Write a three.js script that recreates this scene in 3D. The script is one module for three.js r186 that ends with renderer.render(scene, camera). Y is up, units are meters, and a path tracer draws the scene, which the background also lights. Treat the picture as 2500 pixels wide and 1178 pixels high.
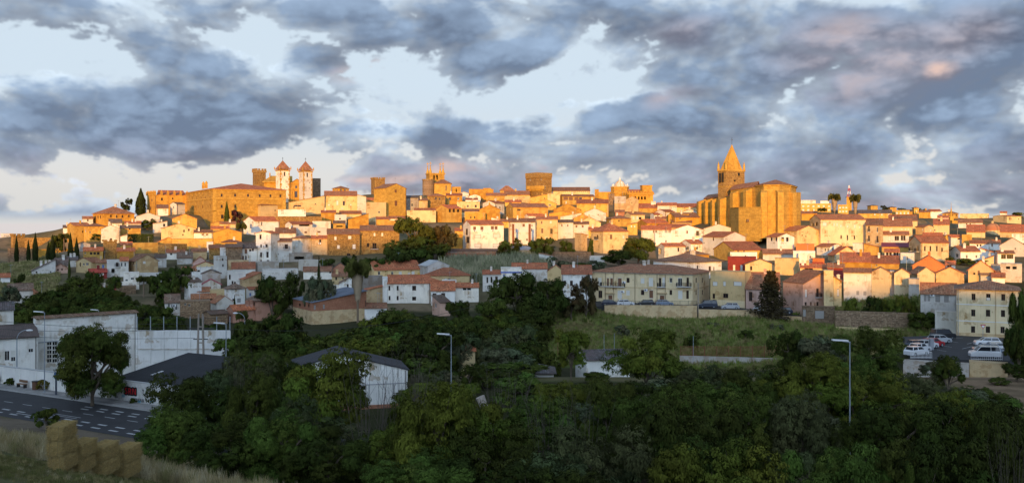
import * as THREE from 'three';
import { mergeGeometries } from 'three/addons/utils/BufferGeometryUtils.js';

// ---------- camera, sky, sun, exposure ----------
const F = 2165, CY = 545, EYE = 20;
const scene = new THREE.Scene();
const camera = new THREE.PerspectiveCamera(2 * Math.atan(589 / F) * 180 / Math.PI, 2500 / 1178, 0.5, 9000);
camera.position.set(0, EYE, 0);
camera.setViewOffset(2500, 1178, 0, 44, 2500, 1178);
const renderer = new THREE.WebGLRenderer({ antialias: true });
renderer.setSize(1024, 482);
renderer.toneMapping = THREE.LinearToneMapping;
renderer.toneMappingExposure = 1.1;
renderer.shadowMap.enabled = true;
const SUN_AZ = 4.5 * Math.PI / 180, SUN_EL = 6 * Math.PI / 180;
const sunDir = new THREE.Vector3(-Math.sin(SUN_AZ), Math.tan(SUN_EL), Math.cos(SUN_AZ)).normalize();
const sun = new THREE.DirectionalLight(new THREE.Color().setRGB(1, 0.485, 0.06), 5.0);
sun.position.copy(sunDir).multiplyScalar(900).add(new THREE.Vector3(0, 15, -250));
sun.target.position.set(0, 15, -250);
sun.castShadow = true;
sun.shadow.radius = 1.8;
sun.shadow.mapSize.set(4096, 4096);
Object.assign(sun.shadow.camera, { left: -420, right: 420, top: 220, bottom: -220, near: 1, far: 2500 });
scene.add(sun, sun.target);

// ---------- seeded random numbers and noise ----------
let seedState = 12345;
const seed = (n) => { seedState = n | 0; };
const rnd = () => { seedState = (seedState + 0x6d2b79f5) | 0; let t = Math.imul(seedState ^ (seedState >>> 15), 1 | seedState); t = (t + Math.imul(t ^ (t >>> 7), 61 | t)) ^ t; return ((t ^ (t >>> 14)) >>> 0) / 4294967296; };
const rr = (a, b) => a + (b - a) * rnd();
const clamp = (v, a = 0, b = 1) => Math.min(b, Math.max(a, v));
const sstep = (a, b, v) => { const t = clamp((v - a) / (b - a)); return t * t * (3 - 2 * t); };
const mix = (a, b, t) => a + (b - a) * t;
const PERM = new Uint8Array(512);
{ const p = [...Array(256).keys()]; seed(77); for (let i = 255; i > 0; i--) { const j = Math.floor(rnd() * (i + 1)); [p[i], p[j]] = [p[j], p[i]]; } for (let i = 0; i < 512; i++) PERM[i] = p[i & 255]; }
const grad = (h, x, y, z) => { h &= 15; const u = h < 8 ? x : y, v = h < 4 ? y : h === 12 || h === 14 ? x : z; return ((h & 1) ? -u : u) + ((h & 2) ? -v : v); };
function noise(x, y, z) {
  const fx = Math.floor(x), fy = Math.floor(y), fz = Math.floor(z), X = fx & 255, Y = fy & 255, Z = fz & 255;
  x -= fx; y -= fy; z -= fz;
  const u = x * x * x * (x * (x * 6 - 15) + 10), v = y * y * y * (y * (y * 6 - 15) + 10), w = z * z * z * (z * (z * 6 - 15) + 10);
  const A = PERM[X] + Y, AA = PERM[A] + Z, AB = PERM[A + 1] + Z, B = PERM[X + 1] + Y, BA = PERM[B] + Z, BB = PERM[B + 1] + Z;
  const l = (a, b, t) => a + t * (b - a);
  return l(l(l(grad(PERM[AA], x, y, z), grad(PERM[BA], x - 1, y, z), u), l(grad(PERM[AB], x, y - 1, z), grad(PERM[BB], x - 1, y - 1, z), u), v),
    l(l(grad(PERM[AA + 1], x, y, z - 1), grad(PERM[BA + 1], x - 1, y, z - 1), u), l(grad(PERM[AB + 1], x, y - 1, z - 1), grad(PERM[BB + 1], x - 1, y - 1, z - 1), u), v), w);
}
function fbm(x, y, z, oct, gain = 0.5) { let s = 0, a = 1, n = 0; for (let i = 0; i < oct; i++) { s += a * noise(x, y, z); n += a; a *= gain; x = x * 2.03 + 7.1; y = y * 2.03 + 3.7; z = z * 2.03 + 1.3; } return s / n; }

const billow = (x, y, z, oct) => { let s = 0, a = 1, n = 0; for (let i = 0; i < oct; i++) { s += a * Math.abs(noise(x, y, z)); n += a; a *= 0.58; x = x * 2.07 + 3.1; y = y * 2.07 + 1.7; z = z * 2.07 + 5.3; } return 1.6 * s / n; };
// ---------- the sky: pale dawn air with banks of blue-grey cloud ----------
{
  const W = 4096, H = 2048, data = new Float32Array(W * H * 4);
  // cloud banks: x, y, half width, half height (in units of 1/2165 of the distance, from the view axis), strength
  const banks = [
    [330, 285, 560, 78, 1.0], [120, 340, 330, 46, .8], [800, 245, 130, 66, .8], [600, 185, 170, 50, .8], [860, 300, 120, 34, .6], [520, 335, 300, 32, .7], [30, 210, 160, 40, .5],
    [70, 25, 170, 50, .7], [420, 40, 130, 70, .7], [545, 70, 90, 60, .6], [700, 18, 190, 50, .9], [300, 130, 100, 50, .42], [200, 80, 60, 40, .2], [430, 130, 40, 30, .25],
    [1240, 62, 370, 98, 1.1], [1290, 165, 90, 52, .8], [1000, 60, 190, 50, .7], [770, 105, 50, 46, .5], [880, 70, 90, 40, .5],
    [2000, 120, 420, 140, .8], [2290, 190, 330, 110, .85], [1720, 30, 170, 60, .55], [2400, 50, 260, 100, .9], [2000, 210, 330, 60, .8], [1780, 170, 130, 60, .6],
    [1900, 345, 680, 84, .95], [1400, 325, 200, 62, .85], [2300, 420, 420, 92, .95], [1600, 440, 400, 70, .8], [1450, 275, 90, 40, .6], [1700, 262, 120, 40, .5], [2450, 280, 130, 80, .6],
    [1095, 330, 62, 42, .55], [1230, 365, 70, 40, .6], [932, 394, 46, 16, .75], [1010, 398, 40, 12, .5], [820, 432, 260, 15, .5], [1160, 430, 170, 26, .75], [1560, 180, 60, 24, .4], [1300, 440, 140, 28, .6],
    [130, 523, 190, 13, .85], [40, 562, 110, 10, .8], [240, 508, 60, 10, .5], [2050, 490, 420, 36, .6],
    [920, 160, 130, 70, -.5], [1130, 255, 200, 60, -.6], [1500, 115, 110, 50, -.4], [1620, 60, 70, 50, -.45], [150, 130, 180, 34, -.2], [640, 120, 110, 30, -.15], [400, 440, 420, 30, -.35], [900, 350, 200, 26, -.25], [1420, 215, 150, 40, -.5], [400, 90, 40, 30, -.3], [1880, 290, 90, 16, -.35], [2170, 300, 80, 14, -.4], [1650, 90, 80, 60, -.3],
  ];
  const warm = [[2130, 150, 210, 80, .5], [2332, 168, 46, 26, .95], [828, 172, 52, 26, .75], [1215, 408, 120, 14, .7], [1660, 250, 80, 26, .4], [1420, 425, 130, 18, .55], [900, 424, 200, 10, .5], [1270, 395, 30, 9, .6], [2360, 60, 120, 50, .25], [1700, 70, 80, 40, .25], [2050, 500, 300, 24, .35]];
  const sum = (list, px, py) => { let s = 0; for (const b of list) { const dx = (px - b[0]) / b[2], dy = (py - b[1]) / b[3], r = dx * dx + dy * dy; if (r < 3.2) { const k = 1 - r / 3.2; s += b[4] * k * k; } } return s; };
  const K = 6.2;
  for (let j = 0; j < H; j++) {
    const el = ((j + 0.5) / H - 0.5) * Math.PI, ce = Math.cos(el), se = Math.sin(el);
    for (let i = 0; i < W; i++) {
      const phi = ((i + 0.5) / W - 0.5) * 2 * Math.PI, x = Math.cos(phi) * ce, z = Math.sin(phi) * ce, o = (j * W + i) * 4;
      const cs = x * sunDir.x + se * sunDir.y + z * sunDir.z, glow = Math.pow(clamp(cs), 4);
      const e = Math.max(se, 0);
      // clear air: cream at the horizon, pale blue above, deeper blue overhead
      const up = sstep(0.0, 0.16, e), top = sstep(0.2, 0.9, e);
      let r = mix(mix(0.63, 0.59, up), 0.24, top), g = mix(mix(0.63, 0.7, up), 0.38, top), b = mix(mix(0.62, 0.8, up), 0.62, top);
      const band = Math.exp(-Math.pow((e - 0.055) / 0.035, 2)); r += 0.06 * band; g += 0.03 * band; b -= 0.0 * band;
      if (j > H * 0.493) {
        const X = x * K, Y = se * K * 1.9, Z = z * K, wq = 0.5 * noise(X * .9, Y * .9 + 5, Z * .9);
        const n = 0.74 * fbm(X + wq, Y, Z, 8, 0.64) + 0.62 * (billow(X * 1.5, Y * 1.7 + wq, Z * 1.5, 6) - 0.4);
        let bank = 0.95, wm = 0, above = 0.95;
        if (z < -0.35) {
          const px = 1250 + F * x / -z, py = CY - F * se / -z;
          const edge = sstep(0, 350, Math.max(-px, px - 2500, -py));
          const wx = px + 110 * noise(X * 1.6, Y * 1.6, Z * 1.6 + 9), wy = py + 42 * noise(X * 1.6 + 4, Y * 1.6, Z * 1.6);
          bank = mix(0.62 * Math.tanh(1.25 * (sum(banks, wx, wy) - 0.3)), 0.95, edge);
          above = mix(0.62 * Math.tanh(1.25 * (sum(banks, wx, wy - 30) - 0.3)), 0.95, edge);
          wm = sum(warm, wx, wy) * (1 - edge);
        }
        const thick = bank + 2.7 * n + 0.2;
        const nUp = 0.72 * fbm(X + wq, Y + 0.13, Z, 5, 0.6), thickUp = above + 2.7 * nUp + 0.2;
        const d = sstep(-0.05, 0.15, thick) * sstep(0, 0.014, e), body = sstep(0.0, 0.8, thick), under = sstep(-0.5, 0.7, thickUp - thick);
        let cr = mix(0.47, 0.19, body), cg = mix(0.555, 0.257, body), cb = mix(0.65, 0.368, body);
        const lump = 1 + 0.75 * fbm(X * 2.4, Y * 2.8, Z * 2.4 + 30, 6, 0.6), dark = mix(1.36, 0.56, under) * mix(1, lump, 0.9);
        cr *= dark; cg *= dark; cb *= mix(dark, 1, 0.08);
        const lowp = Math.exp(-Math.pow((e - 0.045) / 0.03, 2)) * 0.3, wv = clamp((wm * .8 + lowp * .8) * (0.55 + 2.2 * n) * mix(1.25, 0.6, under));
        cr = mix(cr, 0.8, wv); cg = mix(cg, 0.56, wv); cb = mix(cb, 0.47, wv);
        r = mix(r, cr, d); g = mix(g, cg, d); b = mix(b, cb, d);
      } else { r = 0.63; g = 0.62; b = 0.6; }
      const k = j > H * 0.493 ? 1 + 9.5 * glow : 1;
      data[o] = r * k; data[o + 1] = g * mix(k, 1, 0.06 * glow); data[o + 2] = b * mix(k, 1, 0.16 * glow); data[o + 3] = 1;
    }
  }
  const sky = new THREE.DataTexture(data, W, H, THREE.RGBAFormat, THREE.FloatType);
  sky.mapping = THREE.EquirectangularReflectionMapping;
  sky.magFilter = THREE.LinearFilter; sky.wrapS = THREE.RepeatWrapping; sky.needsUpdate = true;
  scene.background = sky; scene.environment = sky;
}
// ---------- textures: what surfaces are made of ----------
const hash2 = (x, y, s = 0) => { let h = Math.imul(x + 7919 * s, 374761393) ^ Math.imul(y + 104729, 668265263); h = Math.imul(h ^ (h >>> 13), 1274126177); return ((h ^ (h >>> 16)) >>> 0) / 4294967296; };
const vn = (x, y, per, s = 0) => { const fx = Math.floor(x), fy = Math.floor(y), tx = x - fx, ty = y - fy, w = (n) => ((n % per) + per) % per, u = tx * tx * (3 - 2 * tx), v = ty * ty * (3 - 2 * ty);
  return mix(mix(hash2(w(fx), w(fy), s), hash2(w(fx + 1), w(fy), s), u), mix(hash2(w(fx), w(fy + 1), s), hash2(w(fx + 1), w(fy + 1), s), u), v); };
const vf = (x, y, per, oct, s = 0) => { let a = 0, k = 1, n = 0; for (let i = 0; i < oct; i++) { a += k * vn(x, y, per, s + i); n += k; k *= 0.55; x *= 2; y *= 2; per *= 2; } return a / n; };
function tex(size, metres, fn) {   // fn(u, v in 0..1) -> [r, g, b] in linear 0..1
  const d = new Uint8Array(size * size * 4);
  for (let j = 0; j < size; j++) for (let i = 0; i < size; i++) { const c = fn(i / size, j / size), o = (j * size + i) * 4; d[o] = clamp(c[0]) * 255; d[o + 1] = clamp(c[1]) * 255; d[o + 2] = clamp(c[2]) * 255; d[o + 3] = 255; }
  const t = new THREE.DataTexture(d, size, size); t.wrapS = t.wrapT = THREE.RepeatWrapping; t.magFilter = THREE.LinearFilter; t.minFilter = THREE.LinearMipmapLinearFilter; t.generateMipmaps = true; t.repeat.set(1 / metres, 1 / metres); t.needsUpdate = true;
  return t;
}
const grey = (f) => (u, v) => { const k = f(u, v); return [k, k, k]; };
const T = {};
T.plaster = tex(512, 9, (u, v) => { const big = vf(u * 5, v * 5, 5, 5, 1), streak = vf(u * 48, v * 4, 48, 3, 7), fine = vf(u * 120, v * 120, 120, 2, 3), stain = 1.3 * sstep(0.5, 0.72, vf(u * 9, v * 4, 9, 5, 21)), bare = sstep(0.7, 0.74, vf(u * 6, v * 6, 6, 6, 29)); const k = 0.62 + 0.3 * big + 0.12 * streak + 0.08 * fine; return [k - 0.17 * stain - 0.22 * bare, k - 0.2 * stain - 0.28 * bare, k - 0.24 * stain - 0.34 * bare]; });
T.old = tex(512, 8, (u, v) => { const big = vf(u * 6, v * 6, 6, 5, 31), patch = sstep(0.5, 0.6, vf(u * 7, v * 9, 7, 5, 41)), streak = vf(u * 64, v * 5, 64, 3, 17), fine = vf(u * 128, v * 128, 128, 2, 33); const k = 0.48 + 0.3 * big + 0.12 * streak + 0.12 * fine; return [k * (1 - 0.18 * patch), k * (1 - 0.25 * patch), k * (1 - 0.32 * patch)]; });
const cells = (u, v, n, s) => { const x = u * n, y = v * n * 1.35, fx = Math.floor(x), fy = Math.floor(y), ny = Math.round(n * 1.35), w = (a, p) => ((a % p) + p) % p; let d1 = 9, d2 = 9, id = 0; for (let j = -1; j <= 1; j++) for (let i = -1; i <= 1; i++) { const cx = w(fx + i, n), cy = w(fy + j, ny), px = fx + i + 0.15 + 0.7 * hash2(cx, cy, s), py = fy + j + 0.15 + 0.7 * hash2(cx, cy, s + 1), d = Math.hypot(px - x, py - y); if (d < d1) { d2 = d1; d1 = d; id = hash2(cx, cy, s + 2); } else if (d < d2) d2 = d; } return [d2 - d1, id]; };
const rub = (u, v) => { const [e, id] = cells(u, v, 20, 5); const j = sstep(0.03, 0.16, e), big = vf(u * 4, v * 4, 4, 4, 51); return [j, id, big]; };
T.rubble = tex(512, 7, (u, v) => { const [j, id, big] = rub(u, v); const hole = id > 0.94 ? 0.45 : 1; const k = (0.42 + 0.42 * id + 0.25 * (big - 0.3)) * mix(0.62, 1, j) * hole; return [k, k * (0.9 + 0.1 * id), k * (0.82 + 0.16 * id)]; });
const ash = (u, v) => { const R = 16, y = v * R, row = Math.floor(y), n = 9, x = u * n + hash2(row, 3, 9), col = Math.floor(x), c = ((col % n) + n) % n, fx = x - col, fy = y - row, jx = Math.min(fx, 1 - fx) * 0.9, jy = Math.min(fy, 1 - fy) * 0.5; return [sstep(0.012, 0.05, Math.min(jx, jy)), hash2(c, row, 13), vf(u * 4, v * 4, 4, 5, 61), vf(u * 60, v * 60, 60, 3, 62)]; };
T.ashlar = tex(512, 8, (u, v) => { const [j, id, big, f] = ash(u, v); const k = (0.5 + 0.2 * id + 0.32 * (big - 0.2) + 0.12 * f) * mix(0.66, 1, j); return [k, k * (0.93 + 0.05 * id), k * (0.86 + 0.1 * id)]; });
T.ashlarBump = tex(512, 8, grey((u, v) => { const [j, id, , f] = ash(u, v); return 0.6 * j + 0.2 * id + 0.2 * f; }));
T.rubbleBump = tex(512, 7, grey((u, v) => { const [j, id] = rub(u, v); return 0.7 * j + 0.3 * id; }));
T.brick = tex(512, 3.6, (u, v) => { const R = 40, y = v * R, row = Math.floor(y), n = 14, x = u * n + (row & 1) * 0.5, col = Math.floor(x), c = ((col % n) + n) % n, fx = x - col, fy = y - row, j = sstep(0.02, 0.1, Math.min(Math.min(fx, 1 - fx), Math.min(fy, 1 - fy) * 0.5)), id = hash2(c, row, 15), big = vf(u * 4, v * 4, 4, 4, 71); const k = (0.5 + 0.3 * id + 0.35 * (big - 0.3)); return [mix(0.62, k, j), mix(0.56, k * (0.85 + 0.15 * id), j), mix(0.5, k * (0.8 + 0.2 * id), j)]; });
// curved roof tiles: 20 channels over 5 m, courses of 0.42 m
const tl = (u, v) => { const n = 18, R = 12, x = u * n, col = Math.floor(x), y = v * R + hash2(col, 1, 4) * 0.25, row = Math.floor(y), fx = x - col, fy = y - row; return [Math.sin(fx * Math.PI), fy, hash2(col, ((row % R) + R) % R, 25), vf(u * 4, v * 4, 4, 5, 81), vf(u * 70, v * 70, 70, 2, 85)]; };
T.tile = tex(512, 5, (u, v) => { const [p, fy, id, big, f] = tl(u, v); const lich = sstep(0.5, 0.66, big) * 0.7, k = (0.3 + 0.55 * id + 0.9 * (big - 0.42) + 0.3 * (f - 0.5) + 0.12) * mix(0.5, 1, sstep(0, 0.45, p)); return [mix(k, 0.42, lich * 0.6), mix(k * (0.86 + 0.2 * id), 0.45, lich), mix(k * (0.8 + 0.3 * id), 0.42, lich)]; });
T.tileBump = tex(512, 5, grey((u, v) => { const [p, fy] = tl(u, v); return 0.75 * p + 0.25 * (1 - fy); }));
T.grain = tex(512, 6, (u, v) => { const a = vf(u * 6, v * 6, 6, 6, 91), b = vf(u * 150, v * 150, 150, 2, 95), k = 0.55 + 0.4 * (a - 0.4) + 0.35 * b; return [k, k, k]; });
T.grainBump = tex(512, 6, grey((u, v) => 0.5 * vf(u * 20, v * 20, 20, 4, 97) + 0.5 * vf(u * 130, v * 130, 130, 2, 98)));
T.ribs = tex(256, 2.4, grey((u, v) => 0.5 + 0.5 * Math.sin(u * 2 * Math.PI * 12)));
T.ribColour = tex(512, 9.6, (u, v) => { const a = vf(u * 5, v * 5, 5, 5, 101), s = vf(u * 96, v * 4, 96, 3, 103), k = 0.45 + 0.5 * a + 0.25 * (s - 0.5); return [k, k, k]; });
T.bark = tex(256, 2, (u, v) => { const k = 0.45 + 0.6 * vf(u * 24, v * 6, 24, 4, 111); return [k, k * 0.95, k * 0.9]; });

const cache = new Map();
const rgb = (c) => new THREE.Color().setRGB(c[0], c[1], c[2]);
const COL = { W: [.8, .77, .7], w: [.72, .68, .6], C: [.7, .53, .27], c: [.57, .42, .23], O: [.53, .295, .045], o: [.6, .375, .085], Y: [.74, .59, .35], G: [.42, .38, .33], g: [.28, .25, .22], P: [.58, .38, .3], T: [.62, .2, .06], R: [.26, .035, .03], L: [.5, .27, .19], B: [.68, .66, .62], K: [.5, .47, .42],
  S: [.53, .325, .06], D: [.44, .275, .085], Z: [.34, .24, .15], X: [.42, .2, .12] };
const KIND = { S: ['ashlar', 'ashlarBump', 0.05], D: ['rubble', 'rubbleBump', 0.08], Z: ['rubble', 'rubbleBump', 0.08], X: ['brick', null, 0], K: ['old', null, 0], c: ['old', null, 0], G: ['old', null, 0], g: ['old', null, 0], O: ['old', null, 0], o: ['old', null, 0], P: ['plaster', null, 0] };
function mat(key, make) { if (!cache.has(key)) cache.set(key, make()); return cache.get(key); }
const shifted = (t, v) => { if (!v) return t; const c = t.clone(); c.repeat.copy(t.repeat).multiplyScalar([1, .83, 1.17, .91][v]); c.offset.set(v * .37, v * .61); c.needsUpdate = true; return c; };
const TINT = [[1, 1, 1], [.88, .84, .79], [1.05, 1, .93], [.78, .76, .74]];
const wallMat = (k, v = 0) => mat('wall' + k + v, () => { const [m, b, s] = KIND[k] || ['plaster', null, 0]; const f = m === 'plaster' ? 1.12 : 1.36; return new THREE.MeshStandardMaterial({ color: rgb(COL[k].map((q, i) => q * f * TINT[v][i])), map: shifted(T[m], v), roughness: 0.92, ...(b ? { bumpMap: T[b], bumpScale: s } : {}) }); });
const RCOL = { r: [.62, .22, .095], o: [.46, .22, .11], g: [.27, .185, .125], l: [.6, .25, .11], d: [.2, .17, .15], b: [.5, .09, .06] };
const RT = [[1, 1, 1], [.8, .88, .95], [1.15, 1.05, .95], [.7, .74, .78]];
const roofMat = (k, v = 0) => mat('roof' + k + v, () => new THREE.MeshStandardMaterial({ color: rgb(RCOL[k].map((q, i) => q * 1.15 * RT[v][i])), map: shifted(T.tile, v), bumpMap: T.tileBump, bumpScale: 0.09, roughness: 0.9 }));
const plain = (key, c, rough = 0.85, more = {}) => mat(key, () => new THREE.MeshStandardMaterial({ color: rgb(c), roughness: rough, ...more }));
const grainMat = (key, c, more = {}) => mat(key, () => new THREE.MeshStandardMaterial({ color: rgb(c).multiplyScalar(1.5), map: T.grain, bumpMap: T.grainBump, bumpScale: 0.02, roughness: 0.95, ...more }));
const M = {
  glass: plain('glass', [.018, .017, .016], 0.12), frameW: plain('frameW', [.7, .68, .63], 0.6), frameB: plain('frameB', [.13, .065, .035], 0.6),
  shutterW: plain('shutterW', [.66, .63, .56], 0.6), shutterB: plain('shutterB', [.17, .075, .035], 0.65), shutterG: plain('shutterG', [.3, .28, .25], 0.6), shutterBlue: plain('shutterBlue', [.1, .17, .36], 0.6),
  iron: plain('iron', [.03, .028, .026], 0.5), steel: plain('steel', [.3, .33, .35], 0.5, { metalness: 0.3 }), white: plain('white', [.75, .74, .72], 0.5), acFan: plain('acFan', [.12, .12, .12], 0.6),
  flat: grainMat('flatRoof', [.32, .27, .22]), wood: plain('wood', [.2, .11, .06], 0.8), dark: plain('dark', [.012, .011, .01], 0.9),
};

// ---------- geometry helpers ----------
class Geo {
  constructor() { this.p = []; this.uv = []; }
  tri(a, b, c) {
    const ux = b[0] - a[0], uy = b[1] - a[1], uz = b[2] - a[2], vx = c[0] - a[0], vy = c[1] - a[1], vz = c[2] - a[2];
    let nx = uy * vz - uz * vy, ny = uz * vx - ux * vz, nz = ux * vy - uy * vx; const l = Math.hypot(nx, ny, nz) || 1; nx /= l; ny /= l; nz /= l;
    let tx = nz, tz = -nx; const h = Math.hypot(tx, tz);   // horizontal tangent; v runs up the slope
    if (h < 0.02) { tx = 1; tz = 0; } else { tx /= h; tz /= h; }
    const bx = ny * tz, by = nz * tx - nx * tz, bz = -ny * tx;
    for (const q of [a, b, c]) { this.p.push(q[0], q[1], q[2]); this.uv.push(q[0] * tx + q[2] * tz, q[0] * bx + q[1] * by + q[2] * bz); }
    return this;
  }
  face(...q) { for (let i = 1; i < q.length - 1; i++) this.tri(q[0], q[i], q[i + 1]); return this; }
  slab(q, t) {   // a convex sheet of points with thickness t downwards
    const low = q.map((p) => [p[0], p[1] - t, p[2]]);
    this.face(...q); this.face(...low.slice().reverse());
    for (let i = 0; i < q.length; i++) { const j = (i + 1) % q.length; this.face(q[j], q[i], low[i], low[j]); }
    return this;
  }
  box(x0, y0, z0, x1, y1, z1) {
    const v = (i) => [i & 1 ? x1 : x0, i & 2 ? y1 : y0, i & 4 ? z1 : z0];
    for (const f of [[4, 5, 7, 6], [1, 0, 2, 3], [0, 4, 6, 2], [5, 1, 3, 7], [6, 7, 3, 2], [0, 1, 5, 4]]) this.face(...f.map(v));
    return this;
  }
  cyl(x, z, y0, y1, r0, r1 = r0, n = 12, cap = true) {
    for (let i = 0; i < n; i++) { const a = i / n * 2 * Math.PI, b = (i + 1) / n * 2 * Math.PI; const P = (t, r, y) => [x + Math.cos(t) * r, y, z - Math.sin(t) * r]; this.face(P(a, r0, y0), P(b, r0, y0), P(b, r1, y1), P(a, r1, y1)); if (cap && r1 > 0.001) this.tri(P(a, r1, y1), P(b, r1, y1), [x, y1, z]); }
    return this;
  }
  bar(a, b, r, n = 5, r2 = r) {   // a rod between two points
    const A = new THREE.Vector3(...a), B = new THREE.Vector3(...b), d = B.clone().sub(A).normalize(), u = new THREE.Vector3(Math.abs(d.y) > 0.9 ? 1 : 0, Math.abs(d.y) > 0.9 ? 0 : 1, 0).cross(d).normalize(), v = d.clone().cross(u);
    const P = (c, t, k) => [c.x + (u.x * Math.cos(t) + v.x * Math.sin(t)) * k, c.y + (u.y * Math.cos(t) + v.y * Math.sin(t)) * k, c.z + (u.z * Math.cos(t) + v.z * Math.sin(t)) * k];
    for (let i = 0; i < n; i++) { const s = i / n * 2 * Math.PI, e = (i + 1) / n * 2 * Math.PI; this.face(P(A, s, r), P(A, e, r), P(B, e, r2), P(B, s, r2)); this.tri(P(B, s, r2), P(B, e, r2), [B.x, B.y, B.z]); }
    return this;
  }
  geometry() { const g = new THREE.BufferGeometry(); g.setAttribute('position', new THREE.Float32BufferAttribute(this.p, 3)); g.setAttribute('uv', new THREE.Float32BufferAttribute(this.uv, 2)); g.computeVertexNormals(); return g; }
}
const counts = new Map();
const numbered = (n) => { const k = counts.get(n) || 0; counts.set(n, k + 1); return k ? n + '_' + String(k).padStart(3, '0') : n; };
function part(name, geo, material, parent) { const m = new THREE.Mesh(geo.geometry ? geo.geometry() : geo, material); m.name = name; m.castShadow = m.receiveShadow = true; parent.add(m); return m; }
function thing(name, label, category, x = 0, y = 0, z = 0, turn = 0, group) { const g = new THREE.Group(); g.name = numbered(name); g.position.set(x, y, z); g.rotation.y = turn; g.userData = { label, category }; if (group) g.userData.group = group; scene.add(g); return g; }
function single(name, label, category, geo, material, group) { const m = part(numbered(name), geo, material, scene); m.userData = { label, category }; if (group) m.userData.group = group; return m; }
function structure(name, geo, material) { const m = part(numbered(name), geo, material, scene); m.userData = { kind: 'structure', label: name.replace(/_/g, ' ') }; return m; }
const at = (px, py, d) => [(px - 1250) / F * d, EYE + (CY - py) / F * d, -d];

// ---------- houses ----------
const REG = { z1: [0, 420, 3.927], z2: [330, 370, 3.8], z3: [760, 380, 3.8], z4: [1180, 380, 3.8], z5: [1600, 340, 3.8], z6: [2030, 400, 3.8], b1: [0, 600, 3.927], b2: [390, 560, 3.8], b3: [820, 560, 3.8], b4: [1250, 560, 3.8], b5: [1620, 560, 3.8], b6: [2030, 580, 3.8],
  q1: [1180, 440, 5.89], q2: [1430, 440, 5.89], q3: [600, 440, 5.89], q4: [380, 620, 5.89], q5: [640, 620, 5.89], q6: [1950, 480, 5.89], q7: [2200, 480, 5.89], c1: [0, 730, 2.63], c2: [550, 750, 2.752], c3: [1050, 750, 2.752], c4: [1500, 750, 2.752], c5: [1900, 750, 2.752] };
const lut = (t, v) => { if (v <= t[0][0]) return t[0][1]; for (let i = 1; i < t.length; i++) if (v <= t[i][0]) return mix(t[i - 1][1], t[i][1], (v - t[i - 1][0]) / (t[i][0] - t[i - 1][0])); return t[t.length - 1][1]; };
const DL = [[440, 480], [470, 436], [500, 396], [540, 356], [580, 322], [620, 290], [650, 268], [700, 240], [760, 212], [800, 190]];
const DR = [[500, 520], [515, 450], [530, 392], [560, 342], [600, 292], [640, 252], [680, 216], [720, 192], [830, 170]];
const depthAt = (px, py) => mix(lut(DL, py), lut(DR, py), sstep(1650, 2050, px));
const control = [];   // ground heights where houses stand: x, z, y
function corner(reg, xL, xC, xR, yE, yB, o = {}) {   // the near corner of a block and where its two seen faces end
  const [ox, oy, s] = REG[reg], X = (v) => ox + v / s, Y = (v) => oy + v / s;
  const pl = (X(xL) - 1250) / F, pc = (X(xC) - 1250) / F, pr = (X(xR) - 1250) / F, wa = pc - pl, wb = pr - pc;
  const d = o.d || depthAt(X(xC), Y(yB)), only = wa < 0.0004;
  const beta = (o.th !== undefined ? o.th * Math.PI / 180 : only ? 0 : clamp(Math.atan2(wa, wb), 0.26, 1.3)) - Math.atan(pc);   // th is measured from the line of sight
  const cb = Math.cos(beta), sb = Math.sin(beta), x0 = pc * d;
  const LB = wb < 0.0004 ? (o.dep || 8) : (pr * d - x0) / (cb - pr * sb), LA = only ? (o.dep || Math.min(Math.max(LB * 0.8, 5), 10)) : (x0 - pl * d) / (sb + pl * cb);
  const eave = EYE + (CY - Y(yE)) / F * d, base = EYE + (CY - Y(yB)) / F * d;
  const local = (x, y) => { const p = (X(x) - 1250) / F; if (x < xC && !only) { const t = (x0 - p * d) / (sb + p * cb), D = d + t * cb; return { face: 'A', u: t, v: EYE + (CY - Y(y)) / F * D - base, k: D / F / s, kw: D / F / s / Math.max(0.3, sb + p * cb) }; } const t = (p * d - x0) / (cb - p * sb), D = d + t * sb; return { face: 'B', u: t, v: EYE + (CY - Y(y)) / F * D - base, k: D / F / s, kw: D / F / s / Math.max(0.3, cb - p * sb) }; };
  return { d, beta, LA, LB, x: x0, base, h: eave - base, local, X, Y };
}
// a wall with real openings; P(u, v, w) maps along, up, inwards
function holedWall(g, P, L, v0, v1, holes, depth = 0.22) {
  const us = [0, L], vs = [v0, v1];
  for (const h of holes) { us.push(h[0], h[1]); vs.push(h[2], h[3]); }
  const uu = [...new Set(us.map((v) => +v.toFixed(3)))].filter((v) => v >= 0 && v <= +L.toFixed(3)).sort((a, b) => a - b), vv = [...new Set(vs.map((v) => +v.toFixed(3)))].sort((a, b) => a - b);
  for (let j = 0; j < vv.length - 1; j++) { const cv = (vv[j] + vv[j + 1]) / 2; let from = null;
    for (let i = 0; i < uu.length; i++) { const cu = (uu[i] + uu[i + 1]) / 2, open = i === uu.length - 1 || holes.some((h) => cu > h[0] && cu < h[1] && cv > h[2] && cv < h[3]);
      if (!open && from === null) from = uu[i];
      if (open && from !== null) { g.face(P(from, vv[j], 0), P(uu[i], vv[j], 0), P(uu[i], vv[j + 1], 0), P(from, vv[j + 1], 0)); from = null; } } }
  for (const [a, b, c, e] of holes) { g.face(P(a, c, 0), P(a, e, 0), P(a, e, depth), P(a, c, depth)); g.face(P(b, e, 0), P(b, c, 0), P(b, c, depth), P(b, e, depth)); g.face(P(a, e, 0), P(b, e, 0), P(b, e, depth), P(a, e, depth)); g.face(P(b, c, 0), P(a, c, 0), P(a, c, depth), P(b, c, depth)); }
}
const UNIT = {};
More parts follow.
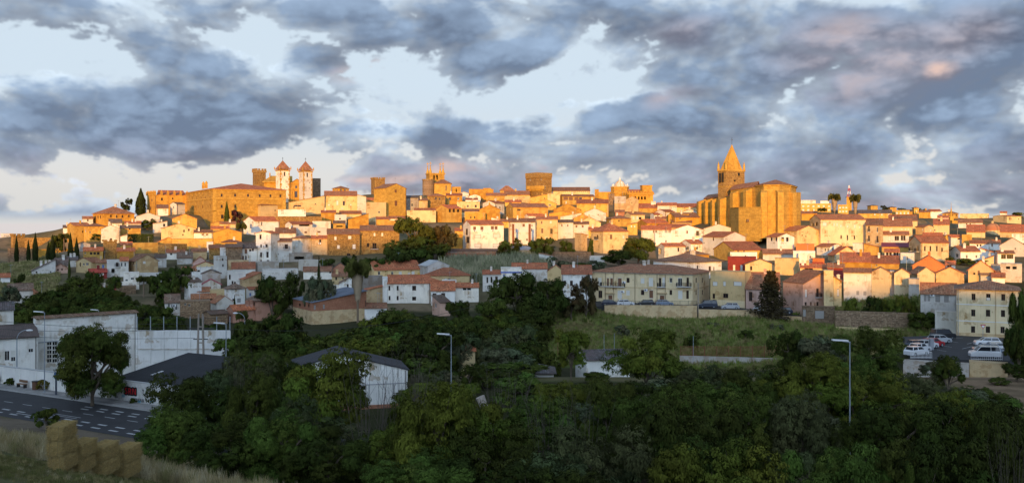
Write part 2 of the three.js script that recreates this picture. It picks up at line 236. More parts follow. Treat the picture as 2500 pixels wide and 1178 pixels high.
{ const f = new Geo(), t = 0.075; f.box(-.5, -.5, -.03, -.5 + t, .5, .03).box(.5 - t, -.5, -.03, .5, .5, .03).box(-.5 + t, .5 - t, -.03, .5 - t, .5, .03).box(-.5 + t, -.5, -.03, .5 - t, -.5 + t, .03).box(-t * .5, -.5 + t, -.025, t * .5, .5 - t, .025); UNIT.frame = f.geometry();
  UNIT.pane = new Geo().box(-.47, -.47, -.012, .47, .47, .012).geometry();
  UNIT.leaf = new Geo().box(-.5, -.5, -.02, .5, .5, .02).geometry();
  const ch = new Geo(); ch.box(-.32, -1.6, -.3, .32, .3, .3).box(-.4, .3, -.38, .4, .4, .38).box(-.22, .4, -.2, .22, .52, .2); UNIT.chimney = ch.geometry();
  const ac = new Geo(); ac.box(-.42, -.3, 0, .42, .3, .32); UNIT.ac = ac.geometry(); UNIT.fan = new Geo().cyl(0, 0, 0, .02, .22, .22, 14).geometry().rotateX(Math.PI / 2);
  const bal = new Geo(); bal.box(-.5, -.08, 0, .5, .06, .75); UNIT.balcony = bal.geometry();
  const rail = new Geo(); rail.box(-.5, .95, .7, .5, 1, .75).box(-.5, .14, .7, .5, .18, .75); for (let i = 0; i <= 14; i++) { const x = -.5 + i / 14; rail.box(x - .008, .06, .71, x + .008, .95, .74); } for (const x of [-.5, .48]) { rail.box(x, .95, 0, x + .02, 1, .7); for (let k = 1; k < 5; k++) rail.box(x, .06, k * .15, x + .02, .95, k * .15 + .03); } UNIT.rail = rail.geometry();
  const ant = new Geo(); ant.bar([0, -.6, 0], [0, 2.4, 0], .035).bar([-.6, 2.2, 0], [.6, 2.2, 0], .025); for (let i = 0; i < 6; i++) ant.bar([-.55 + i * .22, 2.2, -.3], [-.55 + i * .22, 2.2, .3], .018, 4); UNIT.antenna = ant.geometry(); }
const put = (name, geometry, material, parent, x, y, z, turn = 0, sx = 1, sy = 1, sz = 1) => { const m = new THREE.Mesh(geometry, material); m.name = name; m.castShadow = m.receiveShadow = true; m.position.set(x, y, z); m.rotation.y = turn; m.scale.set(sx, sy, sz); parent.add(m); return m; };
// kinds: d dark pane, D dark pane in brown frame, s white blind, b brown shutter, g grey shutter, u blue shutter, o open hole, v balcony door, k air conditioner
function opening(house, f, kind, u, v, w, h, frameMat) {
  const turn = f === 'A' ? -Math.PI / 2 : 0, pos = (in_) => f === 'A' ? [in_, v, -u] : [u, v, -in_];
  if (kind === 'k') { const a = put('air_conditioner', UNIT.ac, M.white, house, ...pos(0), turn); put('fan', UNIT.fan, M.acFan, a, -.1, 0, .325); return null; }
  const fm = kind === 'D' || kind === 'v' ? M.frameB : frameMat;
  if (kind !== 'o') {
    const win = put(kind === 'b' && h > 1.9 ? 'door' : 'window', UNIT.frame, fm, house, ...pos(0.12), turn, w, h, 1);
    const sh = { s: M.shutterW, b: M.shutterB, g: M.shutterG, u: M.shutterBlue }[kind];
    put(sh ? 'shutter' : 'pane', sh ? UNIT.leaf : UNIT.pane, sh || M.glass, win, 0, 0, sh ? 0.035 : -0.02, 0, sh ? .9 : 1, sh ? .9 : 1);
    if (kind === 'v') { const b = put('balcony', UNIT.balcony, M.frameW, house, ...(f === 'A' ? [0, v - h / 2 - .08, -u] : [u, v - h / 2 - .08, 0]), turn, w * 1.9, 1, 1); put('railing', UNIT.rail, M.iron, b, 0, 0, 0); }
  }
  return [u - w / 2, u + w / 2, v - h / 2, v + h / 2];
}
function parseWins(s) { return s.split(';').filter(Boolean).map((t) => { const [a, b, w, h] = t.slice(1).split(',').map(Number); return [t[0], a, b, w, h]; }); }
function H(reg, label, xL, xC, xR, yE, yB, roof, wall, rm, o = {}) {
  const c = corner(reg, xL, xC, xR, yE, yB, o), { LA, LB } = c; let h = c.h;
  seed(Math.round(xL * 31 + yE * 17 + xR * 7 + 3 * reg.charCodeAt(1)));
  const name = o.name || 'house', house = thing(name, label, o.cat || name.replace(/_/g, ' ').split(' ').pop(), c.x, c.base, -c.d, c.beta, o.group);
  house.userData.group = o.group || 'houses on the hillside';
  if (o.nogroup) delete house.userData.group;
  control.push([c.x + (LB * Math.cos(c.beta) - LA * Math.sin(c.beta)) / 2, -c.d - (LB * Math.sin(c.beta) + LA * Math.cos(c.beta)) / 2, c.base, 1]);
  const fm = rnd() < 0.5 ? M.frameW : M.frameB, low = -(o.below ?? 3), holes = { A: [], B: [] };
  let wins = [];
  if (o.w !== undefined) { for (const [k, x, y, w, hh] of parseWins(o.w)) { const q = c.local(x, y); wins.push([q.face, k, q.u, q.v, Math.max(0.45, w * q.kw), Math.max(0.5, hh * q.k)]); } }
  else {
    const kinds = 'dDdsbdDv';
    for (const f of ['B', 'A']) { const L = f === 'A' ? LA : LB; if (f === 'A' && xC - xL < 14) continue; const n = Math.floor(L / 3.1), rows = Math.min(2, Math.floor(h / 2.9));
      for (let r = 0; r < rows; r++) for (let i = 0; i < n; i++) if (rnd() < 0.78) { const hh = rnd() < 0.3 ? 1.7 : 1.15; wins.push([f, kinds[Math.floor(rnd() * 8)], (i + 0.5) * L / n + rr(-.3, .3), h - 1.45 - r * 2.85 - (hh - 1.15) / 2, rr(.8, 1.1), hh]); } }
  }
  for (const [f, k, u, v, w, hh] of wins) { const L = f === 'A' ? LA : LB; if (u - w / 2 < 0.15 || u + w / 2 > L - 0.15) continue; const clip = k === 'k' || v + hh / 2 < h - 0.05 ? v : h - 0.1 - hh / 2; const r = opening(house, f, k, u, clip, w, hh, fm); if (r && r[2] > low + 0.1) holes[f].push(r); }
  // walls
  const g = new Geo(), PA = (u, v, w) => [w, v, -u], PB = (u, v, w) => [u, v, -w];
  const flat = roof[0] === 'f', par = o.par ?? 0.45, top = flat ? h + par : h;
  holedWall(g, PA, LA, low, top, holes.A); holedWall(g, PB, LB, low, top, holes.B);
  g.face([LB, low, 0], [LB, low, -LA], [LB, top, -LA], [LB, top, 0]); g.face([LB, low, -LA], [0, low, -LA], [0, top, -LA], [LB, top, -LA]);
  const rg = new Geo(), ov = o.ov ?? 0.38, gv = o.gv ?? 0.16, lift = 0.14, th = 0.13;
  let ridge = [LB / 2, h, -LA / 2], pitch = o.pitch ?? 0.33;
  if (roof === 'b') { const s = o.rise ? o.rise / (LA / 2) : pitch, R = s * LA / 2; g.face([0, h, -LA], [0, h, 0], [0, h + R, -LA / 2]).face([LB, h, 0], [LB, h, -LA], [LB, h + R, -LA / 2]);
    rg.slab([[-gv, h - s * ov + lift, ov], [LB + gv, h - s * ov + lift, ov], [LB + gv, h + R + lift, -LA / 2], [-gv, h + R + lift, -LA / 2]], th).slab([[LB + gv, h - s * ov + lift, -LA - ov], [-gv, h - s * ov + lift, -LA - ov], [-gv, h + R + lift, -LA / 2], [LB + gv, h + R + lift, -LA / 2]], th); ridge = [LB * rr(.25, .75), h + R, -LA * rr(.3, .5)]; if (o.capped !== 0) rg.box(-gv, h + R + lift - .02, -LA / 2 - .13, LB + gv, h + R + lift + .07, -LA / 2 + .13); }
  else if (roof === 'a') { const s = o.rise ? o.rise / (LB / 2) : pitch, R = s * LB / 2; g.face([0, h, 0], [LB, h, 0], [LB / 2, h + R, 0]).face([LB, h, -LA], [0, h, -LA], [LB / 2, h + R, -LA]);
    rg.slab([[-ov, h - s * ov + lift, -LA - gv], [-ov, h - s * ov + lift, gv], [LB / 2, h + R + lift, gv], [LB / 2, h + R + lift, -LA - gv]], th).slab([[LB + ov, h - s * ov + lift, gv], [LB + ov, h - s * ov + lift, -LA - gv], [LB / 2, h + R + lift, -LA - gv], [LB / 2, h + R + lift, gv]], th); ridge = [LB * rr(.4, .6), h + R, -LA * rr(.3, .7)]; }
  else if (roof === 'h') { const e = Math.min(LA, LB) / 2, R = o.rise ?? e * pitch, s = R / e, y0 = h - s * ov + lift, y1 = h + R + lift, a = [-ov, y0, ov], b = [LB + ov, y0, ov], cc = [LB + ov, y0, -LA - ov], dd = [-ov, y0, -LA - ov];
    if (LB >= LA) { const p = [e, y1, -LA / 2], q = [LB - e, y1, -LA / 2]; rg.slab([a, b, q, p], th).slab([b, cc, q], th).slab([cc, dd, p, q], th).slab([dd, a, p], th); }
    else { const p = [LB / 2, y1, -e], q = [LB / 2, y1, -LA + e]; rg.slab([a, b, p], th).slab([b, cc, q, p], th).slab([cc, dd, q], th).slab([dd, a, p, q], th); } ridge = [LB * rr(.35, .65), h + R, -LA * rr(.4, .6)]; }
  else if (roof[0] === 's') { // shed: sb falls to face B, sa falls to face A, sr falls to the right, sk falls to the back
    const s = o.rise ? o.rise / (roof === 'sb' || roof === 'sk' ? LA : LB) : 0.3, yy = (x, z) => h + (roof === 'sb' ? s * -z : roof === 'sk' ? s * (LA + z) : roof === 'sa' ? s * x : s * (LB - x));
    const q = [[0, 0], [LB, 0], [LB, -LA], [0, -LA]]; for (let i = 0; i < 4; i++) { const [x1, z1] = q[i], [x2, z2] = q[(i + 1) % 4]; if (yy(x1, z1) > h + .01 || yy(x2, z2) > h + .01) g.face([x1, h, z1], [x2, h, z2], [x2, yy(x2, z2), z2], [x1, yy(x1, z1), z1]); }
    const e = [[-gv, ov], [LB + gv, ov], [LB + gv, -LA - gv], [-gv, -LA - gv]]; rg.slab(e.map(([x, z]) => [x, yy(x, z) + lift, z]), th); ridge = [LB * .6, yy(LB * .6, -LA * .6), -LA * .6]; }
  else { rg.box(0.02, h - .15, -LA + .02, LB - .02, h, -.02); g.box(-.05, top, -LA - .05, LB + .05, top + .08, .05); }
  const wv = o.v ?? Math.floor(rnd() * 4), wm = wallMat(wall, wv); part('wall', g, wm, house);
  if (!flat && o.w === undefined || (o.w && LB > 6 && rnd() < .5)) { const u = rnd() < .5 ? .25 : LB - .25, dp = new Geo(); dp.box(u - .07, low, 0, u + .07, h - .05, .14); part('drainpipe', dp, rnd() < .6 ? M.frameB : M.shutterG, house); }
  const rp = part('roof', rg, flat ? M.flat : o.rmat || roofMat(rm, Math.floor(rnd() * 4)), house);
  if (o.skirt) { const q = new Geo(), kh = c.local((xC + xR) / 2, o.skirt[0]).v; q.box(-.04, low, -LA, LB + .04, kh, .04); part('lower_wall', q, wallMat(o.skirt[1]), house); }
  const nch = o.c ?? (rnd() < 0.42 && !flat ? 1 : 0);
  for (let i = 0; i < nch; i++) put('chimney', UNIT.chimney, wallMat(o.cw || (rnd() < .5 ? 'W' : wall === 'D' ? 'c' : wall)), rp, i ? ridge[0] + rr(-.3, .3) * LB : ridge[0], ridge[1] + 0.55, ridge[2] + (i ? .3 : 0), 0, rr(.8, 1.15), rr(.85, 1.2), rr(.8, 1.1));
  if (o.ant ?? rnd() < 0.3) put('antenna', UNIT.antenna, M.steel, rp, ridge[0] + 1, ridge[1] + .2, ridge[2], rnd() * 3);
  return { house, c, roof: rp };
}
// ---------- the houses of the town, back rows to front rows ----------
const grid = (k, x0, x1, nx, y0, y1, ny, w, h) => { let s = ''; for (let j = 0; j < ny; j++) for (let i = 0; i < nx; i++) s += `${k}${x0 + (x1 - x0) * i / Math.max(1, nx - 1)},${y0 + (y1 - y0) * j / Math.max(1, ny - 1)},${w},${h};`; return s; };
const metalRoof = (key, c) => mat('metal' + key, () => new THREE.MeshStandardMaterial({ color: rgb(c).multiplyScalar(1.4), map: T.ribColour, bumpMap: T.ribs, bumpScale: 0.05, roughness: 0.85 }));
const FAR = { group: 'flats on the far skyline' }, WALL = { name: 'terrace_wall', cat: 'wall', c: 0, ant: false, group: 'walls on the hillside', par: .15 };
// far left
H('z1', 'white high-rise flats far off beside the ruined wall tower', 0, 28, 122, 592, 700, 'f', 'B', 'o', { d: 760, w: grid('d', 44, 112, 5, 610, 672, 4, 9, 8), name: 'apartment_block', ...FAR });
H('z1', 'orange rendered house at the left edge below the far flats', 0, 20, 98, 700, 800, 'f', 'T', 'o', { d: 420 });
H('z1', 'small white house with brown roof left of the stone palace', 785, 785, 888, 445, 510, 'b', 'W', 'o', { w: 'd838,460,14,20' });
H('z1', 'stone palace with hipped brown roof near the two skyline pines', 885, 985, 1285, 394, 520, 'h', 'O', 'o', { rise: 2.8, w: 'D1060,420,15,26;D1115,424,15,28;D1170,424,15,26;D1232,420,14,22;D910,435,10,34;D935,432,10,32;D958,430,10,30', c: 2 });
H('z1', 'white house under dark roof at the left end of the skyline', 600, 600, 690, 532, 590, 'b', 'W', 'g', {});
H('z1', 'long ochre house stepping down the left slope behind the palm', 640, 700, 860, 512, 640, 'b', 'o', 'o', { w: 'D790,570,10,20;d705,560,9,20' });
H('z1', 'ochre house with hipped roof below the stone palace', 800, 842, 1010, 517, 655, 'h', 'o', 'o', { w: 'd815,560,10,26;d860,575,10,20' });
H('z1', 'little white house with dark roof under the palace windows', 1040, 1040, 1165, 487, 560, 'b', 'W', 'g', { dep: 9, w: 'D1062,500,10,12' });
H('z1', 'broad white gabled house above the hedge terrace', 1300, 1300, 1530, 425, 500, 'a', 'W', 'o', { rise: 1.6, w: '' });
H('z1', 'white house with rust roof beside the broad white gable', 1190, 1190, 1347, 492, 545, 'b', 'W', 'r', { w: '', c: 2, cw: 'W' });
H('z1', 'ochre house with dark roof behind the tall white gable', 1147, 1147, 1345, 535, 630, 'b', 'o', 'g', { w: 'D1240,545,16,12' });
H('z1', 'tall plain white gable house in the middle of the left slope', 965, 965, 1145, 545, 665, 'a', 'W', 'o', { rise: 1.5, w: 'D1060,640,20,10' });
H('z1', 'white cube house low beside the hedge terrace', 1150, 1150, 1216, 615, 685, 'sa', 'W', 'o', { rise: .8, w: '' });
H('z1', 'white stepped house below the crenellated palace, lower one', 1500, 1500, 1610, 345, 410, 'sb', 'W', 'o', {});
H('z1', 'white house with brown lean-to below the crenellated palace', 1628, 1690, 1770, 305, 395, 'b', 'W', 'g', {});
H('z1', 'white house with arched opening right of the small green trees', 1462, 1462, 1600, 492, 570, 'sa', 'W', 'o', { rise: .9, w: 'o1570,500,20,26' });
H('z1', 'grey vaulted shed roof among the left cypresses', 750, 750, 862, 690, 745, 'a', 'G', 'd', { w: '' });
H('z1', 'ochre house with a row of arched windows under red roof', 795, 795, 985, 752, 850, 'b', 'o', 'r', { w: 'D870,778,24,24;D903,778,24,24;D938,778,24,24;d812,775,14,18' });
H('z1', 'ochre cottage with red roof right of the square wall tower', 1150, 1150, 1265, 697, 765, 'b', 'o', 'r', {});
H('z1', 'ochre terrace house below the square wall tower cottage', 1118, 1118, 1290, 755, 825, 'b', 'O', 'r', {});
H('z1', 'long plain ochre wall house left of the red-roofed gable', 1268, 1268, 1512, 692, 765, 'f', 'o', 'r', { w: '' });
H('z1', 'ochre gable house with red roof at the foot of the terrace', 1515, 1515, 1710, 668, 730, 'a', 'o', 'r', { rise: 1.5 });
H('z1', 'rough stone terrace wall under the red-roofed gable', 1510, 1640, 1790, 697, 815, 'f', 'D', 'r', { ...WALL, w: '' });
// left, in the shade
H('z1', 'white house with long sloping dark roof on the grassy bank', 298, 298, 528, 948, 990, 'sa', 'W', 'd', { rise: 3.2, w: 'd480,905,14,18;D345,950,12,12', c: 3, cw: 'W' });
H('z1', 'white house with big dark roof beside the long sloping one', 522, 522, 650, 890, 945, 'b', 'W', 'd', { rise: 1.9, w: 'd625,910,10,22', c: 2, cw: 'W' });
H('z1', 'white house with several white chimneys behind the lone young cypress', 640, 640, 742, 838, 890, 'b', 'W', 'd', { c: 3, cw: 'W' });
H('z1', 'small pink gable house among the bushes on the left', 505, 505, 648, 922, 960, 'a', 'P', 'o', { rise: 1.1, w: 'd550,935,12,14;d590,930,12,14' });
H('z1', 'cream house with orange roof at the edge of the sunlight', 725, 870, 985, 862, 955, 'b', 'C', 'l', { w: 'd798,882,18,22;d832,880,26,26;D765,885,12,40', th: 35 });
H('z1', 'brown house with a blue shutter behind the red house', 915, 915, 1050, 868, 955, 'b', 'c', 'o', { w: 'u985,905,24,40;d940,905,14,20' });
H('z1', 'white house with arched door right of the red house', 1020, 1020, 1147, 860, 990, 'f', 'W', 'o', { w: 'o1080,945,32,42;v1120,885,26,40' });
H('z1', 'tall white house with narrow windows left of the yellow gable', 1147, 1147, 1228, 848, 990, 'b', 'W', 'r', { w: 'd1162,885,11,40;d1197,885,11,40;d1160,945,11,30' });
H('z1', 'yellow and brown corner house with wide low gable', 1226, 1298, 1512, 852, 980, 'a', 'c', 'o', { rise: 1.8, w: 'D1246,872,11,22;D1272,872,11,22;D1248,935,10,20;s1380,862,26,24' });
H('z1', 'dark red house with white framed window in the trees', 845, 845, 1022, 962, 1018, 'b', 'R', 'b', { w: 's980,966,24,26;d872,972,20,28;d930,985,56,26' });
H('z1', 'white house above the white terrace, beside the date palm', 1180, 1180, 1330, 982, 1105, 'f', 'W', 'o', { w: 'd1265,1020,30,20;d1210,1035,24,14' });
H('z1', 'white garden terrace with railing below the white flat house', 1110, 1110, 1310, 1068, 1112, 'f', 'W', 'o', { w: '', ...WALL });
H('z1', 'low white flat-roofed pergola house right of the date palm', 1335, 1335, 1550, 990, 1050, 'f', 'W', 'o', { w: 'o1440,1012,150,24' });
H('z1', 'white row house with dormers at the shadow edge', 1590, 1590, 1770, 770, 815, 'b', 'W', 'o', { w: 'd1640,785,14,16;d1700,782,24,22;d1740,784,14,16' });
H('z1', 'grey house with tall white windows left of the big fig tree', 1480, 1480, 1592, 818, 900, 'b', 'K', 'g', { w: 's1530,872,34,48' });
H('z1', 'small white house with burgundy roof low in the bushes', 945, 945, 1102, 1137, 1178, 'b', 'W', 'b', { w: 'd1030,1155,12,14;d1070,1155,12,14' });
H('z1', 'old stone garden wall below the white terrace', 1108, 1108, 1300, 1105, 1160, 'f', 'Z', 'o', { ...WALL, w: '' });
H('b1', 'white shed with red roof at the left edge of the wood', 0, 0, 92, 300, 365, 'b', 'W', 'r', { w: '', c: 0 });
H('b1', 'white gabled house half hidden by trees at far left', 70, 70, 312, 425, 540, 'b', 'W', 'g', { rise: 1.4, w: '', c: 0 });
H('b1', 'brick annex beside the white gabled house in the trees', 313, 313, 378, 470, 575, 'sr', 'X', 'o', { rise: 1.2, w: '' });
// below the college
H('z2', 'cream gable house with red roof and two windows on the left slope', 238, 238, 560, 712, 810, 'a', 'C', 'r', { rise: 1.7, w: 'D450,735,14,24;D495,725,14,22;D440,770,12,14' });
H('z2', 'stone gable house whose shadow falls on the college wall', 340, 340, 570, 622, 700, 'a', 'o', 'r', { rise: 1.9, w: '' });
H('z2', 'house with three white windows under dark roof below the college', 542, 542, 715, 750, 805, 'b', 'W', 'o', { w: 'b625,768,22,16;b665,768,22,16' });
H('z2', 'cream lean-to gable at the foot of the college corner', 695, 695, 815, 668, 725, 'a', 'o', 'o', { w: 'D735,695,8,10' });
H('z2', 'small cream house with dark roof below the cypress', 780, 780, 930, 670, 722, 'b', 'C', 'o', {});
H('z2', 'low brown-roofed house left of the dead palm trunk', 700, 700, 870, 714, 768, 'b', 'o', 'r', {});
H('z2', 'big windowless ochre gable left of the dead palm trunk', 720, 720, 985, 750, 865, 'a', 'O', 'o', { rise: 1.4, w: '' });
H('z2', 'long ochre terrace wall at the edge of the sunlight', 340, 340, 716, 815, 890, 'f', 'o', 'o', { ...WALL, w: '' });
H('z2', 'ochre house with hipped brown roof under the windowless gable', 800, 800, 985, 840, 905, 'h', 'o', 'o', { w: '' });
H('z2', 'large cream and white house with hipped roof right of the college', 1035, 1157, 1385, 494, 615, 'h', 'C', 'o', { rise: 1.3, w: 'v1065,555,10,40;v1115,552,10,40;D1297,545,12,12' });
H('z2', 'white terrace house with dark awning below the white church', 1322, 1322, 1582, 548, 640, 'f', 'W', 'o', { w: '' });
H('q3', 'long cream wing with rising brown roof below the church portal', 560, 560, 1130, 326, 480, 'sa', 'C', 'o', { rise: 3.2, w: 'd740,365,110,20;D690,385,12,30;d1000,270,16,10', c: 0 });
H('q3', 'cream arcaded wing with brick pillars left of the big white house', 1000, 1000, 1130, 310, 420, 'sa', 'C', 'o', { rise: 1.2, w: grid('b', 1022, 1118, 6, 362, 350, 1, 8, 56), c: 0 });
H('q3', 'crumbling stone bastion wall in front of the cream wing', 430, 430, 1092, 525, 720, 'f', 'D', 'o', { ...WALL, w: '' });
H('q3', 'ochre shed with red roof at the end of the bastion wall', 1080, 1080, 1292, 462, 600, 'b', 'O', 'r', { w: '' });
H('q3', 'bright red-orange roofed house below the big white house', 1345, 1345, 1660, 480, 540, 'b', 'C', 'l', {});
H('q3', 'tall white cube house with one window by the dark drainpipe', 1275, 1275, 1445, 508, 620, 'f', 'W', 'o', { w: 'd1352,552,22,24' });
H('q3', 'small ochre house with dark roof and arched opening', 1255, 1255, 1430, 614, 700, 'b', 'o', 'g', { w: 'o1345,660,90,20' });
H('q3', 'broad plain ochre house with roof rising to the right', 1470, 1470, 1765, 560, 705, 'sa', 'O', 'o', { rise: 2.2, w: '', c: 0 });
H('z2', 'white house with red roof and blue door left of the bastion', 1003, 1105, 1335, 642, 760, 'b', 'W', 'r', { w: 'd1112,672,8,28;d1172,668,10,36;u1070,690,18,40;d1172,735,10,24', th: 25 });
H('z2', 'white house with deep brown roof in front of the bastion', 1300, 1300, 1490, 755, 800, 'b', 'W', 'o', { dep: 11 });
H('q3', 'white double-gabled house with covered gallery', 565, 660, 955, 628, 775, 'b', 'W', 'r', { w: 'o840,645,150,26;b860,745,36,26', th: 25 });
H('q3', 'plain white flat house right of the covered gallery', 955, 955, 1218, 605, 705, 'f', 'W', 'o', { w: '' });
H('q3', 'white flat-roofed house with orange blind below the plain one', 915, 985, 1180, 695, 785, 'f', 'W', 'o', { w: 'b1050,740,48,24;d935,730,10,12', th: 25 });
H('z2', 'tall white tenement with air conditioners half in sunlight', 1117, 1255, 1337, 757, 1030, 'b', 'W', 'r', { pitch: .22, w: 'D1160,790,18,42;s1222,795,18,42;D1165,875,14,32;D1215,872,22,30;k1143,880,1,1;k1198,878,1,1;D1165,955,18,44;D1225,955,22,55;d1165,1012,16,14;d1230,1012,24,16' });
H('z2', 'white house with balcony right of the tall tenement', 1300, 1300, 1452, 832, 1010, 'b', 'W', 'o', { w: 'v1400,880,30,44;s1325,862,24,30;d1320,950,20,14;s1362,955,30,36' });
H('z2', 'white and brown house with faded sign frame above the carport', 1450, 1540, 1632, 802, 950, 'h', 'w', 'o', { w: 's1495,865,26,44;D1625,905,4,6' });
H('z2', 'tan house with red roof left of the pock-marked stone house', 1634, 1634, 1785, 805, 945, 'b', 'c', 'r', { w: 'D1642,832,18,24;D1715,828,18,30;k1710,850,1,1' });
H('z2', 'grey concrete carport below the white and brown house', 1425, 1425, 1640, 945, 1010, 'f', 'G', 'o', { w: 'o1520,985,90,26', par: .1 });
H('z2', 'dark stone house left of the white balcony house', 838, 838, 990, 885, 1050, 'b', 'Z', 'g', { w: '' });
H('z2', 'white house with two tiers of balconies under a black roof', 945, 945, 1125, 893, 1036, 'b', 'W', 'd', { w: 'b1025,925,24,42;b995,985,24,38;D1065,915,20,20;d1025,985,10,40;D1090,910,16,24', rise: 1.5 });
H('z2', 'sunlit stone house with brown roof above the tall white house', 680, 680, 838, 892, 985, 'b', 'D', 'o', { w: '' });
H('z2', 'white chimney-like house end on the shadow edge', 660, 660, 720, 848, 920, 'f', 'W', 'o', { w: '', par: .3 });
H('z2', 'upper part white house beside the tall dark stone wall', 785, 785, 850, 908, 1020, 'f', 'W', 'o', { w: '' });
H('z2', 'tall narrow white house in the middle of the shaded slope', 725, 770, 848, 985, 1165, 'f', 'W', 'o', { w: 'd810,1000,10,24;d812,1055,8,24;d765,1068,18,50', th: 25 });
H('z2', 'low houses with dark roofs right of the big fig tree', 385, 385, 530, 985, 1030, 'sb', 'K', 'g', {});
H('z2', 'brown sheds under the ochre terrace wall', 520, 520, 660, 925, 985, 'b', 'c', 'o', { w: '' });
H('z2', 'white cottage with dormer under the ochre terrace wall', 285, 285, 410, 935, 990, 'b', 'W', 'r', { w: 'd330,950,20,14' });
// shaded slope, middle left
H('q4', 'pink gable house with round window', 530, 530, 745, 130, 190, 'a', 'P', 'o', { rise: 1.9, w: 's635,100,24,24' });
H('q4', 'small cream gable with red roof in front of the pink gable', 560, 560, 870, 172, 225, 'a', 'C', 'r', { rise: 1.2, w: 'd730,160,20,14' });
H('q4', 'white house with brown roof left of the grey rendered block', 370, 370, 580, 238, 345, 'b', 'W', 'o', { w: 'd485,265,18,32;d385,270,10,20' });
H('q4', 'white house with open loggia below the cream gable', 575, 575, 790, 222, 320, 'f', 'w', 'o', { w: 'd615,235,36,40' });
H('q4', 'white patio house left of the grey rendered block', 510, 510, 662, 295, 400, 'f', 'W', 'o', { w: '' });
H('q4', 'large grey rendered block with low gable', 662, 662, 930, 285, 480, 'a', 'K', 'g', { rise: 1, w: '' });
H('q4', 'stone house with pale window frames on the left slope', 232, 232, 505, 325, 520, 'b', 'Z', 'g', { w: 's292,365,12,36;s348,365,14,40;s405,365,14,40;d460,375,16,26;d350,470,28,50;s280,500,14,50;s245,490,10,40' });
H('q4', 'lower rough stone house with one pale window', 85, 85, 240, 465, 615, 'b', 'Z', 'g', { w: 's118,500,20,50;d215,580,24,20', c: 0 });
H('q4', 'white house with covered upper terrace and blue edge', 407, 465, 655, 400, 640, 'sb', 'W', 'g', { rise: .8, w: 'o510,440,80,70;d430,590,8,40;u425,460,10,40', th: 22 });
H('q4', 'house under the dark pink awning roof', 650, 650, 930, 445, 530, 'a', 'w', 'b', { rise: 1.4, rmat: plain('tarp', [.42, .1, .11], .8), w: '', c: 0 });
H('q4', 'cluttered rooftop house with water tank below the pink awning', 545, 545, 785, 540, 620, 'b', 'w', 'o', { w: 'd595,565,20,24;g690,580,24,30' });
H('q4', 'cream flat house in front of the cluttered rooftop', 777, 777, 985, 548, 655, 'f', 'C', 'o', { w: '' });
H('q4', 'tall white hipped house with large grey shutter', 985, 1062, 1280, 492, 770, 'h', 'W', 'g', { rise: .9, w: 's1110,540,22,50;g1195,665,52,58;d1115,655,30,24', th: 22 });
H('q4', 'white stacked house behind the tan gabled house', 1025, 1025, 1290, 272, 470, 'f', 'W', 'o', { w: 'd1062,330,12,70;d1100,410,12,50;d1135,420,14,46' });
H('q4', 'cream house with red lean-to roof below the ruins', 1090, 1090, 1430, 210, 300, 'sb', 'w', 'r', { w: 's1245,235,24,30;s1275,235,24,30' });
H('q4', 'ruined concrete shell houses below the white balcony house', 1040, 1040, 1330, 120, 220, 'f', 'c', 'o', { w: '' });
H('q4', 'grey concrete wall right of the ruined shell', 1330, 1460, 1770, 130, 230, 'f', 'K', 'o', { ...WALL, w: '', th: 18 });
H('q4', 'tan house with red roof rising to the right', 1152, 1262, 1508, 365, 485, 'sa', 'c', 'r', { rise: 1.7, w: 'b1182,405,12,70;b1202,405,12,70;b1222,405,12,70', th: 24, c: 0 });
H('q4', 'white house with blue windows behind the dark round tree', 1300, 1335, 1490, 505, 655, 'b', 'W', 'r', { w: 'd1462,475,20,40;u1330,580,10,50;u1358,580,10,50', th: 15 });
H('q4', 'white house with tall windows at the lower left of the slope', 125, 125, 345, 692, 870, 'b', 'W', 'g', { w: 'd185,750,12,90;d235,745,12,60;d290,760,16,90;k262,738,1,1', rise: 1.6, c: 0 });
H('q4', 'long tumbledown stone building beside the lower white house', 347, 347, 780, 700, 910, 'f', 'Z', 'o', { w: 'd420,715,14,14;d480,735,14,12', par: .2 });
H('q4', 'ruined stone house with broken gable above the tumbledown one', 505, 505, 865, 640, 720, 'b', 'Z', 'o', { w: 's620,665,60,30' });
H('q4', 'low white gabled house beside the small dark cypress', 785, 870, 1115, 700, 800, 'a', 'W', 'o', { rise: 1.5, w: 's970,735,46,28', th: 20 });
H('q4', 'stone barn with salmon end wall', 685, 780, 1030, 865, 1000, 'b', 'Z', 'g', { w: 'b705,925,10,40', th: 25, c: 0 });
H('b2', 'salmon house with grey-brown roof, upper part', 812, 888, 1137, 655, 830, 'h', 'L', 'g', { rise: 1.5, w: 'D838,695,14,50;D875,690,12,40;D875,770,26,50', cw: 'L', c: 1, th: 20 });
H('b2', 'salmon house with chimney pots, lower part', 625, 680, 880, 748, 850, 'b', 'L', 'r', { w: 'D648,815,14,50', c: 2, cw: 'L', th: 22, rise: .9 });
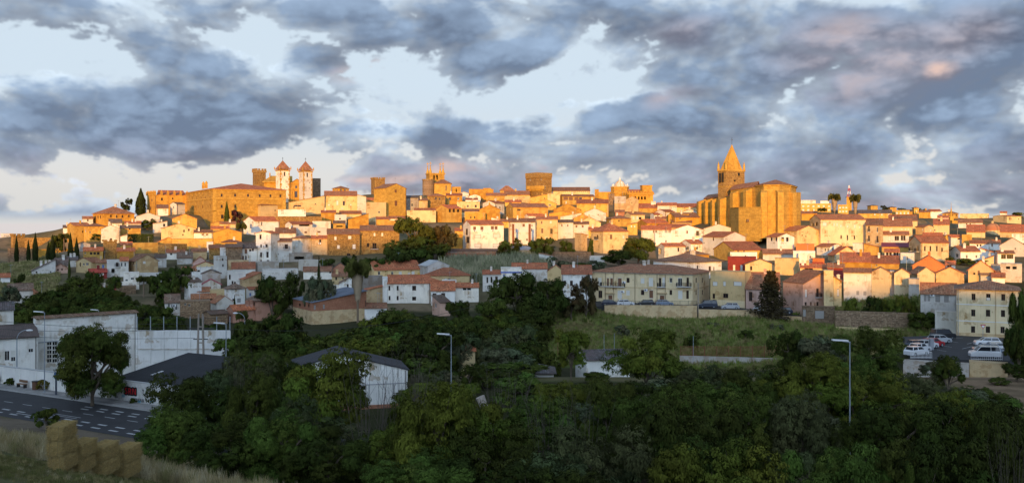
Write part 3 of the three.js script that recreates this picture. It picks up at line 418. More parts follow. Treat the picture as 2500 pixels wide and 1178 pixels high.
// shaded slope, centre
H('q5', 'white house with grey roof left of the brick gable', 840, 840, 1015, 180, 250, 'b', 'W', 'g', { w: '' });
H('q5', 'bare brick gable house by the fan palm', 1015, 1015, 1225, 205, 285, 'a', 'X', 'g', { rise: 1.5, w: '' });
H('q5', 'white house with long brown roof behind the olive-grey tree', 590, 590, 1000, 248, 345, 'b', 'W', 'o', { w: 'D975,228,20,10' });
H('q5', 'white flat block with pale brick side behind the cypress', 520, 610, 835, 112, 225, 'f', 'w', 'o', { w: '', th: 22 });
H('q5', 'long white wall house left of the dark round trees', 0, 0, 515, 240, 350, 'f', 'W', 'o', { w: '', par: .2 });
H('q5', 'cream house with dark roof left of the fan palm', 1000, 1000, 1228, 318, 420, 'b', 'C', 'o', { w: 'd1062,350,18,46;d1160,345,20,26' });
H('q5', 'white lean-to house left of the fan palm trunk', 1105, 1105, 1285, 425, 610, 'sa', 'W', 'g', { rise: 1.9, w: 'd1228,455,18,50', c: 0 });
H('q5', 'low white wall house in front of the white lean-to', 1000, 1000, 1120, 488, 610, 'f', 'W', 'o', { w: '' });
H('q5', 'dark grey blank wall house behind the fan palm', 1440, 1440, 1730, 348, 510, 'f', 'g', 'o', { w: '' });
H('q5', 'tan annex with rising red roof right of the fan palm', 1470, 1470, 1730, 520, 700, 'sa', 'c', 'r', { rise: .9, w: '', c: 0 });
H('q5', 'brick warehouse with sloping slate-blue roof', 440, 712, 1498, 700, 1000, 'sa', 'X', 'd', { rise: 2.1, th: 20, rmat: metalRoof('slate', [.19, .22, .27]), skirt: [800, 'c'], w: 'd535,730,30,40;d605,738,30,40;d665,742,24,40;g755,765,30,70;s770,935,30,90;g885,755,26,70;s890,925,30,100', c: 0, ant: false, nogroup: true, name: 'warehouse' });
H('q5', 'white house with dark roof right of the brick warehouse', 1470, 1470, 1767, 778, 900, 'b', 'W', 'o', { w: '', c: 0 });
H('b3', 'long yellow house with white gable end and brown roof', 278, 355, 787, 374, 450, 'b', 'C', 'r', { w: 'd400,405,22,34;d522,408,20,36;s597,408,26,38;s715,405,28,38', rise: 2.2, th: 16, c: 0 });
H('b3', 'grey weathered gable house under a white sheet roof', 772, 850, 1048, 338, 450, 'a', 'K', 'd', { rise: 1.4, rmat: metalRoof('whiteSheet', [.6, .6, .58]), w: '', th: 20, c: 0 });
H('b3', 'cream house with hipped red roof in front of the reeds', 835, 835, 1240, 425, 490, 'h', 'C', 'r', { rise: 1.8, w: 's1020,465,26,26;d1052,463,22,20', c: 0 });
H('b3', 'white wall end left of the white brown-windowed house', 432, 432, 478, 465, 670, 'f', 'W', 'o', { w: '' });
H('b3', 'white house with brown windows and red-brown roof', 480, 480, 878, 498, 670, 'b', 'W', 'r', { w: 'D495,543,16,45;D572,543,18,45;D725,543,36,45;D497,635,16,40;D572,635,18,40;D725,640,36,35', rise: 1.7, c: 0 });
H('b3', 'red hip roofed house behind the white brown-windowed house', 640, 640, 960, 488, 540, 'h', 'o', 'r', { w: '', c: 2 });
H('b3', 'lower white house with two brown windows and air conditioner', 882, 882, 1105, 560, 690, 'b', 'W', 'r', { w: 'D915,613,36,42;k955,615,1,1;D995,611,36,45', rise: 1.9, c: 0 });
H('b3', 'white flat house between the two red roofs', 985, 985, 1118, 492, 600, 'f', 'W', 'o', { w: '' });
H('b3', 'white house with roof terrace left of the blue striped house', 1107, 1107, 1325, 535, 660, 'b', 'W', 'r', { w: 'd1215,552,88,22', c: 1, cw: 'W' });
H('b3', 'small pinkish shed with grey roof in front of the white houses', 893, 962, 1060, 675, 790, 'sb', 'P', 'g', { w: 'd925,705,16,40', c: 0, th: 25 });
H('b3', 'white wall with brown roof by the dark tree tops', 265, 265, 470, 728, 830, 'b', 'W', 'o', { w: '', c: 0 });
H('b3', 'white house with three barred windows and red roof', 1362, 1362, 1530, 412, 560, 'b', 'W', 'r', { w: 'd1405,468,14,55;d1443,465,14,55;d1490,465,24,60', c: 1, cw: 'W' });
const blueHouse = H('b3', 'white flat house with a blue painted band', 1531, 1531, 1722, 372, 560, 'f', 'W', 'o', { w: 'u1560,440,18,50' });
{ const q = new Geo(), c = blueHouse.c, v = c.local(1600, 397).v; q.box(-.06, v - .18, -.3, c.LB + .06, v + .18, .06); part('painted_band', q, plain('blue', [.06, .12, .4], .8), blueHouse.house); }
H('b4', 'cream gable with red roof behind the big dark tree', 328, 328, 482, 388, 470, 'a', 'C', 'r', { rise: 1.7, w: '', c: 1, cw: 'w' });
H('b4', 'red roofed house left of the gable behind the big tree', 0, 0, 328, 362, 470, 'b', 'W', 'r', { w: '', c: 1, cw: 'w' });
// the street above the meadow
H('b4', 'white end house with red roof at the left of the yellow flats', 462, 462, 742, 412, 690, 'b', 'W', 'r', { d: 218, rise: 1.8, dep: 12, w: 'D552,498,26,50;D490,498,22,50;d640,500,26,50;D555,600,26,40', c: 1, cw: 'W', nogroup: true });
const flats = H('b4', 'long yellow two-storey flats with balconies above the meadow', 744, 1676, 1832, 412, 690, 'h', 'Y', 'o', { d: 212, th: 74, rise: 1.6, ov: .55, name: 'apartment_block', nogroup: true, c: 3, cw: 'w', ant: false,
  w: 's815,485,32,75;b890,487,20,80;b924,484,24,75;b1000,488,36,82;D1077,470,28,46;s1212,475,34,48;s1290,487,40,78;D1375,490,22,85;s1408,487,24,85;d1475,470,26,46;d1560,490,40,85;D1632,487,22,85;D820,600,36,70;b912,632,40,50;s1000,602,40,75;s1077,587,32,46;D1213,583,30,48;b1292,600,38,80;b1392,635,44,50;D1475,583,24,46;s1562,605,40,76;D1630,603,24,80;k1042,490,1,1;k1245,560,1,1;k1030,575,1,1;D1712,470,14,46;D1770,470,14,46;D1712,583,14,46;D1770,583,14,46' });
{ const { house, c } = flats; // balconies, string course, porches, drainpipes
  for (const [x0, x1, y] of [[830, 1052, 528], [1358, 1428, 532], [1535, 1668, 530]]) { const a = c.local(x0, y), b = c.local(x1, y), w = Math.abs(a.u - b.u); const bal = put('balcony', UNIT.balcony, M.frameW, house, 0, (a.v + b.v) / 2, -(a.u + b.u) / 2, -Math.PI / 2, w, 1, 1.1); put('railing', UNIT.rail, M.iron, bal, 0, 0, 0); }
  const sc = new Geo(), v = c.local(1200, 540).v; sc.box(-.08, v - .1, -c.LA, .04, v + .1, 0); sc.box(0, v - .1, 0, c.LB, v + .1, .08); part('string_course', sc, wallMat('c'), house);
  const fa = new Geo(); fa.box(-.3, c.h - .25, -c.LA - .3, .02, c.h + .02, .3); fa.box(.02, c.h - .25, .02, c.LB + .3, c.h + .02, .3); part('cornice', fa, M.frameW, house);
  for (const x of [868, 945, 1143, 1348, 1424]) { const q = c.local(x, 500), p = new Geo(); p.cyl(-.1, -q.u, -.3, c.h - .3, .06, .06, 6); part('drainpipe', p, M.frameB, house); }
  for (const x of [912, 1393]) { const q = c.local(x, 590), p = new Geo(); p.box(-.5, q.v - .05, -q.u - 1.3, 0, q.v + .1, -q.u + 1.3); part('porch_roof', p, wallMat('c'), house); } }
H('b5', 'white house with dark hipped roof behind the yellow flats', -92, 285, 540, 302, 450, 'h', 'W', 'g', { d: 238, rise: 1.7, ov: .5, w: 'd318,352,16,40;D432,365,22,50;D470,365,10,40;s240,360,20,16', th: 50, c: 2, cw: 'w', nogroup: true });
const beige = H('b5', 'beige flat-roofed modern house with white windows', 436, 757, 815, 400, 770, 'f', 'C', 'o', { d: 211, th: 74, par: .1, skirt: [655, 'Y'], w: 's480,503,44,40;s567,503,24,44;s690,503,78,40;d468,617,24,48;d578,614,48,42;g480,700,58,50;d658,705,30,56;d712,705,40,38', nogroup: true });
H('b5', 'house with broad brown roof behind the dark conifer', 766, 766, 1085, 547, 780, 'b', 'P', 'o', { d: 210, rise: 3.4, dep: 15, w: 'D810,620,30,90;d905,600,26,50', c: 1, nogroup: true });
H('b5', 'pink house with white window surrounds and sloping brown roof', 1112, 1297, 1490, 502, 780, 'sa', 'P', 'o', { d: 203, th: 40, rise: 2.7, c: 0, w: 's1325,590,20,70;v1432,585,24,80;D1322,690,20,36;b1370,690,20,44;D1432,690,20,40;s1100,560,12,30', nogroup: true });
H('b5', 'narrow stair tower with tall glass panels beside the pink house', 1490, 1490, 1578, 400, 780, 'f', 'C', 'o', { d: 202, dep: 5, w: grid('d', 1510, 1555, 2, 450, 680, 5, 34, 52), nogroup: true });
H('b5', 'tan lean-to house right of the glass stair tower', 1580, 1580, 1655, 478, 650, 'sr', 'C', 'o', { d: 206, rise: 1, w: 's1622,585,18,70', nogroup: true });
H('b5', 'low stone garage wall with two metal doors', 1287, 1287, 1592, 718, 840, 'f', 'Z', 'o', { d: 198, dep: 2.5, par: .1, w: 'g1310,775,28,70;g1450,790,90,80', name: 'garage_wall', cat: 'wall', nogroup: true });
H('b5', 'dark red flat house with white framed windows', 598, 598, 862, 270, 400, 'f', 'R', 'o', { w: 's657,358,20,60;s725,358,20,60' });
H('b5', 'white flat house on top of the dark red one', 620, 620, 870, 225, 285, 'f', 'W', 'o', { w: 'd762,250,12,24;k785,250,1,1;k890,250,1,1' });
H('b5', 'cream gable with three blind arches above the brown roof', 760, 760, 1035, 325, 425, 'a', 'C', 'o', { rise: 1.5, w: 'd815,358,20,40' });
H('b5', 'pale yellow flat house with outside stair', 1035, 1035, 1262, 282, 410, 'f', 'C', 'o', { w: '' });
H('b5', 'white flat house with flue above the pink roof', 1205, 1205, 1410, 215, 320, 'f', 'W', 'o', { w: 'd1363,220,10,24' });
H('b5', 'low house with long window under red sheet roof', 1270, 1270, 1510, 352, 420, 'b', 'C', 'r', { w: 'd1350,370,80,26', c: 2 });
H('b5', 'house with deep red wall and brown roof above the stair tower', 1525, 1525, 1680, 352, 430, 'b', 'R', 'o', { w: '' });
H('b5', 'red rooftop box among the chimneys', 1385, 1385, 1495, 285, 340, 'f', 'T', 'r', { w: '' });
// right of centre, around the church
H('z5', 'white house with red roof at the skyline left of the church', 20, 20, 200, 612, 680, 'b', 'W', 'r', { w: '' });
H('z5', 'small white gable house just left of the church buttresses', 262, 262, 392, 668, 720, 'a', 'W', 'o', { w: 'D345,680,10,14' });
H('z5', 'white houses with rust roofs left of the church, upper one', 0, 90, 182, 672, 750, 'b', 'W', 'r', {});
H('z5', 'ochre tumbledown house by the church buttresses', 105, 182, 412, 722, 800, 'b', 'O', 'o', { w: 'D135,748,10,22;d230,735,20,12' });
H('z5', 'cream house with brown roof left of the tumbledown ochre house', 0, 0, 98, 738, 810, 'b', 'C', 'o', {});
H('z5', 'cream house with long rust roof above the white gable', 0, 62, 345, 818, 905, 'b', 'C', 'r', { w: 'g105,840,18,40;g130,840,18,40', th: 20 });
H('z5', 'low white block with dark cornice left of the white gable', 0, 0, 152, 880, 980, 'f', 'W', 'o', { w: 'd100,945,10,20' });
H('z5', 'white gable house with small balcony below the church', 150, 150, 455, 842, 975, 'a', 'W', 'r', { rise: 1.8, w: 'b297,850,16,30;v393,870,26,46' });
H('z5', 'wide white gable at the foot of the church buttresses', 450, 450, 730, 828, 930, 'a', 'W', 'o', { rise: 1.6, w: '' });
H('z5', 'white house with red roof in front of the church chapel', 808, 808, 958, 825, 965, 'sr', 'W', 'r', { rise: .7, w: 'D842,830,18,18;d918,898,10,14' });
H('z5', 'small white house with wide arched opening under the apse', 985, 985, 1152, 795, 880, 'f', 'W', 'o', { w: 'o1030,814,44,24' });
H('z5', 'large cream gable house with brown roof right of the apse', 1118, 1320, 1525, 848, 990, 'a', 'C', 'o', { w: 'D1365,890,8,14;D1400,900,8,10' });
H('z5', 'white house with four arched windows below the apse', 1035, 1138, 1292, 905, 1050, 'a', 'W', 'r', { w: 'o1078,925,22,34;o1122,925,22,34;o1187,920,24,40;o1228,920,24,40', th: 40 });
H('z5', 'white house with tall side wall and red roof', 440, 640, 838, 905, 1070, 'a', 'W', 'r', { w: 'd540,925,12,30;d452,960,8,12' });
H('z5', 'houses with rust roofs and chimney left of the tall white side wall', 230, 330, 452, 968, 1050, 'b', 'W', 'r', { th: 30 });
H('z5', 'ochre house with dark hipped roof above the dark villa roof', 215, 300, 500, 1068, 1130, 'h', 'O', 'g', { w: '' });
H('z5', 'ochre house with broad rust roof above the dark red house', 545, 728, 1000, 1028, 1115, 'b', 'o', 'r', { th: 25, w: 'd770,1035,14,14;D825,1040,14,20' });
H('z5', 'house with red terrace wall among the roofs', 1308, 1308, 1478, 985, 1050, 'f', 'T', 'r', { w: '' });
H('z5', 'low brown roofed house left of the red terrace wall', 1000, 1000, 1290, 1060, 1110, 'b', 'w', 'o', { w: '' });
// middle of the hill
H('z3', 'big cream-white house with four windows in a row', 120, 120, 425, 370, 515, 'b', 'C', 'o', { dep: 13, w: 's160,455,24,16;s240,437,18,46;d300,440,20,42;s365,455,14,14;k285,490,1,1', c: 0 });
H('z3', 'square belvedere with arched openings above the big cream house', 195, 262, 347, 300, 372, 'h', 'O', 'o', { d: 425, rise: 1.1, w: 'd212,320,10,18;d236,320,10,18;d275,318,18,22;d312,320,18,24', c: 0, ant: false });
H('z3', 'large plain stone house with wide gable facing the valley', 580, 693, 880, 298, 580, 'a', 'S', 'o', { rise: 1.9, w: 'b782,327,20,26;b785,440,24,48', th: 35, c: 0 });
H('z3', 'white wall house between the two big houses', 425, 425, 508, 380, 530, 'sr', 'w', 'o', { rise: .9, w: '' });
H('z3', 'cream flat house with one window left of the large stone house', 510, 510, 693, 442, 600, 'f', 'C', 'o', { w: 'd628,522,16,26' });
H('z3', 'house with orange roof and belvedere tucked behind the white wall', 515, 515, 612, 410, 460, 'b', 'o', 'r', {});
H('z3', 'dark slate-roofed house in the shadow of the large stone house', 882, 882, 992, 388, 520, 'b', 'G', 'd', { w: 'd935,455,22,34' });
H('z3', 'cream house with brown roof right of the slate-roofed house', 948, 948, 1078, 414, 515, 'b', 'C', 'o', { w: '' });
H('z3', 'stone house with two small windows below the round apse', 1076, 1076, 1242, 372, 485, 'h', 'D', 'o', { w: 'D1155,396,16,24;D1190,400,14,20' });
H('z3', 'ochre house with red roof right of the two-window stone house', 1250, 1250, 1400, 368, 440, 'b', 'O', 'r', {});
H('z3', 'white gable on the skyline right of the bell tower', 1370, 1370, 1460, 348, 400, 'a', 'W', 'o', { w: '' });
H('z3', 'ruined ochre walls on the skyline right of the white gable', 1462, 1462, 1690, 318, 390, 'f', 'O', 'o', { w: '' });
H('z3', 'tiny white gable house below the ruined skyline walls', 1462, 1462, 1570, 375, 420, 'a', 'W', 'r', {});
H('z3', 'white house with dark windows above the satellite dishes', 1430, 1430, 1545, 408, 460, 'sb', 'W', 'r', { rise: .9, w: 'd1490,425,24,14' });
H('z3', 'cream flat house with satellite dishes', 1350, 1350, 1562, 435, 520, 'f', 'C', 'o', {});
H('z3', 'cream house with red-brown roof above the great sunlit tree', 955, 955, 1165, 514, 570, 'b', 'C', 'r', { w: '' });
H('z3', 'long low cream house behind the great sunlit tree top', 885, 885, 1155, 518, 610, 'f', 'C', 'o', { w: '' });
H('z3', 'ochre house with open attic windows right of the great tree', 1155, 1268, 1395, 488, 610, 'b', 'o', 'r', { w: 'D1285,505,20,34;D1322,505,20,34;D1362,510,22,26', th: 35 });
H('z3', 'narrow cream house with brown roof right of the attic windows', 1392, 1392, 1560, 515, 560, 'b', 'C', 'o', { w: '' });
H('z3', 'ochre wall house with two slit windows', 1425, 1425, 1615, 538, 610, 'f', 'O', 'o', { w: 'D1480,570,10,22;D1515,570,10,22' });
H('z3', 'large bare ochre gable left of the square tower hill', 1560, 1560, 1752, 498, 585, 'a', 'O', 'o', { rise: 2, w: '' });
H('z3', 'white house with blue shadowed windows beside the bare ochre gable', 1590, 1702, 1790, 440, 530, 'b', 'W', 'r', { w: 'd1715,470,10,20;d1750,480,10,20' });
H('z3', 'ochre cottage with red roof above the stone guest house', 600, 600, 722, 588, 650, 'b', 'o', 'r', {});
H('z3', 'white cottage with orange roof left of the great tree', 715, 715, 875, 582, 640, 'b', 'W', 'l', {});
H('z3', 'ochre wall house behind the stone guest house roof', 640, 640, 830, 612, 670, 'f', 'o', 'o', { w: '' });
H('z3', 'pock-marked stone house with pale window surrounds, left half', 146, 146, 450, 728, 915, 'b', 'D', 'o', { dep: 10, w: 's222,765,22,34;s355,757,32,32;s250,845,26,34;s395,842,30,46;D345,925,34,40', c: 0, cw: 'D' });
H('z3', 'pock-marked stone house with dark balcony, right half', 452, 452, 815, 694, 895, 'b', 'D', 'o', { dep: 10, w: 's585,730,16,30;s657,730,18,32;D525,828,24,38;v585,835,38,56', c: 0 });
H('z3', 'white modern flats with red roof right of the great tree', 1408, 1478, 1785, 640, 880, 'b', 'W', 'r', { rise: 1.5, th: 14, w: 'b1515,672,26,32;b1583,672,28,32;b1680,668,28,32;b1715,668,26,32;k1515,696,1,1;k1585,696,1,1;k1685,694,1,1;s1545,747,58,34;d1722,742,50,28;s1720,742,66,34;s1545,832,60,34;s1715,832,60,36;d1440,705,28,60;d1450,780,40,60', c: 0 });
H('z3', 'ochre flat house between the great tree and the white flats', 1258, 1258, 1402, 745, 880, 'f', 'O', 'o', { w: '' });
H('z3', 'red-roofed lean-to behind the ochre flat house', 1330, 1330, 1408, 695, 770, 'b', 'o', 'r', { w: '' });
H('q1', 'ochre pavilion with stepped roof on the skyline left of the square tower', 240, 240, 440, 138, 190, 'h', 'o', 'o', { d: 455, rise: 2.2, w: '', c: 0 });
H('q1', 'plain ochre block on the skyline left of the stepped pavilion', 0, 0, 110, 118, 210, 'f', 'O', 'o', { d: 450, w: '', par: .2 });
H('q1', 'cream long-roofed house with a row of tiny windows beside the square tower', 988, 988, 1535, 152, 205, 'b', 'C', 'o', { d: 445, dep: 12, w: grid('d', 1015, 1500, 18, 166, 166, 1, 9, 12), c: 0, ant: false });
H('q1', 'ochre house with brown roof left of the square tower', 40, 40, 320, 218, 290, 'b', 'o', 'o', { w: '' });
H('q1', 'long brown-roofed house at the foot of the square tower', 300, 300, 670, 208, 260, 'b', 'o', 'o', { w: '', dep: 12 });
H('q1', 'ochre house with rising roof below the square tower', 680, 680, 960, 245, 320, 'sa', 'o', 'o', { rise: 1.8, w: 'D880,250,12,20' });
H('q1', 'cream wall house left of the loggia', 925, 925, 1105, 205, 340, 'f', 'C', 'o', { w: '' });
H('q1', 'long house with shuttered loggia under brown roof', 1102, 1138, 1600, 228, 340, 'b', 'o', 'o', { dep: 10, th: 14, w: 'b1185,260,64,44;b1260,262,56,44;b1340,264,56,44;d1400,262,40,36', c: 1, cw: 'W' });
H('q1', 'cream flat house below the foot of the square tower', 305, 305, 680, 242, 300, 'f', 'C', 'o', { w: 'D490,275,14,10' });
H('q1', 'small ochre house with red roof above the twin-window house', 310, 310, 545, 312, 370, 'b', 'o', 'r', { w: 'D390,325,40,14' });
H('q1', 'ochre gable with dark square window', 735, 735, 1050, 335, 410, 'a', 'o', 'o', { rise: 1.9, w: 'd955,345,40,34' });
H('q1', 'wide bare ochre gable in the middle of the hill', 1010, 1010, 1400, 422, 500, 'a', 'O', 'o', { rise: 2.5, w: '' });
H('q1', 'ochre house with twin window and drainpipe', 330, 430, 930, 384, 560, 'b', 'o', 'o', { w: 'D500,424,22,26;D524,424,22,26;d392,410,10,16', th: 18 });
H('q1', 'lower bare ochre gable in front of the wide one', 945, 945, 1310, 478, 540, 'a', 'O', 'o', { rise: 1, w: '' });
H('q1', 'pinkish gable house with red-brown roof in mid hill', 590, 650, 880, 508, 575, 'b', 'w', 'r', { w: 'D725,548,26,24', th: 22 });
H('q1', 'long ochre house with small window below the loggia', 1345, 1345, 1800, 330, 480, 'b', 'o', 'r', { w: 'D1618,350,18,32' });
H('q1', 'rounded white gable house below the long ochre house', 1435, 1435, 1767, 472, 560, 'a', 'W', 'o', { rise: 2, w: 'D1652,492,14,18' });
H('q1', 'white lean-to beside the bare ochre gables', 1110, 1110, 1410, 520, 590, 'sa', 'W', 'r', { rise: 1.5, w: '' });
H('q1', 'ochre gable with ragged roof edge above the white cottages', 1300, 1300, 1560, 545, 620, 'a', 'o', 'o', { rise: 1.6, w: '' });
H('q1', 'cream gable with curved roof edge right of the white cottages', 1370, 1370, 1690, 608, 710, 'a', 'C', 'o', { rise: 2.2, w: '' });
H('q1', 'low brown-roofed house behind the white house with red shutter', 250, 250, 440, 592, 670, 'b', 'o', 'o', { w: '' });
H('q1', 'white lean-to behind the white modern flats', 115, 115, 262, 570, 650, 'sr', 'W', 'o', { rise: 1, w: 'd145,565,16,20' });
H('q1', 'white house with red shutter between the rusty columns', 365, 365, 750, 598, 910, 'b', 'W', 'o', { w: 'b580,645,38,48;u472,720,22,60;d700,650,14,30;d695,710,16,50' });
H('q1', 'lower white block between the rusty columns', 447, 447, 652, 768, 920, 'f', 'W', 'o', { w: 'D628,852,20,30;o600,930,60,20' });
H('q1', 'tall cream house with brown double door', 757, 757, 1070, 560, 850, 'b', 'C', 'o', { w: 'b848,725,34,78;b840,605,22,46;s970,600,26,36;D980,730,36,78;k905,830,1,1' });
H('q1', 'white cottage with two small square windows, left one', 1075, 1075, 1295, 602, 820, 'b', 'W', 'g', { w: 'b1130,648,18,28;b1215,648,18,28' });
H('q1', 'white cottage with two small square windows, right one', 1298, 1298, 1520, 627, 800, 'b', 'W', 'o', { w: 'b1340,660,26,32;b1430,660,26,32' });
H('q1', 'ruined cream wall house beside the yellow corner house', 1315, 1408, 1495, 790, 1000, 'sr', 'c', 'r', { rise: .6, w: '', th: 40, c: 0 });
H('q1', 'ochre house with red roof edge left of the corner house', 1515, 1515, 1650, 708, 820, 'b', 'o', 'r', { w: '' });
H('q2', 'grey rubble house end with pale corner strip', 415, 415, 582, 245, 430, 'f', 'K', 'o', { w: 'D470,300,10,10' });
H('q2', 'cream gable house with mottled wall below the palace', 582, 582, 760, 275, 430, 'a', 'c', 'o', { rise: 1.4, w: 'd665,320,10,14;D595,340,12,14' });
H('q2', 'dark rubble wall house left of the mottled gable', 330, 330, 415, 205, 340, 'f', 'Z', 'o', { w: '' });
H('q2', 'long pale yard wall house below the mottled gable', 415, 415, 760, 350, 440, 'f', 'c', 'o', { w: '' });
H('q2', 'broad rust roofs with white chimneys right of the mottled gable', 765, 765, 1200, 398, 450, 'b', 'o', 'r', { dep: 12, c: 4, cw: 'W', w: '' });
H('q2', 'white house with rust roof on the skyline right of the palace', 1030, 1072, 1310, 358, 420, 'b', 'W', 'r', { th: 15, w: '' });
H('q2', 'cream house with long rust roof reaching the church', 1310, 1310, 1690, 384, 460, 'b', 'C', 'r', { dep: 9, w: '' });
H('q2', 'brick-red patched house below the rubble house end', 425, 425, 560, 455, 530, 'b', 'X', 'o', { w: 'd455,485,16,30' });
H('q2', 'house with brown roof and two white doors', 560, 650, 850, 492, 590, 'b', 'C', 'o', { w: 's690,540,28,46;s745,540,28,46;D785,545,38,38', th: 25 });
H('q2', 'ochre house with hipped brown roof left of the two white doors', 300, 375, 650, 548, 650, 'h', 'o', 'o', { w: 's310,605,20,40;s345,600,20,44;D480,580,20,20' });
H('q2', 'white house with stubby chimneys in mid slope', 930, 990, 1140, 495, 570, 'b', 'W', 'r', { w: 'D1040,500,10,16' });
H('q2', 'white flat house with red and dark openings', 1130, 1130, 1270, 455, 530, 'f', 'W', 'o', { w: 'b1160,482,26,26;d1222,484,20,36' });
H('q2', 'ochre ruin with red opening left of the church', 1190, 1190, 1490, 505, 620, 'f', 'O', 'o', { w: 'b1215,570,16,40;d1335,560,20,20' });
H('q2', 'low cream house with brown roof below the ochre ruin', 1240, 1240, 1530, 605, 650, 'b', 'C', 'o', { w: '' });
H('q2', 'ochre house with two arched white windows', 600, 600, 745, 640, 770, 'sa', 'o', 'r', { rise: .7, w: 's660,660,20,28;s705,660,20,28' });
H('q2', 'streaked ochre house with rust roof right of the arched windows', 742, 870, 1190, 612, 710, 'b', 'O', 'r', { th: 25, w: 'b940,650,24,30' });
H('q2', 'white house with grey shutters above the round leafy tree', 800, 800, 1232, 708, 900, 'b', 'W', 'r', { w: 'b980,735,16,40;D1015,735,14,36;g1158,718,38,66;g1205,718,34,66;d1080,880,12,40', dep: 8 });
H('q2', 'yellow corner house with red hipped roof and twin slit windows', 75, 255, 612, 730, 1040, 'h', 'C', 'r', { rise: 2.7, w: 'v170,815,22,64;b358,812,12,66;b374,812,12,66;s545,815,24,50', c: 1, cw: 'C', th: 27 });
H('q2', 'white house with porch column and brown window', 1045, 1135, 1435, 948, 1140, 'b', 'W', 'r', { w: 'D1335,995,24,58;o1070,1020,40,80', th: 22, c: 0 });
// right: town
H('q6', 'brick flats with pale windows behind the tall palms, left block', 35, 35, 470, 112, 240, 'f', 'o', 'o', { d: 480, w: grid('s', 70, 440, 6, 135, 190, 2, 30, 24), name: 'apartment_block', ...FAR });
H('q6', 'brick flats with pale windows between the tall palms', 570, 570, 720, 128, 250, 'f', 'o', 'o', { d: 478, w: grid('s', 600, 690, 3, 155, 210, 2, 28, 22), name: 'apartment_block', ...FAR });
H('q6', 'white penthouse with aerials right of the church', 35, 35, 250, 62, 115, 'f', 'W', 'o', { d: 486, w: '', name: 'apartment_block', ...FAR });
H('q6', 'white rooftop room left of the tall palms', 318, 318, 440, 72, 115, 'f', 'W', 'o', { d: 486, w: '', name: 'apartment_block', ...FAR });
H('q6', 'square orange rooftop block with dark eaves right of the mast', 992, 1042, 1142, 128, 240, 'h', 'o', 'g', { d: 470, rise: .4, w: '', c: 0, name: 'apartment_block', ...FAR });
H('q6', 'orange rooftop block beside the skyline pine', 1280, 1322, 1412, 152, 240, 'h', 'o', 'g', { d: 470, rise: .4, w: '', c: 0, name: 'apartment_block', ...FAR });
H('q6', 'small orange rooftop block with flat dark cap', 1637, 1665, 1732, 158, 240, 'h', 'o', 'g', { d: 470, rise: .4, w: 's1700,205,16,18', c: 0, name: 'apartment_block', ...FAR });
H('q6', 'long orange block with grey roof below the skyline rooftops', 862, 862, 1348, 238, 300, 'b', 'o', 'd', { d: 445, w: grid('s', 1100, 1300, 3, 255, 255, 1, 24, 20), name: 'apartment_block', ...FAR });
H('q6', 'orange block with white windows right of the skyline pine', 1400, 1400, 1600, 208, 290, 'f', 'o', 'o', { d: 460, w: grid('s', 1420, 1580, 4, 235, 235, 1, 26, 30), name: 'apartment_block', ...FAR });
H('q6', 'brown roofed house between the church and the palms', 45, 45, 270, 240, 330, 'b', 'O', 'o', { w: '' });
H('q6', 'long cream institution with two rows of windows', 165, 320, 968, 328, 690, 'b', 'Y', 'o', { w: 's380,395,60,56;s515,400,14,56;s558,400,14,56;s613,420,14,44;s710,425,14,44;s812,425,24,60;s885,438,24,44;D615,578,14,52;D705,588,20,78;D805,585,14,56;D208,400,28,46;D260,392,32,52', th: 20, c: 0, dep: 12, rise: 1.6 });
H('q6', 'tall old house with four iron balconies', 970, 970, 1215, 408, 700, 'b', 'c', 'o', { dep: 12, w: 'v1015,460,20,78;d1137,475,18,80;v1015,598,22,86;v1137,610,24,100' });
H('q6', 'cream house under the widest mottled brown roof', 1217, 1217, 1640, 425, 540, 'b', 'C', 'o', { dep: 15, w: 's1335,468,20,34;s1490,468,14,16;s1540,468,14,16;s1585,468,14,16', c: 1, cw: 'W', rise: 2.6 });
H('q6', 'brown roofs behind the old balcony house', 1300, 1300, 1700, 330, 400, 'b', 'C', 'r', { dep: 12, w: '' });
H('q6', 'white house with glazed gallery windows', 1217, 1217, 1590, 545, 690, 'b', 'W', 'o', { w: 's1310,600,36,80;d1400,595,30,66;d1432,595,30,66;d1490,592,30,72;d1525,592,30,72' });
H('q6', 'white house with three windows and red roof below the institution', 262, 460, 640, 718, 830, 'a', 'W', 'r', { w: 'd385,760,26,46;d425,760,26,46;d495,755,34,46' });
H('q6', 'plain white block right of the three-window house', 782, 782, 938, 692, 840, 'f', 'W', 'o', { w: '' });
H('q6', 'ochre wall house falling to the right below the balcony house', 938, 938, 1160, 720, 850, 'sr', 'o', 'o', { rise: 1, w: '' });
H('q6', 'cream gable house with long rust roof, mid right', 425, 520, 880, 838, 910, 'a', 'C', 'r', { w: 'd850,825,30,30', rise: 2.4 });
H('q6', 'house with glazed white veranda and red roof', 1240, 1240, 1455, 792, 880, 'b', 'W', 'r', { w: 'd1280,825,36,64;d1325,825,36,64;d1385,825,36,64;d1425,825,30,64' });
H('q6', 'small white flat house with one slit window', 1470, 1470, 1670, 833, 935, 'f', 'W', 'o', { w: 'd1565,885,14,50' });
H('q6', 'purple and maroon roofed shed above the glazed veranda', 1200, 1200, 1585, 715, 790, 'b', 'o', 'b', { rmat: plain('maroonSheet', [.2, .04, .06], .6), w: '' });
H('q6', 'wide cluster of rust roofs with aerials', 600, 600, 1040, 935, 1010, 'b', 'O', 'r', { dep: 14, w: '', c: 1 });
H('q6', 'second wide rust roof right of the cluster', 1040, 1040, 1450, 955, 1010, 'b', 'o', 'r', { dep: 11, w: 'd1125,985,20,20', c: 1 });
H('q6', 'white terraced house with dark openings at the far left of the roofs', 0, 0, 225, 840, 980, 'f', 'W', 'o', { w: 'd170,810,14,40' });
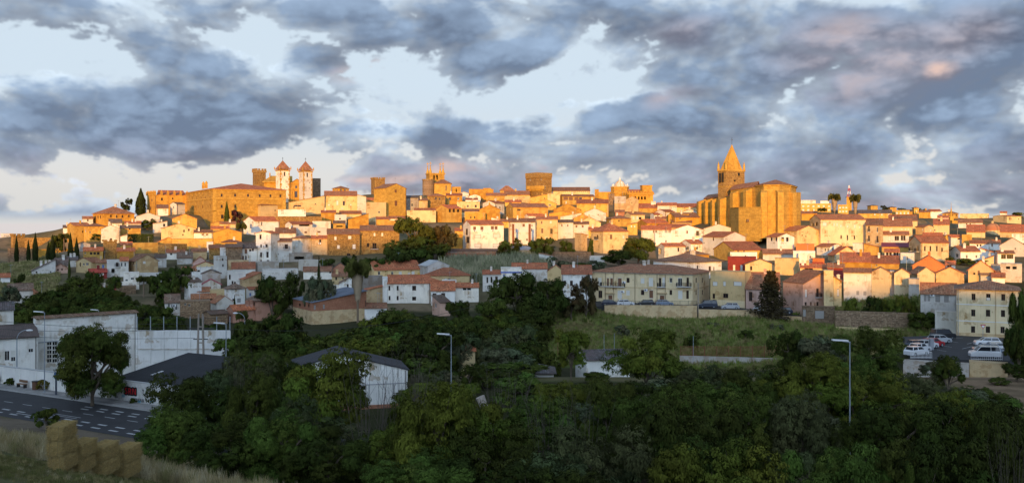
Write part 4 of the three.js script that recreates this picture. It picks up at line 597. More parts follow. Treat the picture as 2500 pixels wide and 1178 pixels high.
H('q6', 'red shed roof box left of the white chimney stacks', 200, 200, 362, 968, 1010, 'f', 'R', 'o', { w: '' });
H('b6', 'white house front with two pairs of windows above the hedge', 116, 116, 374, 320, 575, 'b', 'W', 'o', { d: 208, w: 's250,375,16,40;s318,378,20,60;g247,512,24,36;g313,515,26,36', c: 0 });
H('b6', 'plain yellow gable right of the white house front', 376, 376, 545, 320, 575, 'a', 'Y', 'o', { d: 206, rise: 1.1, w: '', c: 0 });
H('b6', 'narrow white link wall between two yellow gables', 547, 547, 584, 330, 570, 'f', 'W', 'o', { d: 207, w: '' });
H('b6', 'second yellow gable with a bricked-up door', 586, 586, 728, 330, 565, 'a', 'Y', 'o', { d: 205, rise: 1.1, w: '', c: 0 });
H('b6', 'third yellow gable under a dark mottled roof', 730, 802, 962, 332, 505, 'a', 'Y', 'g', { d: 214, th: 18, rise: 1.5, w: 'd760,380,16,26', c: 0 });
H('b6', 'peeling cream gable with red roof right of the yellow gables', 972, 972, 1235, 330, 480, 'a', 'C', 'r', { d: 216, rise: 1.5, w: '', c: 0 });
H('b6', 'small grey shed against the third yellow gable', 720, 720, 818, 402, 500, 'f', 'K', 'o', { d: 200, w: '', dep: 4 });
H('b6', 'low white house with barred windows left of the yellow corner block', 830, 830, 1168, 510, 672, 'b', 'W', 'o', { d: 187, rise: 1.9, w: 'g873,560,24,54;g907,560,24,54;g990,566,42,58;g1070,568,42,58;k938,530,1,1', c: 0, nogroup: true });
const corn = H('b6', 'three-storey yellow block with tiled roof at the right edge', 1166, 1166, 1752, 472, 935, 'h', 'Y', 'g', { d: 168, rise: 1.3, dep: 11, ov: .5, name: 'apartment_block', nogroup: true, ant: false, c: 0, skirt: [890, 'c'],
  w: 'D1322,548,36,62;d1460,550,40,64;s1460,568,36,26;D1598,552,36,62;D1320,697,38,64;D1457,699,40,64;D1596,702,38,64;D1318,850,38,62;D1456,852,40,62;D1592,855,38,62' });
{ const { house, c } = corn, b = new Geo(); for (const y of [622, 777]) { const v = c.local(1400, y).v; b.box(-.05, v - .08, -1, c.LB + .05, v + .08, .07); } part('string_course', b, M.frameW, house);
  const p = new Geo(), q = c.local(1528, 600); p.cyl(q.u, .1, -.5, c.h, .05, .05, 6); part('drainpipe', p, wallMat('c'), house); }
H('q7', 'white skyline house with red roof left of the thin spire', 370, 430, 588, 208, 300, 'b', 'W', 'r', { d: 455, w: 's505,230,14,14', name: 'house', ...FAR });
H('q7', 'orange house with dark hipped roof behind the thin spire', 597, 597, 830, 240, 310, 'h', 'o', 'o', { d: 450, w: grid('D', 640, 800, 4, 265, 265, 1, 16, 24), ...FAR });
H('q7', 'white house with red roof just left of the thin spire', 530, 530, 690, 302, 370, 'b', 'W', 'r', { w: 'D620,330,14,26' });
H('q7', 'pale tan flats on the far right skyline', 852, 852, 1270, 255, 350, 'f', 'C', 'o', { d: 520, w: grid('s', 1210, 1255, 2, 290, 320, 2, 16, 14), name: 'apartment_block', ...FAR });
H('q7', 'big blank-sided tan block on the right skyline', 1330, 1530, 1735, 280, 425, 'b', 'C', 'o', { d: 440, pitch: .12, w: 'D1565,315,12,30;D1588,315,12,30;D1700,320,12,20', name: 'apartment_block', ...FAR });
H('q7', 'small white rooftop house behind the blank-sided block', 1430, 1430, 1530, 232, 290, 'b', 'W', 'r', { d: 500, w: '', ...FAR });
H('q7', 'orange low block with dark roof under the capped tower', 0, 0, 170, 210, 290, 'b', 'o', 'g', { d: 465, w: grid('s', 20, 120, 4, 235, 235, 1, 16, 20), name: 'apartment_block', ...FAR });
H('q7', 'brown block right of the capped tower block', 262, 262, 428, 220, 310, 'b', 'O', 'o', { d: 455, w: '', ...FAR });
H('q7', 'cream house with broad roof below the orange skyline blocks', 0, 0, 240, 345, 440, 'b', 'C', 'o', { w: 's60,470,10,14', dep: 12 });
H('q7', 'old cream house with steep brown roof, right of centre', 215, 345, 470, 435, 530, 'a', 'c', 'o', { w: 's315,470,14,40;s435,480,12,36' });
H('q7', 'long cream church hall wall with brown roof left of the spire base', 472, 472, 700, 400, 520, 'b', 'C', 'r', { dep: 12, w: 'd490,480,10,30' });
H('q7', 'low white houses with dark roof right of the spire base', 830, 830, 1180, 372, 430, 'b', 'W', 'o', { w: grid('d', 950, 1000, 2, 390, 390, 1, 10, 14) });
H('q7', 'brown long-roofed convent behind the brick dome, left wing', 950, 950, 1215, 505, 570, 'b', 'C', 'r', { dep: 15, w: '', c: 0, ant: false });
H('q7', 'brown long-roofed convent behind the brick dome, right wing', 1430, 1430, 1810, 505, 570, 'b', 'C', 'r', { dep: 15, w: '', c: 0, ant: false });
H('q7', 'white house under the dome with dark windows', 1600, 1600, 1800, 555, 650, 'f', 'W', 'o', { w: '' });
H('q7', 'white house with two red roofs right of the gallery house', 320, 320, 602, 555, 620, 'b', 'W', 'r', { w: '' });
H('q7', 'grey-white house end beside the two red roofs', 610, 650, 700, 560, 690, 'a', 'o', 'o', { w: '' });
H('q7', 'red-roofed house with white end wall and small windows', 655, 722, 880, 580, 700, 'b', 'W', 'r', { th: 22, w: 'D830,605,10,16;d845,605,8,14' });
H('q7', 'ochre flat wall house right of the small windows', 880, 880, 1025, 565, 710, 'f', 'o', 'o', { w: '' });
H('q7', 'orange-roofed white house with square dark windows', 992, 992, 1268, 668, 745, 'b', 'W', 'l', { w: 'D1105,700,18,30;D1150,700,18,30' });
H('q7', 'white house with two brown shutters under brown roof', 1272, 1272, 1438, 665, 750, 'b', 'W', 'o', { w: 'b1282,695,18,48;b1316,695,18,48' });
H('q7', 'very wide pale gable at the right edge', 1425, 1425, 1800, 698, 840, 'a', 'w', 'o', { rise: 2.3, w: 'd1650,745,8,14' });
H('q7', 'yellow house with four tall windows and red roof', 118, 290, 690, 660, 900, 'b', 'Y', 'r', { w: 'D348,745,16,72;D427,745,16,78;D520,745,16,78;D595,760,14,58;v160,740,10,70;v245,745,20,76', rise: 1.9, th: 24, c: 0 });
H('q7', 'white house with square window and rust roof mid right', 710, 862, 1145, 785, 920, 'b', 'W', 'r', { th: 20, w: 'd805,845,50,56;d952,860,9,48;d1090,860,9,38' });
H('q7', 'white sloping wall house left of the big veranda window', 1145, 1145, 1350, 800, 920, 'sr', 'W', 'r', { rise: 1.2, w: '' });
H('q7', 'white house with wide veranda window', 1350, 1395, 1640, 812, 985, 'b', 'W', 'o', { th: 12, w: 'd1480,860,70,64;d1560,860,70,64;d1608,860,20,64' });
H('q7', 'cream lean-to with rust roof below the sloping wall', 1210, 1210, 1340, 900, 970, 'sa', 'C', 'r', { rise: 1, w: '' });
H('q7', 'bright orange gable house with chimney above the yellow gables', 170, 170, 640, 985, 1060, 'a', 'T', 'o', { rise: 2.6, w: '', c: 1, cw: 'T' });
H('q7', 'small white house with red roof right of the orange gable', 645, 645, 785, 975, 1050, 'b', 'W', 'r', { w: 'd700,995,60,10' });
H('q7', 'cream gable with red shutter and rust roof, lower right', 972, 972, 1340, 1052, 1180, 'a', 'C', 'r', { rise: 2.3, w: 'b1123,1068,24,56;d1060,1105,30,16' });
H('q7', 'grey block house right of the red-shutter gable', 1300, 1300, 1433, 1005, 1100, 'f', 'G', 'o', { w: '' });
H('q7', 'unfinished concrete house with open top floor at right', 1437, 1437, 1745, 990, 1200, 'f', 'K', 'o', { w: 'o1545,1012,60,40;o1640,1012,60,40;o1715,1012,40,50' });
H('q7', 'low house with grey roof below the grey block', 1150, 1150, 1440, 1120, 1200, 'b', 'w', 'g', { w: '' });
H('q7', 'white house with rust roof at the foot of the concrete house', 1310, 1310, 1500, 1155, 1230, 'b', 'W', 'r', { w: '' });
// ---------- towers, churches and palaces ----------
const LM = { nogroup: true, c: 0, ant: false };
function merlons(house, c, m, size = 0.9, gap = 0.9, faces = 'ABCD', hgt = 1.1, top = c.h) {
  const runs = { B: [[0, 0], [c.LB, 0]], A: [[0, 0], [0, -c.LA]], C: [[c.LB, 0], [c.LB, -c.LA]], D: [[0, -c.LA], [c.LB, -c.LA]] };
  const geo = new Geo().box(-size / 2, 0, -.35, size / 2, hgt, .35).geometry();
  for (const f of faces) { const [[x0, z0], [x1, z1]] = runs[f], L = Math.hypot(x1 - x0, z1 - z0), n = Math.max(2, Math.round(L / (size + gap))); for (let i = 0; i <= n; i++) { const t = clamp(i / n, size * .4 / L, 1 - size * .4 / L); put('merlon', geo, m, house, mix(x0, x1, t), top, mix(z0, z1, t), f === 'A' || f === 'C' ? Math.PI / 2 : 0); } }
}
const prism = (g, plan, y0, y1, cap = true) => { for (let i = 0; i < plan.length; i++) { const [ax, az] = plan[i], [bx, bz] = plan[(i + 1) % plan.length], a0 = Array.isArray(y1) ? y1[i] : y1, b0 = Array.isArray(y1) ? y1[(i + 1) % plan.length] : y1; g.face([ax, y0, az], [bx, y0, bz], [bx, b0, bz], [ax, a0, az]); } if (cap) g.face(...plan.map(([x, z], i) => [x, Array.isArray(y1) ? y1[i] : y1, z])); return g; };
const tw = (o) => ({ name: 'tower', cat: 'tower', ...LM, par: 0.02, ...o });
{ const t = H('z1', 'ruined crenellated wall tower at the far left', 100, 122, 230, 612, 900, 'f', 'D', 'o', tw({ w: '', d: 300, th: 25 })); merlons(t.house, t.c, wallMat('D'), .9, .8, 'AB', .8); }
H('z1', 'stone town wall right of the ruined wall tower', 231, 231, 480, 634, 760, 'f', 'D', 'o', { ...WALL, d: 330, w: '', dep: 2 });
H('z1', 'rocky lower wall at the foot of the ruined wall tower', 68, 68, 250, 735, 900, 'f', 'Z', 'o', { ...WALL, d: 296, w: '', dep: 4 });
H('z1', 'ochre garden wall behind the row of cypresses', 360, 360, 795, 745, 830, 'f', 'O', 'o', { ...WALL, d: 312, w: '', dep: 1.5 });
{ const t = H('z1', 'square stone wall tower with worn battlements on the left slope', 985, 1000, 1116, 665, 830, 'f', 'D', 'o', tw({ w: '', d: 283, th: 15 })); merlons(t.house, t.c, wallMat('D'), .8, .9, 'AB', .6); }
{ // crenellated palace, far left of the ridge
  const t = H('z2', 'ochre palace with a row of pinnacled battlements', 108, 180, 478, 404, 600, 'f', 'O', 'r', { ...LM, name: 'palace', par: .1, d: 395, th: 15, w: 'D245,440,18,26;D150,450,10,20;D345,435,14,16;D140,525,10,30' }), c = t.c;
  const pin = new Geo().box(-.45, 0, -.4, .45, 1.5, .4).cyl(0, 0, 1.5, 2.3, .42, .02, 6).geometry(), m = wallMat('O');
  for (const [L, f] of [[c.LB, 'B'], [c.LA, 'A']]) { const n = Math.round(L / 2.6); for (let i = 0; i <= n; i++) { const u = i / n * L; if (f === 'A' && !i) continue; put('merlon', pin, m, t.house, f === 'B' ? u : 0, c.h + .15, f === 'B' ? 0 : -u); } }
  const r = new Geo(); r.slab([[1, c.h + .4, -1], [c.LB, c.h + .4, -1], [c.LB, c.h + 2.6, -6], [3, c.h + 2.6, -6]], .2); part('inner_roof', r, roofMat('r'), t.house); }
{ // the college
  const up = 'D800,403,17,28;D925,403,17,28;D1045,405,17,28;D1153,408,16,26;D1253,409,16,26;D1345,410,16,26;D800,507,18,30;D925,507,16,30;D806,602,24,38;', lf = grid('D', 525, 690, 5, 430, 405, 1, 9, 26).replace(/;$/, '') + ';D525,520,8,26;D560,515,8,26;D620,510,9,28;D692,505,9,30';
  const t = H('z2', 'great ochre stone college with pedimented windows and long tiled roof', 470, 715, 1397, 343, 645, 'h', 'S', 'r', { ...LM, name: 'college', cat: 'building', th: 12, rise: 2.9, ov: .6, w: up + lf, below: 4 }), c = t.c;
  const ped = new Geo(); ped.face([-1.3, 0, .16], [1.3, 0, .16], [0, 1, .16]).face([-1.3, 0, .16], [0, 1, .16], [0, 1, -.1], [-1.3, 0, -.1]).face([1.3, 0, .16], [0, 1, .16], [0, 1, -.1], [1.3, 0, -.1]).box(-1.3, -.15, -.1, 1.3, 0, .2); const pg = ped.geometry();
  for (const [x, y] of [[800, 376], [925, 376], [1045, 378], [1153, 382], [1253, 383], [1345, 384], [800, 476], [925, 478], [1045, 480]]) { const q = c.local(x, y); put('pediment', pg, wallMat('S'), t.house, q.u, q.v, 0); }
  for (const [x, y] of [[525, 412], [560, 404], [590, 398], [622, 392], [690, 382], [525, 500], [560, 494], [622, 485], [692, 478]]) { const q = c.local(x, y); put('pediment', pg, wallMat('S'), t.house, 0, q.v, -q.u, -Math.PI / 2, .75); }
  const s = new Geo(); for (const [y, k] of [[436, .16], [552, .12]]) { const v = c.local(1000, y).v; s.box(-k, v - .25, -c.LA, 0, v + .25, k); s.box(0, v - .25, 0, c.LB, v + .25, k); } s.box(-.35, c.h - .5, -c.LA, 0, c.h, .35); s.box(0, c.h - .5, 0, c.LB, c.h, .35); part('cornice', s, wallMat('S'), t.house);
  const ch = new Geo().box(-.5, 0, -.5, .5, 2.2, .5).cyl(0, 0, 2.2, 3.2, .7, .1, 8).geometry(); for (const k of [18, 24]) put('chimney', ch, wallMat('O'), t.roof, 2.5, c.h + 1, -k - 6);
  for (const [u, w] of [[.8, 1.4], [c.LB - .8, 1.4]]) { const b = new Geo().box(u - w / 2, -4, 0, u + w / 2, c.h - .5, .12); part('pilaster', b, wallMat('S'), t.house); } }
{ const t = H('z2', 'crenellated stone keep behind the college roof', 1088, 1118, 1210, 172, 330, 'f', 'D', 'o', tw({ d: 432, w: '', th: 22 })); merlons(t.house, t.c, wallMat('D'), .8, .7, 'AB', .9); const k = new Geo(); k.box(-.3, t.c.h - 1, -t.c.LA - .3, t.c.LB + .3, t.c.h, .3); part('corbel_table', k, wallMat('D'), t.house); }
{ // white twin-towered church
  const g = 'twin towers of the white church';
  for (const [label, xl, xc, xr, ye, yb, ap, ox] of [['left white church tower with tiled pyramid roof', 1303, 1346, 1430, 168, 470, 76, 1385], ['right white church tower with tiled pyramid roof', 1516, 1560, 1641, 178, 460, 82, 1595]]) {
    const t = H('z2', label, xl, xc, xr, ye, yb, 'h', 'W', 'o', { name: 'church_tower', cat: 'tower', ...LM, d: 414, th: 24, rise: .2, ov: .3, w: `o${ox},${ye + 38},13,38;o${xl + 18},${ye + 45},7,30;d${ox + 20},${ye + 110},6,8;d${ox + 20},${ye + 160},6,8`, below: 5 }), c = t.c; t.house.userData.group = g;
    const r = new Geo(), R = c.Y ? (ye - ap) / 3.8 / F * 418 : 6, m = [c.LB / 2, c.h + R, -c.LA / 2], o = .45, q = [[-o, c.h + .35, o], [c.LB + o, c.h + .35, o], [c.LB + o, c.h + .35, -c.LA - o], [-o, c.h + .35, -c.LA - o]]; for (let i = 0; i < 4; i++) r.tri(q[i], q[(i + 1) % 4], m); r.face(...q); const sp = part('spire', r, roofMat('o'), t.house);
    put('cross', new Geo().box(-.06, 0, -.06, .06, 1.5, .06).box(-.4, .9, -.05, .4, 1, .05).geometry(), M.iron, sp, ...m);
    for (const [x, z] of [[-o, o], [c.LB + o, o], [c.LB + o, -c.LA - o], [-o, -c.LA - o]]) put('pinnacle', new Geo().cyl(0, 0, 0, .9, .3, .22, 6).cyl(0, 0, .9, 1.5, .3, .02, 6).geometry(), wallMat('O'), t.house, x, c.h + .3, z);
    const nq = 14, hq = (c.h + 2) / nq; for (let k = 0; k < nq; k++) { const w = k & 1 ? .3 : .6; for (const [x, z, sx] of [[0, 0, 1], [c.LB, 0, -1]]) put('quoin', new Geo().box(sx > 0 ? -.06 : -w, 0, -w, sx > 0 ? w : .06, hq * .9, .06).geometry(), wallMat('O'), t.house, x, -2 + k * hq, z); }
    const cs = new Geo().box(-.35, c.h - .35, -c.LA - .35, c.LB + .35, c.h + .02, .35); part('cornice', cs, wallMat('O'), t.house); }
  const f = H('z2', 'ochre baroque church front between the white towers', 1436, 1436, 1562, 292, 470, 'a', 'O', 'o', { name: 'church', cat: 'church', ...LM, d: 417, dep: 26, rise: 2.1, w: 'd1492,328,18,26;D1490,395,26,60', gv: .3 }), c = f.c;
  const d = new Geo(); for (const x of [1447, 1468, 1515, 1536]) { const q = c.local(x, 400); d.cyl(q.u, .15, 0, c.local(x, 345).v, .22, .2, 8); } { const a = c.local(1440, 345), b = c.local(1550, 345); d.box(a.u, a.v - .1, -.1, b.u, a.v + .3, .4); d.box(0, c.h - .2, -.1, c.LB, c.h + .1, .35); } part('portal_columns', d, wallMat('O'), f.house);
  const nv = new Geo(); nv.slab([[-13, c.h + 1, -9], [1, c.h + 1, -9], [1, c.h + 4.2, -16], [-9, c.h + 4.2, -16]], .3); nv.box(-12, 0, -22, c.LB, c.h + 1, -10); part('nave', nv, wallMat('O'), f.house);
  for (const [x, y] of [[-9.5, 3.5], [-5, 5.2], [4.5, 4.2]]) put('pinnacle', new Geo().cyl(0, 0, -3, 1.2, .35, .28, 6).cyl(0, 0, 1.2, 2.4, .4, .02, 6).geometry(), wallMat('O'), f.house, x, c.h + y, -14);
  H('z2', 'dark stone tower block right of the white church', 1642, 1642, 1719, 248, 420, 'f', 'Z', 'o', tw({ d: 430, w: '' })); }
{ const t = H('z3', 'small crenellated keep left of the large stone house', 553, 588, 682, 214, 350, 'f', 'D', 'o', tw({ d: 432, w: '', th: 20 })); merlons(t.house, t.c, wallMat('D'), .7, .6, 'AB', .8); }
{ // cathedral tower with four finials, round apse and nave
  const t = H('z3', 'square bell tower topped by four cross finials', 1064, 1096, 1236, 160, 360, 'f', 'S', 'o', tw({ d: 428, w: 'o1138,202,14,44;o1166,200,16,44', th: 16, name: 'bell_tower' })), c = t.c;
  const fin = new Geo().cyl(0, 0, 0, 1.4, .75, .6, 8).cyl(0, 0, 1.4, 3.4, .42, .12, 8).cyl(0, 0, 3.4, 3.7, .3, .3, 6).box(-.09, 3.7, -.09, .09, 5.6, .09).box(-.6, 4.6, -.08, .6, 4.85, .08).geometry();
  for (const [x, z] of [[.6, -.6], [c.LB - .6, -.6], [.6, -c.LA + .6], [c.LB - .6, -c.LA + .6]]) put('finial', fin, wallMat('S'), t.house, x, c.h, z, c.beta * -1);
  part('cornice', new Geo().box(-.3, c.h - .5, -c.LA - .3, c.LB + .3, c.h, .3), wallMat('S'), t.house);
  const p = at(760 + 1085 / 3.8, 380 + 360 / 3.8, 424), r = 55 / 3.8 / F * 424, hh = 135 / 3.8 / F * 424, g = thing('round_tower', 'round rubble apse tower in front of the bell tower', 'tower', ...p);
  control.push([p[0], p[2], p[1], 1]);
  part('wall', new Geo().cyl(0, 0, -3, hh, r, r, 24), wallMat('Z'), g); part('cornice', new Geo().cyl(0, 0, hh, hh + .4, r + .25, r + .25, 24), wallMat('D'), g);
  H('z3', 'church choir with hipped roof right of the round tower', 1140, 1140, 1298, 255, 365, 'h', 'S', 'o', { ...LM, name: 'church', d: 422, rise: 1.8, w: 'd1250,300,8,50' });
  H('z3', 'turreted wall stub right of the choir', 1302, 1302, 1388, 300, 365, 'f', 'S', 'o', { ...LM, name: 'tower', d: 425, w: 'o1345,320,10,30', par: .6 }); }
{ // great square tower
  const t = H('z4', 'massive square stone tower on the ridge', 394, 497, 635, 160, 365, 'f', 'D', 'o', tw({ d: 420, th: 36, w: 'd437,215,10,34;d537,215,10,24;d560,292,8,34;d574,292,8,34' })), c = t.c;
  const k = new Geo(); for (let i = 0; i < 9; i++) { k.box(i / 9 * c.LB + .2, c.h - 2.3, 0, i / 9 * c.LB + .8, c.h - 1.5, .4); k.box(-.4, c.h - 2.3, -i / 9 * c.LA - .8, 0, c.h - 1.5, -i / 9 * c.LA - .2); } k.box(-.18, c.h - 1.5, -c.LA - .2, c.LB + .18, c.h + .3, .18); part('parapet', k, wallMat('D'), t.house);
  const b = new Geo(), q = c.local(490, 310); b.box(-1.3, q.v, -6.5, 3.5, q.v + 1.6, 1.3); b.box(-.8, q.v - .8, -6, 3, q.v, .8); part('corner_balcony', b, wallMat('O'), t.house); }
{ // domed church and battlemented palace on the right of the ridge
  const d = 430, p = at(1180 + 1268 / 3.8, 380 + 335 / 3.8, d), k = d / F / 3.8, g = thing('dome', 'white dome with lantern on an octagonal stone drum', 'dome', p[0], p[1], p[2]);
  control.push([p[0], p[2] - 3, p[1] - 5, 1]);
  part('drum', new Geo().cyl(0, 0, -9, 44 * k, 84 * k, 84 * k, 8).cyl(0, 0, 40 * k, 47 * k, 90 * k, 90 * k, 8), wallMat('O'), g);
  const r = 48 * k, dm = new THREE.SphereGeometry(r, 28, 14, 0, Math.PI * 2, 0, Math.PI / 2); dm.scale(1, 1.15, 1); const dome = put('dome_shell', dm, wallMat('W'), g, 0, 47 * k, 0);
  const ribs = new Geo(); for (let a = 0; a < 8; a++) for (let s = 0; s < 6; s++) { const e0 = s / 6 * Math.PI / 2, e1 = (s + 1) / 6 * Math.PI / 2, th = a * Math.PI / 4, P = (e) => [Math.cos(e) * Math.cos(th) * r * 1.01, Math.sin(e) * r * 1.16, Math.cos(e) * Math.sin(th) * r * 1.01]; ribs.bar(P(e0), P(e1), .12, 4); } part('rib', ribs, wallMat('o'), dome);
  put('lantern', new Geo().cyl(0, 0, 0, 18 * k, 11 * k, 10 * k, 8).cyl(0, 0, 18 * k, 30 * k, 12 * k, 2 * k, 8).cyl(0, 0, 30 * k, 44 * k, .08, .05, 4).geometry(), wallMat('W'), dome, 0, r * 1.13, 0);
  for (const a of [.6, 2.5, 3.8, 5.6]) put('pinnacle', new Geo().cyl(0, 0, 0, 14 * k, 7 * k, 7 * k, 6).cyl(0, 0, 14 * k, 30 * k, 8 * k, .02, 6).geometry(), wallMat('W'), g, Math.cos(a) * 80 * k, 46 * k, Math.sin(a) * 80 * k);
  const t = H('z4', 'ochre palace with rounded battlements right of the white dome', 1228, 1352, 1577, 362, 445, 'f', 'O', 'r', { ...LM, name: 'palace', par: .1, d: 412, th: 14, w: 'o1413,392,16,28;o1443,392,16,28;o1472,392,16,28;o1501,392,16,28' }), c = t.c;
  const pin = new Geo().box(-.7, 0, -.35, .7, .9, .35).cyl(0, 0, .9, 1.7, .6, .3, 8).geometry();
  for (let i = 0; i < 9; i++) put('merlon', pin, wallMat('O'), t.house, (i + .2) / 8.4 * c.LB, c.h + .1, 0); for (let i = 1; i < 9; i++) put('merlon', pin, wallMat('O'), t.house, 0, c.h + .1, -i / 8 * c.LA, Math.PI / 2);
  const r2 = new Geo(); r2.slab([[1, c.h + .3, -1.2], [c.LB - 1, c.h + .3, -1.2], [c.LB - 1, c.h + 2.8, -7], [1, c.h + 2.8, -7]], .2); part('inner_roof', r2, roofMat('r'), t.house);
  const u = c.local(1524, 300); part('corner_turret', new Geo().box(u.u - 2.3, c.h, -4.4, u.u + 2.3, u.v + 1, -.4).box(u.u - 2.5, u.v + 1, -4.6, u.u + 2.5, u.v + 1.4, -.2), wallMat('O'), t.house);
  H('z4', 'small square turret left of the white dome', 1034, 1034, 1072, 312, 380, 'f', 'O', 'o', tw({ d: 436, w: '', name: 'turret' }));
  H('z4', 'low battlemented range between turret and dome', 1072, 1072, 1190, 345, 395, 'f', 'O', 'o', { ...LM, name: 'palace', d: 434, w: '' }); }
{ // the big parish church
  const X = (x) => 1600 + x / 3.8, Y = (y, d) => EYE + (CY - (340 + y / 3.8)) / F * d, pl = (x, d) => [(X(x) - 1250) / F * d, -d];
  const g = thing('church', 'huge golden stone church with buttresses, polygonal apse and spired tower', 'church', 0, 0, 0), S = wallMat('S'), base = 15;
  control.push([pl(1100, 310)[0], -312, 18.5, 1], [pl(700, 330)[0], -332, 19.5, 1], [pl(500, 345)[0], -350, 20.5, 1]);
  const ap = [pl(935, 306), pl(1008, 299.5), pl(1150, 297.5), pl(1262, 303), pl(1309, 316), pl(1300, 334), pl(900, 340)];
  const ey = Y(432, 300), cy = ap.reduce((s, p) => [s[0] + p[0] / 7, s[1] + p[1] / 7], [0, 0]);
  part('apse_wall', prism(new Geo(), ap, base, ey), S, g);
  const out = (P, k) => P.map(([x, z]) => { const dx = x - cy[0], dz = z - cy[1], L = Math.hypot(dx, dz); return [x + dx / L * k, z + dz / L * k]; });
  part('cornice', prism(new Geo(), out(ap, .45), ey, ey + .45), S, g); part('string_course', prism(new Geo(), out(ap, .2), Y(642, 300), Y(634, 300)), S, g);
  const apex = [pl(1118, 314)[0], Y(372, 314), -314], rf = new Geo(), ro = out(ap, .75); for (let i = 0; i < 7; i++) rf.tri([ro[i][0], ey + .45, ro[i][1]], [ro[(i + 1) % 7][0], ey + .45, ro[(i + 1) % 7][1]], apex); part('apse_roof', rf, roofMat('o'), g);
  const btr = (px, d, w, yt, proj = 1.6, ang = 0) => { const [x, z] = pl(px, d), ca = Math.cos(ang), sa = Math.sin(ang), q = [[-w / 2, -1], [w / 2, -1], [w / 2, proj], [-w / 2, proj]].map(([a, b]) => [x + a * ca + b * sa, z - a * sa + b * ca]), b = new Geo(); prism(b, q, base, Y(yt + 30, d), false); const hi = Y(yt, d), lo = Y(yt + 30, d), V = (i, y) => [q[i][0], y, q[i][1]]; b.face(V(3, lo), V(2, lo), V(1, hi), V(0, hi)).tri(V(0, lo), V(3, lo), V(0, hi)).tri(V(2, lo), V(1, lo), V(1, hi)); part('buttress', b, S, g); };
  btr(1013, 299, 2.1, 465, 1.5, -.35); btr(1150, 297.5, 2, 462, 1.6, .05); btr(1262, 303, 2, 468, 1.5, .6);
  // sacristy to the right
  part('sacristy', prism(new Geo(), [pl(1300, 312), pl(1352, 316), pl(1346, 332), pl(1290, 334)], base, Y(492, 316)), S, g);
  // choir bay and nave along the left
  const nv = [pl(700, 322), pl(940, 306), pl(985, 322), pl(745, 342)], ny = Y(436, 306);
  part('choir_wall', prism(new Geo(), nv, base, [ny - .6, ny, ny, ny - .6]), S, g);
  const rid = (a, b, k) => [[mix(a[0], b[0], k), mix(a[1], b[1], k)]][0], r0 = rid(nv[0], nv[3], .5), r1 = rid(nv[1], nv[2], .5), rg = new Geo();
  rg.slab([[nv[0][0] - .3, ny - .5, nv[0][1] + .4], [nv[1][0], ny + .1, nv[1][1] + .4], [r1[0], ny + 2.2, r1[1]], [r0[0], ny + 1.6, r0[1]]], .2).slab([[nv[2][0], ny, nv[2][1] - .3], [nv[3][0], ny - .6, nv[3][1] - .3], [r0[0], ny + 1.6, r0[1]], [r1[0], ny + 2.2, r1[1]]], .2); part('choir_roof', rg, roofMat('o'), g);
  const av = [pl(452, 356), pl(705, 322), pl(745, 342), pl(490, 378)], ay = Y(525, 324); part('nave_wall', prism(new Geo(), av, base, [ay - .2, ay, ay + 1, ay + .8]), S, g);
  const ar = new Geo().slab([[av[0][0] - .3, ay, av[0][1] + .4], [av[1][0], ay + .2, av[1][1] + .4], [av[2][0], ay + 2.4, av[2][1]], [av[3][0], ay + 2.2, av[3][1]]], .2); part('nave_roof', ar, roofMat('o'), g);
  const nd = Math.atan2(-(av[1][1] - av[0][1]), av[1][0] - av[0][0]);
  for (const [x, d, y, w] of [[462, 354.5, 560, 2.6], [528, 345.5, 552, 2.2], [592, 337, 545, 2.2], [664, 327.5, 540, 2.6]]) btr(x, d, w, y - 12, 3, nd);
  for (const [x, d, y] of [[762, 318, 470], [885, 309.5, 448]]) btr(x, d, 2, y, 2.4, Math.atan2(-(nv[1][1] - nv[0][1]), nv[1][0] - nv[0][0]));
  for (const [x, d, y0, y1, w] of [[838, 313, 485, 610, 1.3], [724, 320.3, 500, 590, 1]]) { const [wx, wz] = pl(x, d), b = new Geo(); const ca = Math.cos(nd), sa = Math.sin(nd); const q = [[-w, .03], [w, .03], [w, -.5], [-w, -.5]].map(([a, c2]) => [wx + a * ca + c2 * sa, wz - a * sa + c2 * ca]); prism(b, q, Y(y1, d), Y(y0, d)); part('window', b, M.dark, g); }
  const ch = [pl(700, 316), pl(775, 303.5), pl(985, 296), pl(1000, 306), pl(720, 326)]; part('chapel_wall', prism(new Geo(), ch, base - 1, Y(632, 300)), S, g); const chc = new Geo(); prism(chc, out(ch, .15), Y(632, 300), Y(626, 300)); part('chapel_cornice', chc, S, g);
  { const [x, z] = pl(870, 300); part('window', new Geo().box(x - .7, Y(765, 300), z - .6, x + .7, Y(740, 300), z + .04), M.frameB, g); }
  // tower
  const tp = [pl(583, 331.5), pl(655, 328), pl(830, 333), pl(760, 339)], ty = Y(290, 330), tg = new Geo(); prism(tg, tp, base, ty); const tower = part('tower', tg, wallMat('D'), g);
  const tc = tp.reduce((s, p) => [s[0] + p[0] / 4, s[1] + p[1] / 4], [0, 0]), ex = (k) => tp.map(([x, z]) => [tc[0] + (x - tc[0]) * k, tc[1] + (z - tc[1]) * k]);
  part('tower_cornice', prism(new Geo(), ex(1.07), ty - .2, ty + .35), S, tower); part('tower_band', prism(new Geo(), ex(1.03), Y(440, 330), Y(434, 330)), S, tower);
  const sg = new Geo(), sb = ex(.84), tip = [pl(705, 334)[0], Y(46, 334), tc[1]]; for (let i = 0; i < 4; i++) sg.tri([sb[i][0], ty + .3, sb[i][1]], [sb[(i + 1) % 4][0], ty + .3, sb[(i + 1) % 4][1]], tip); part('spire', sg, wallMat('O'), tower);
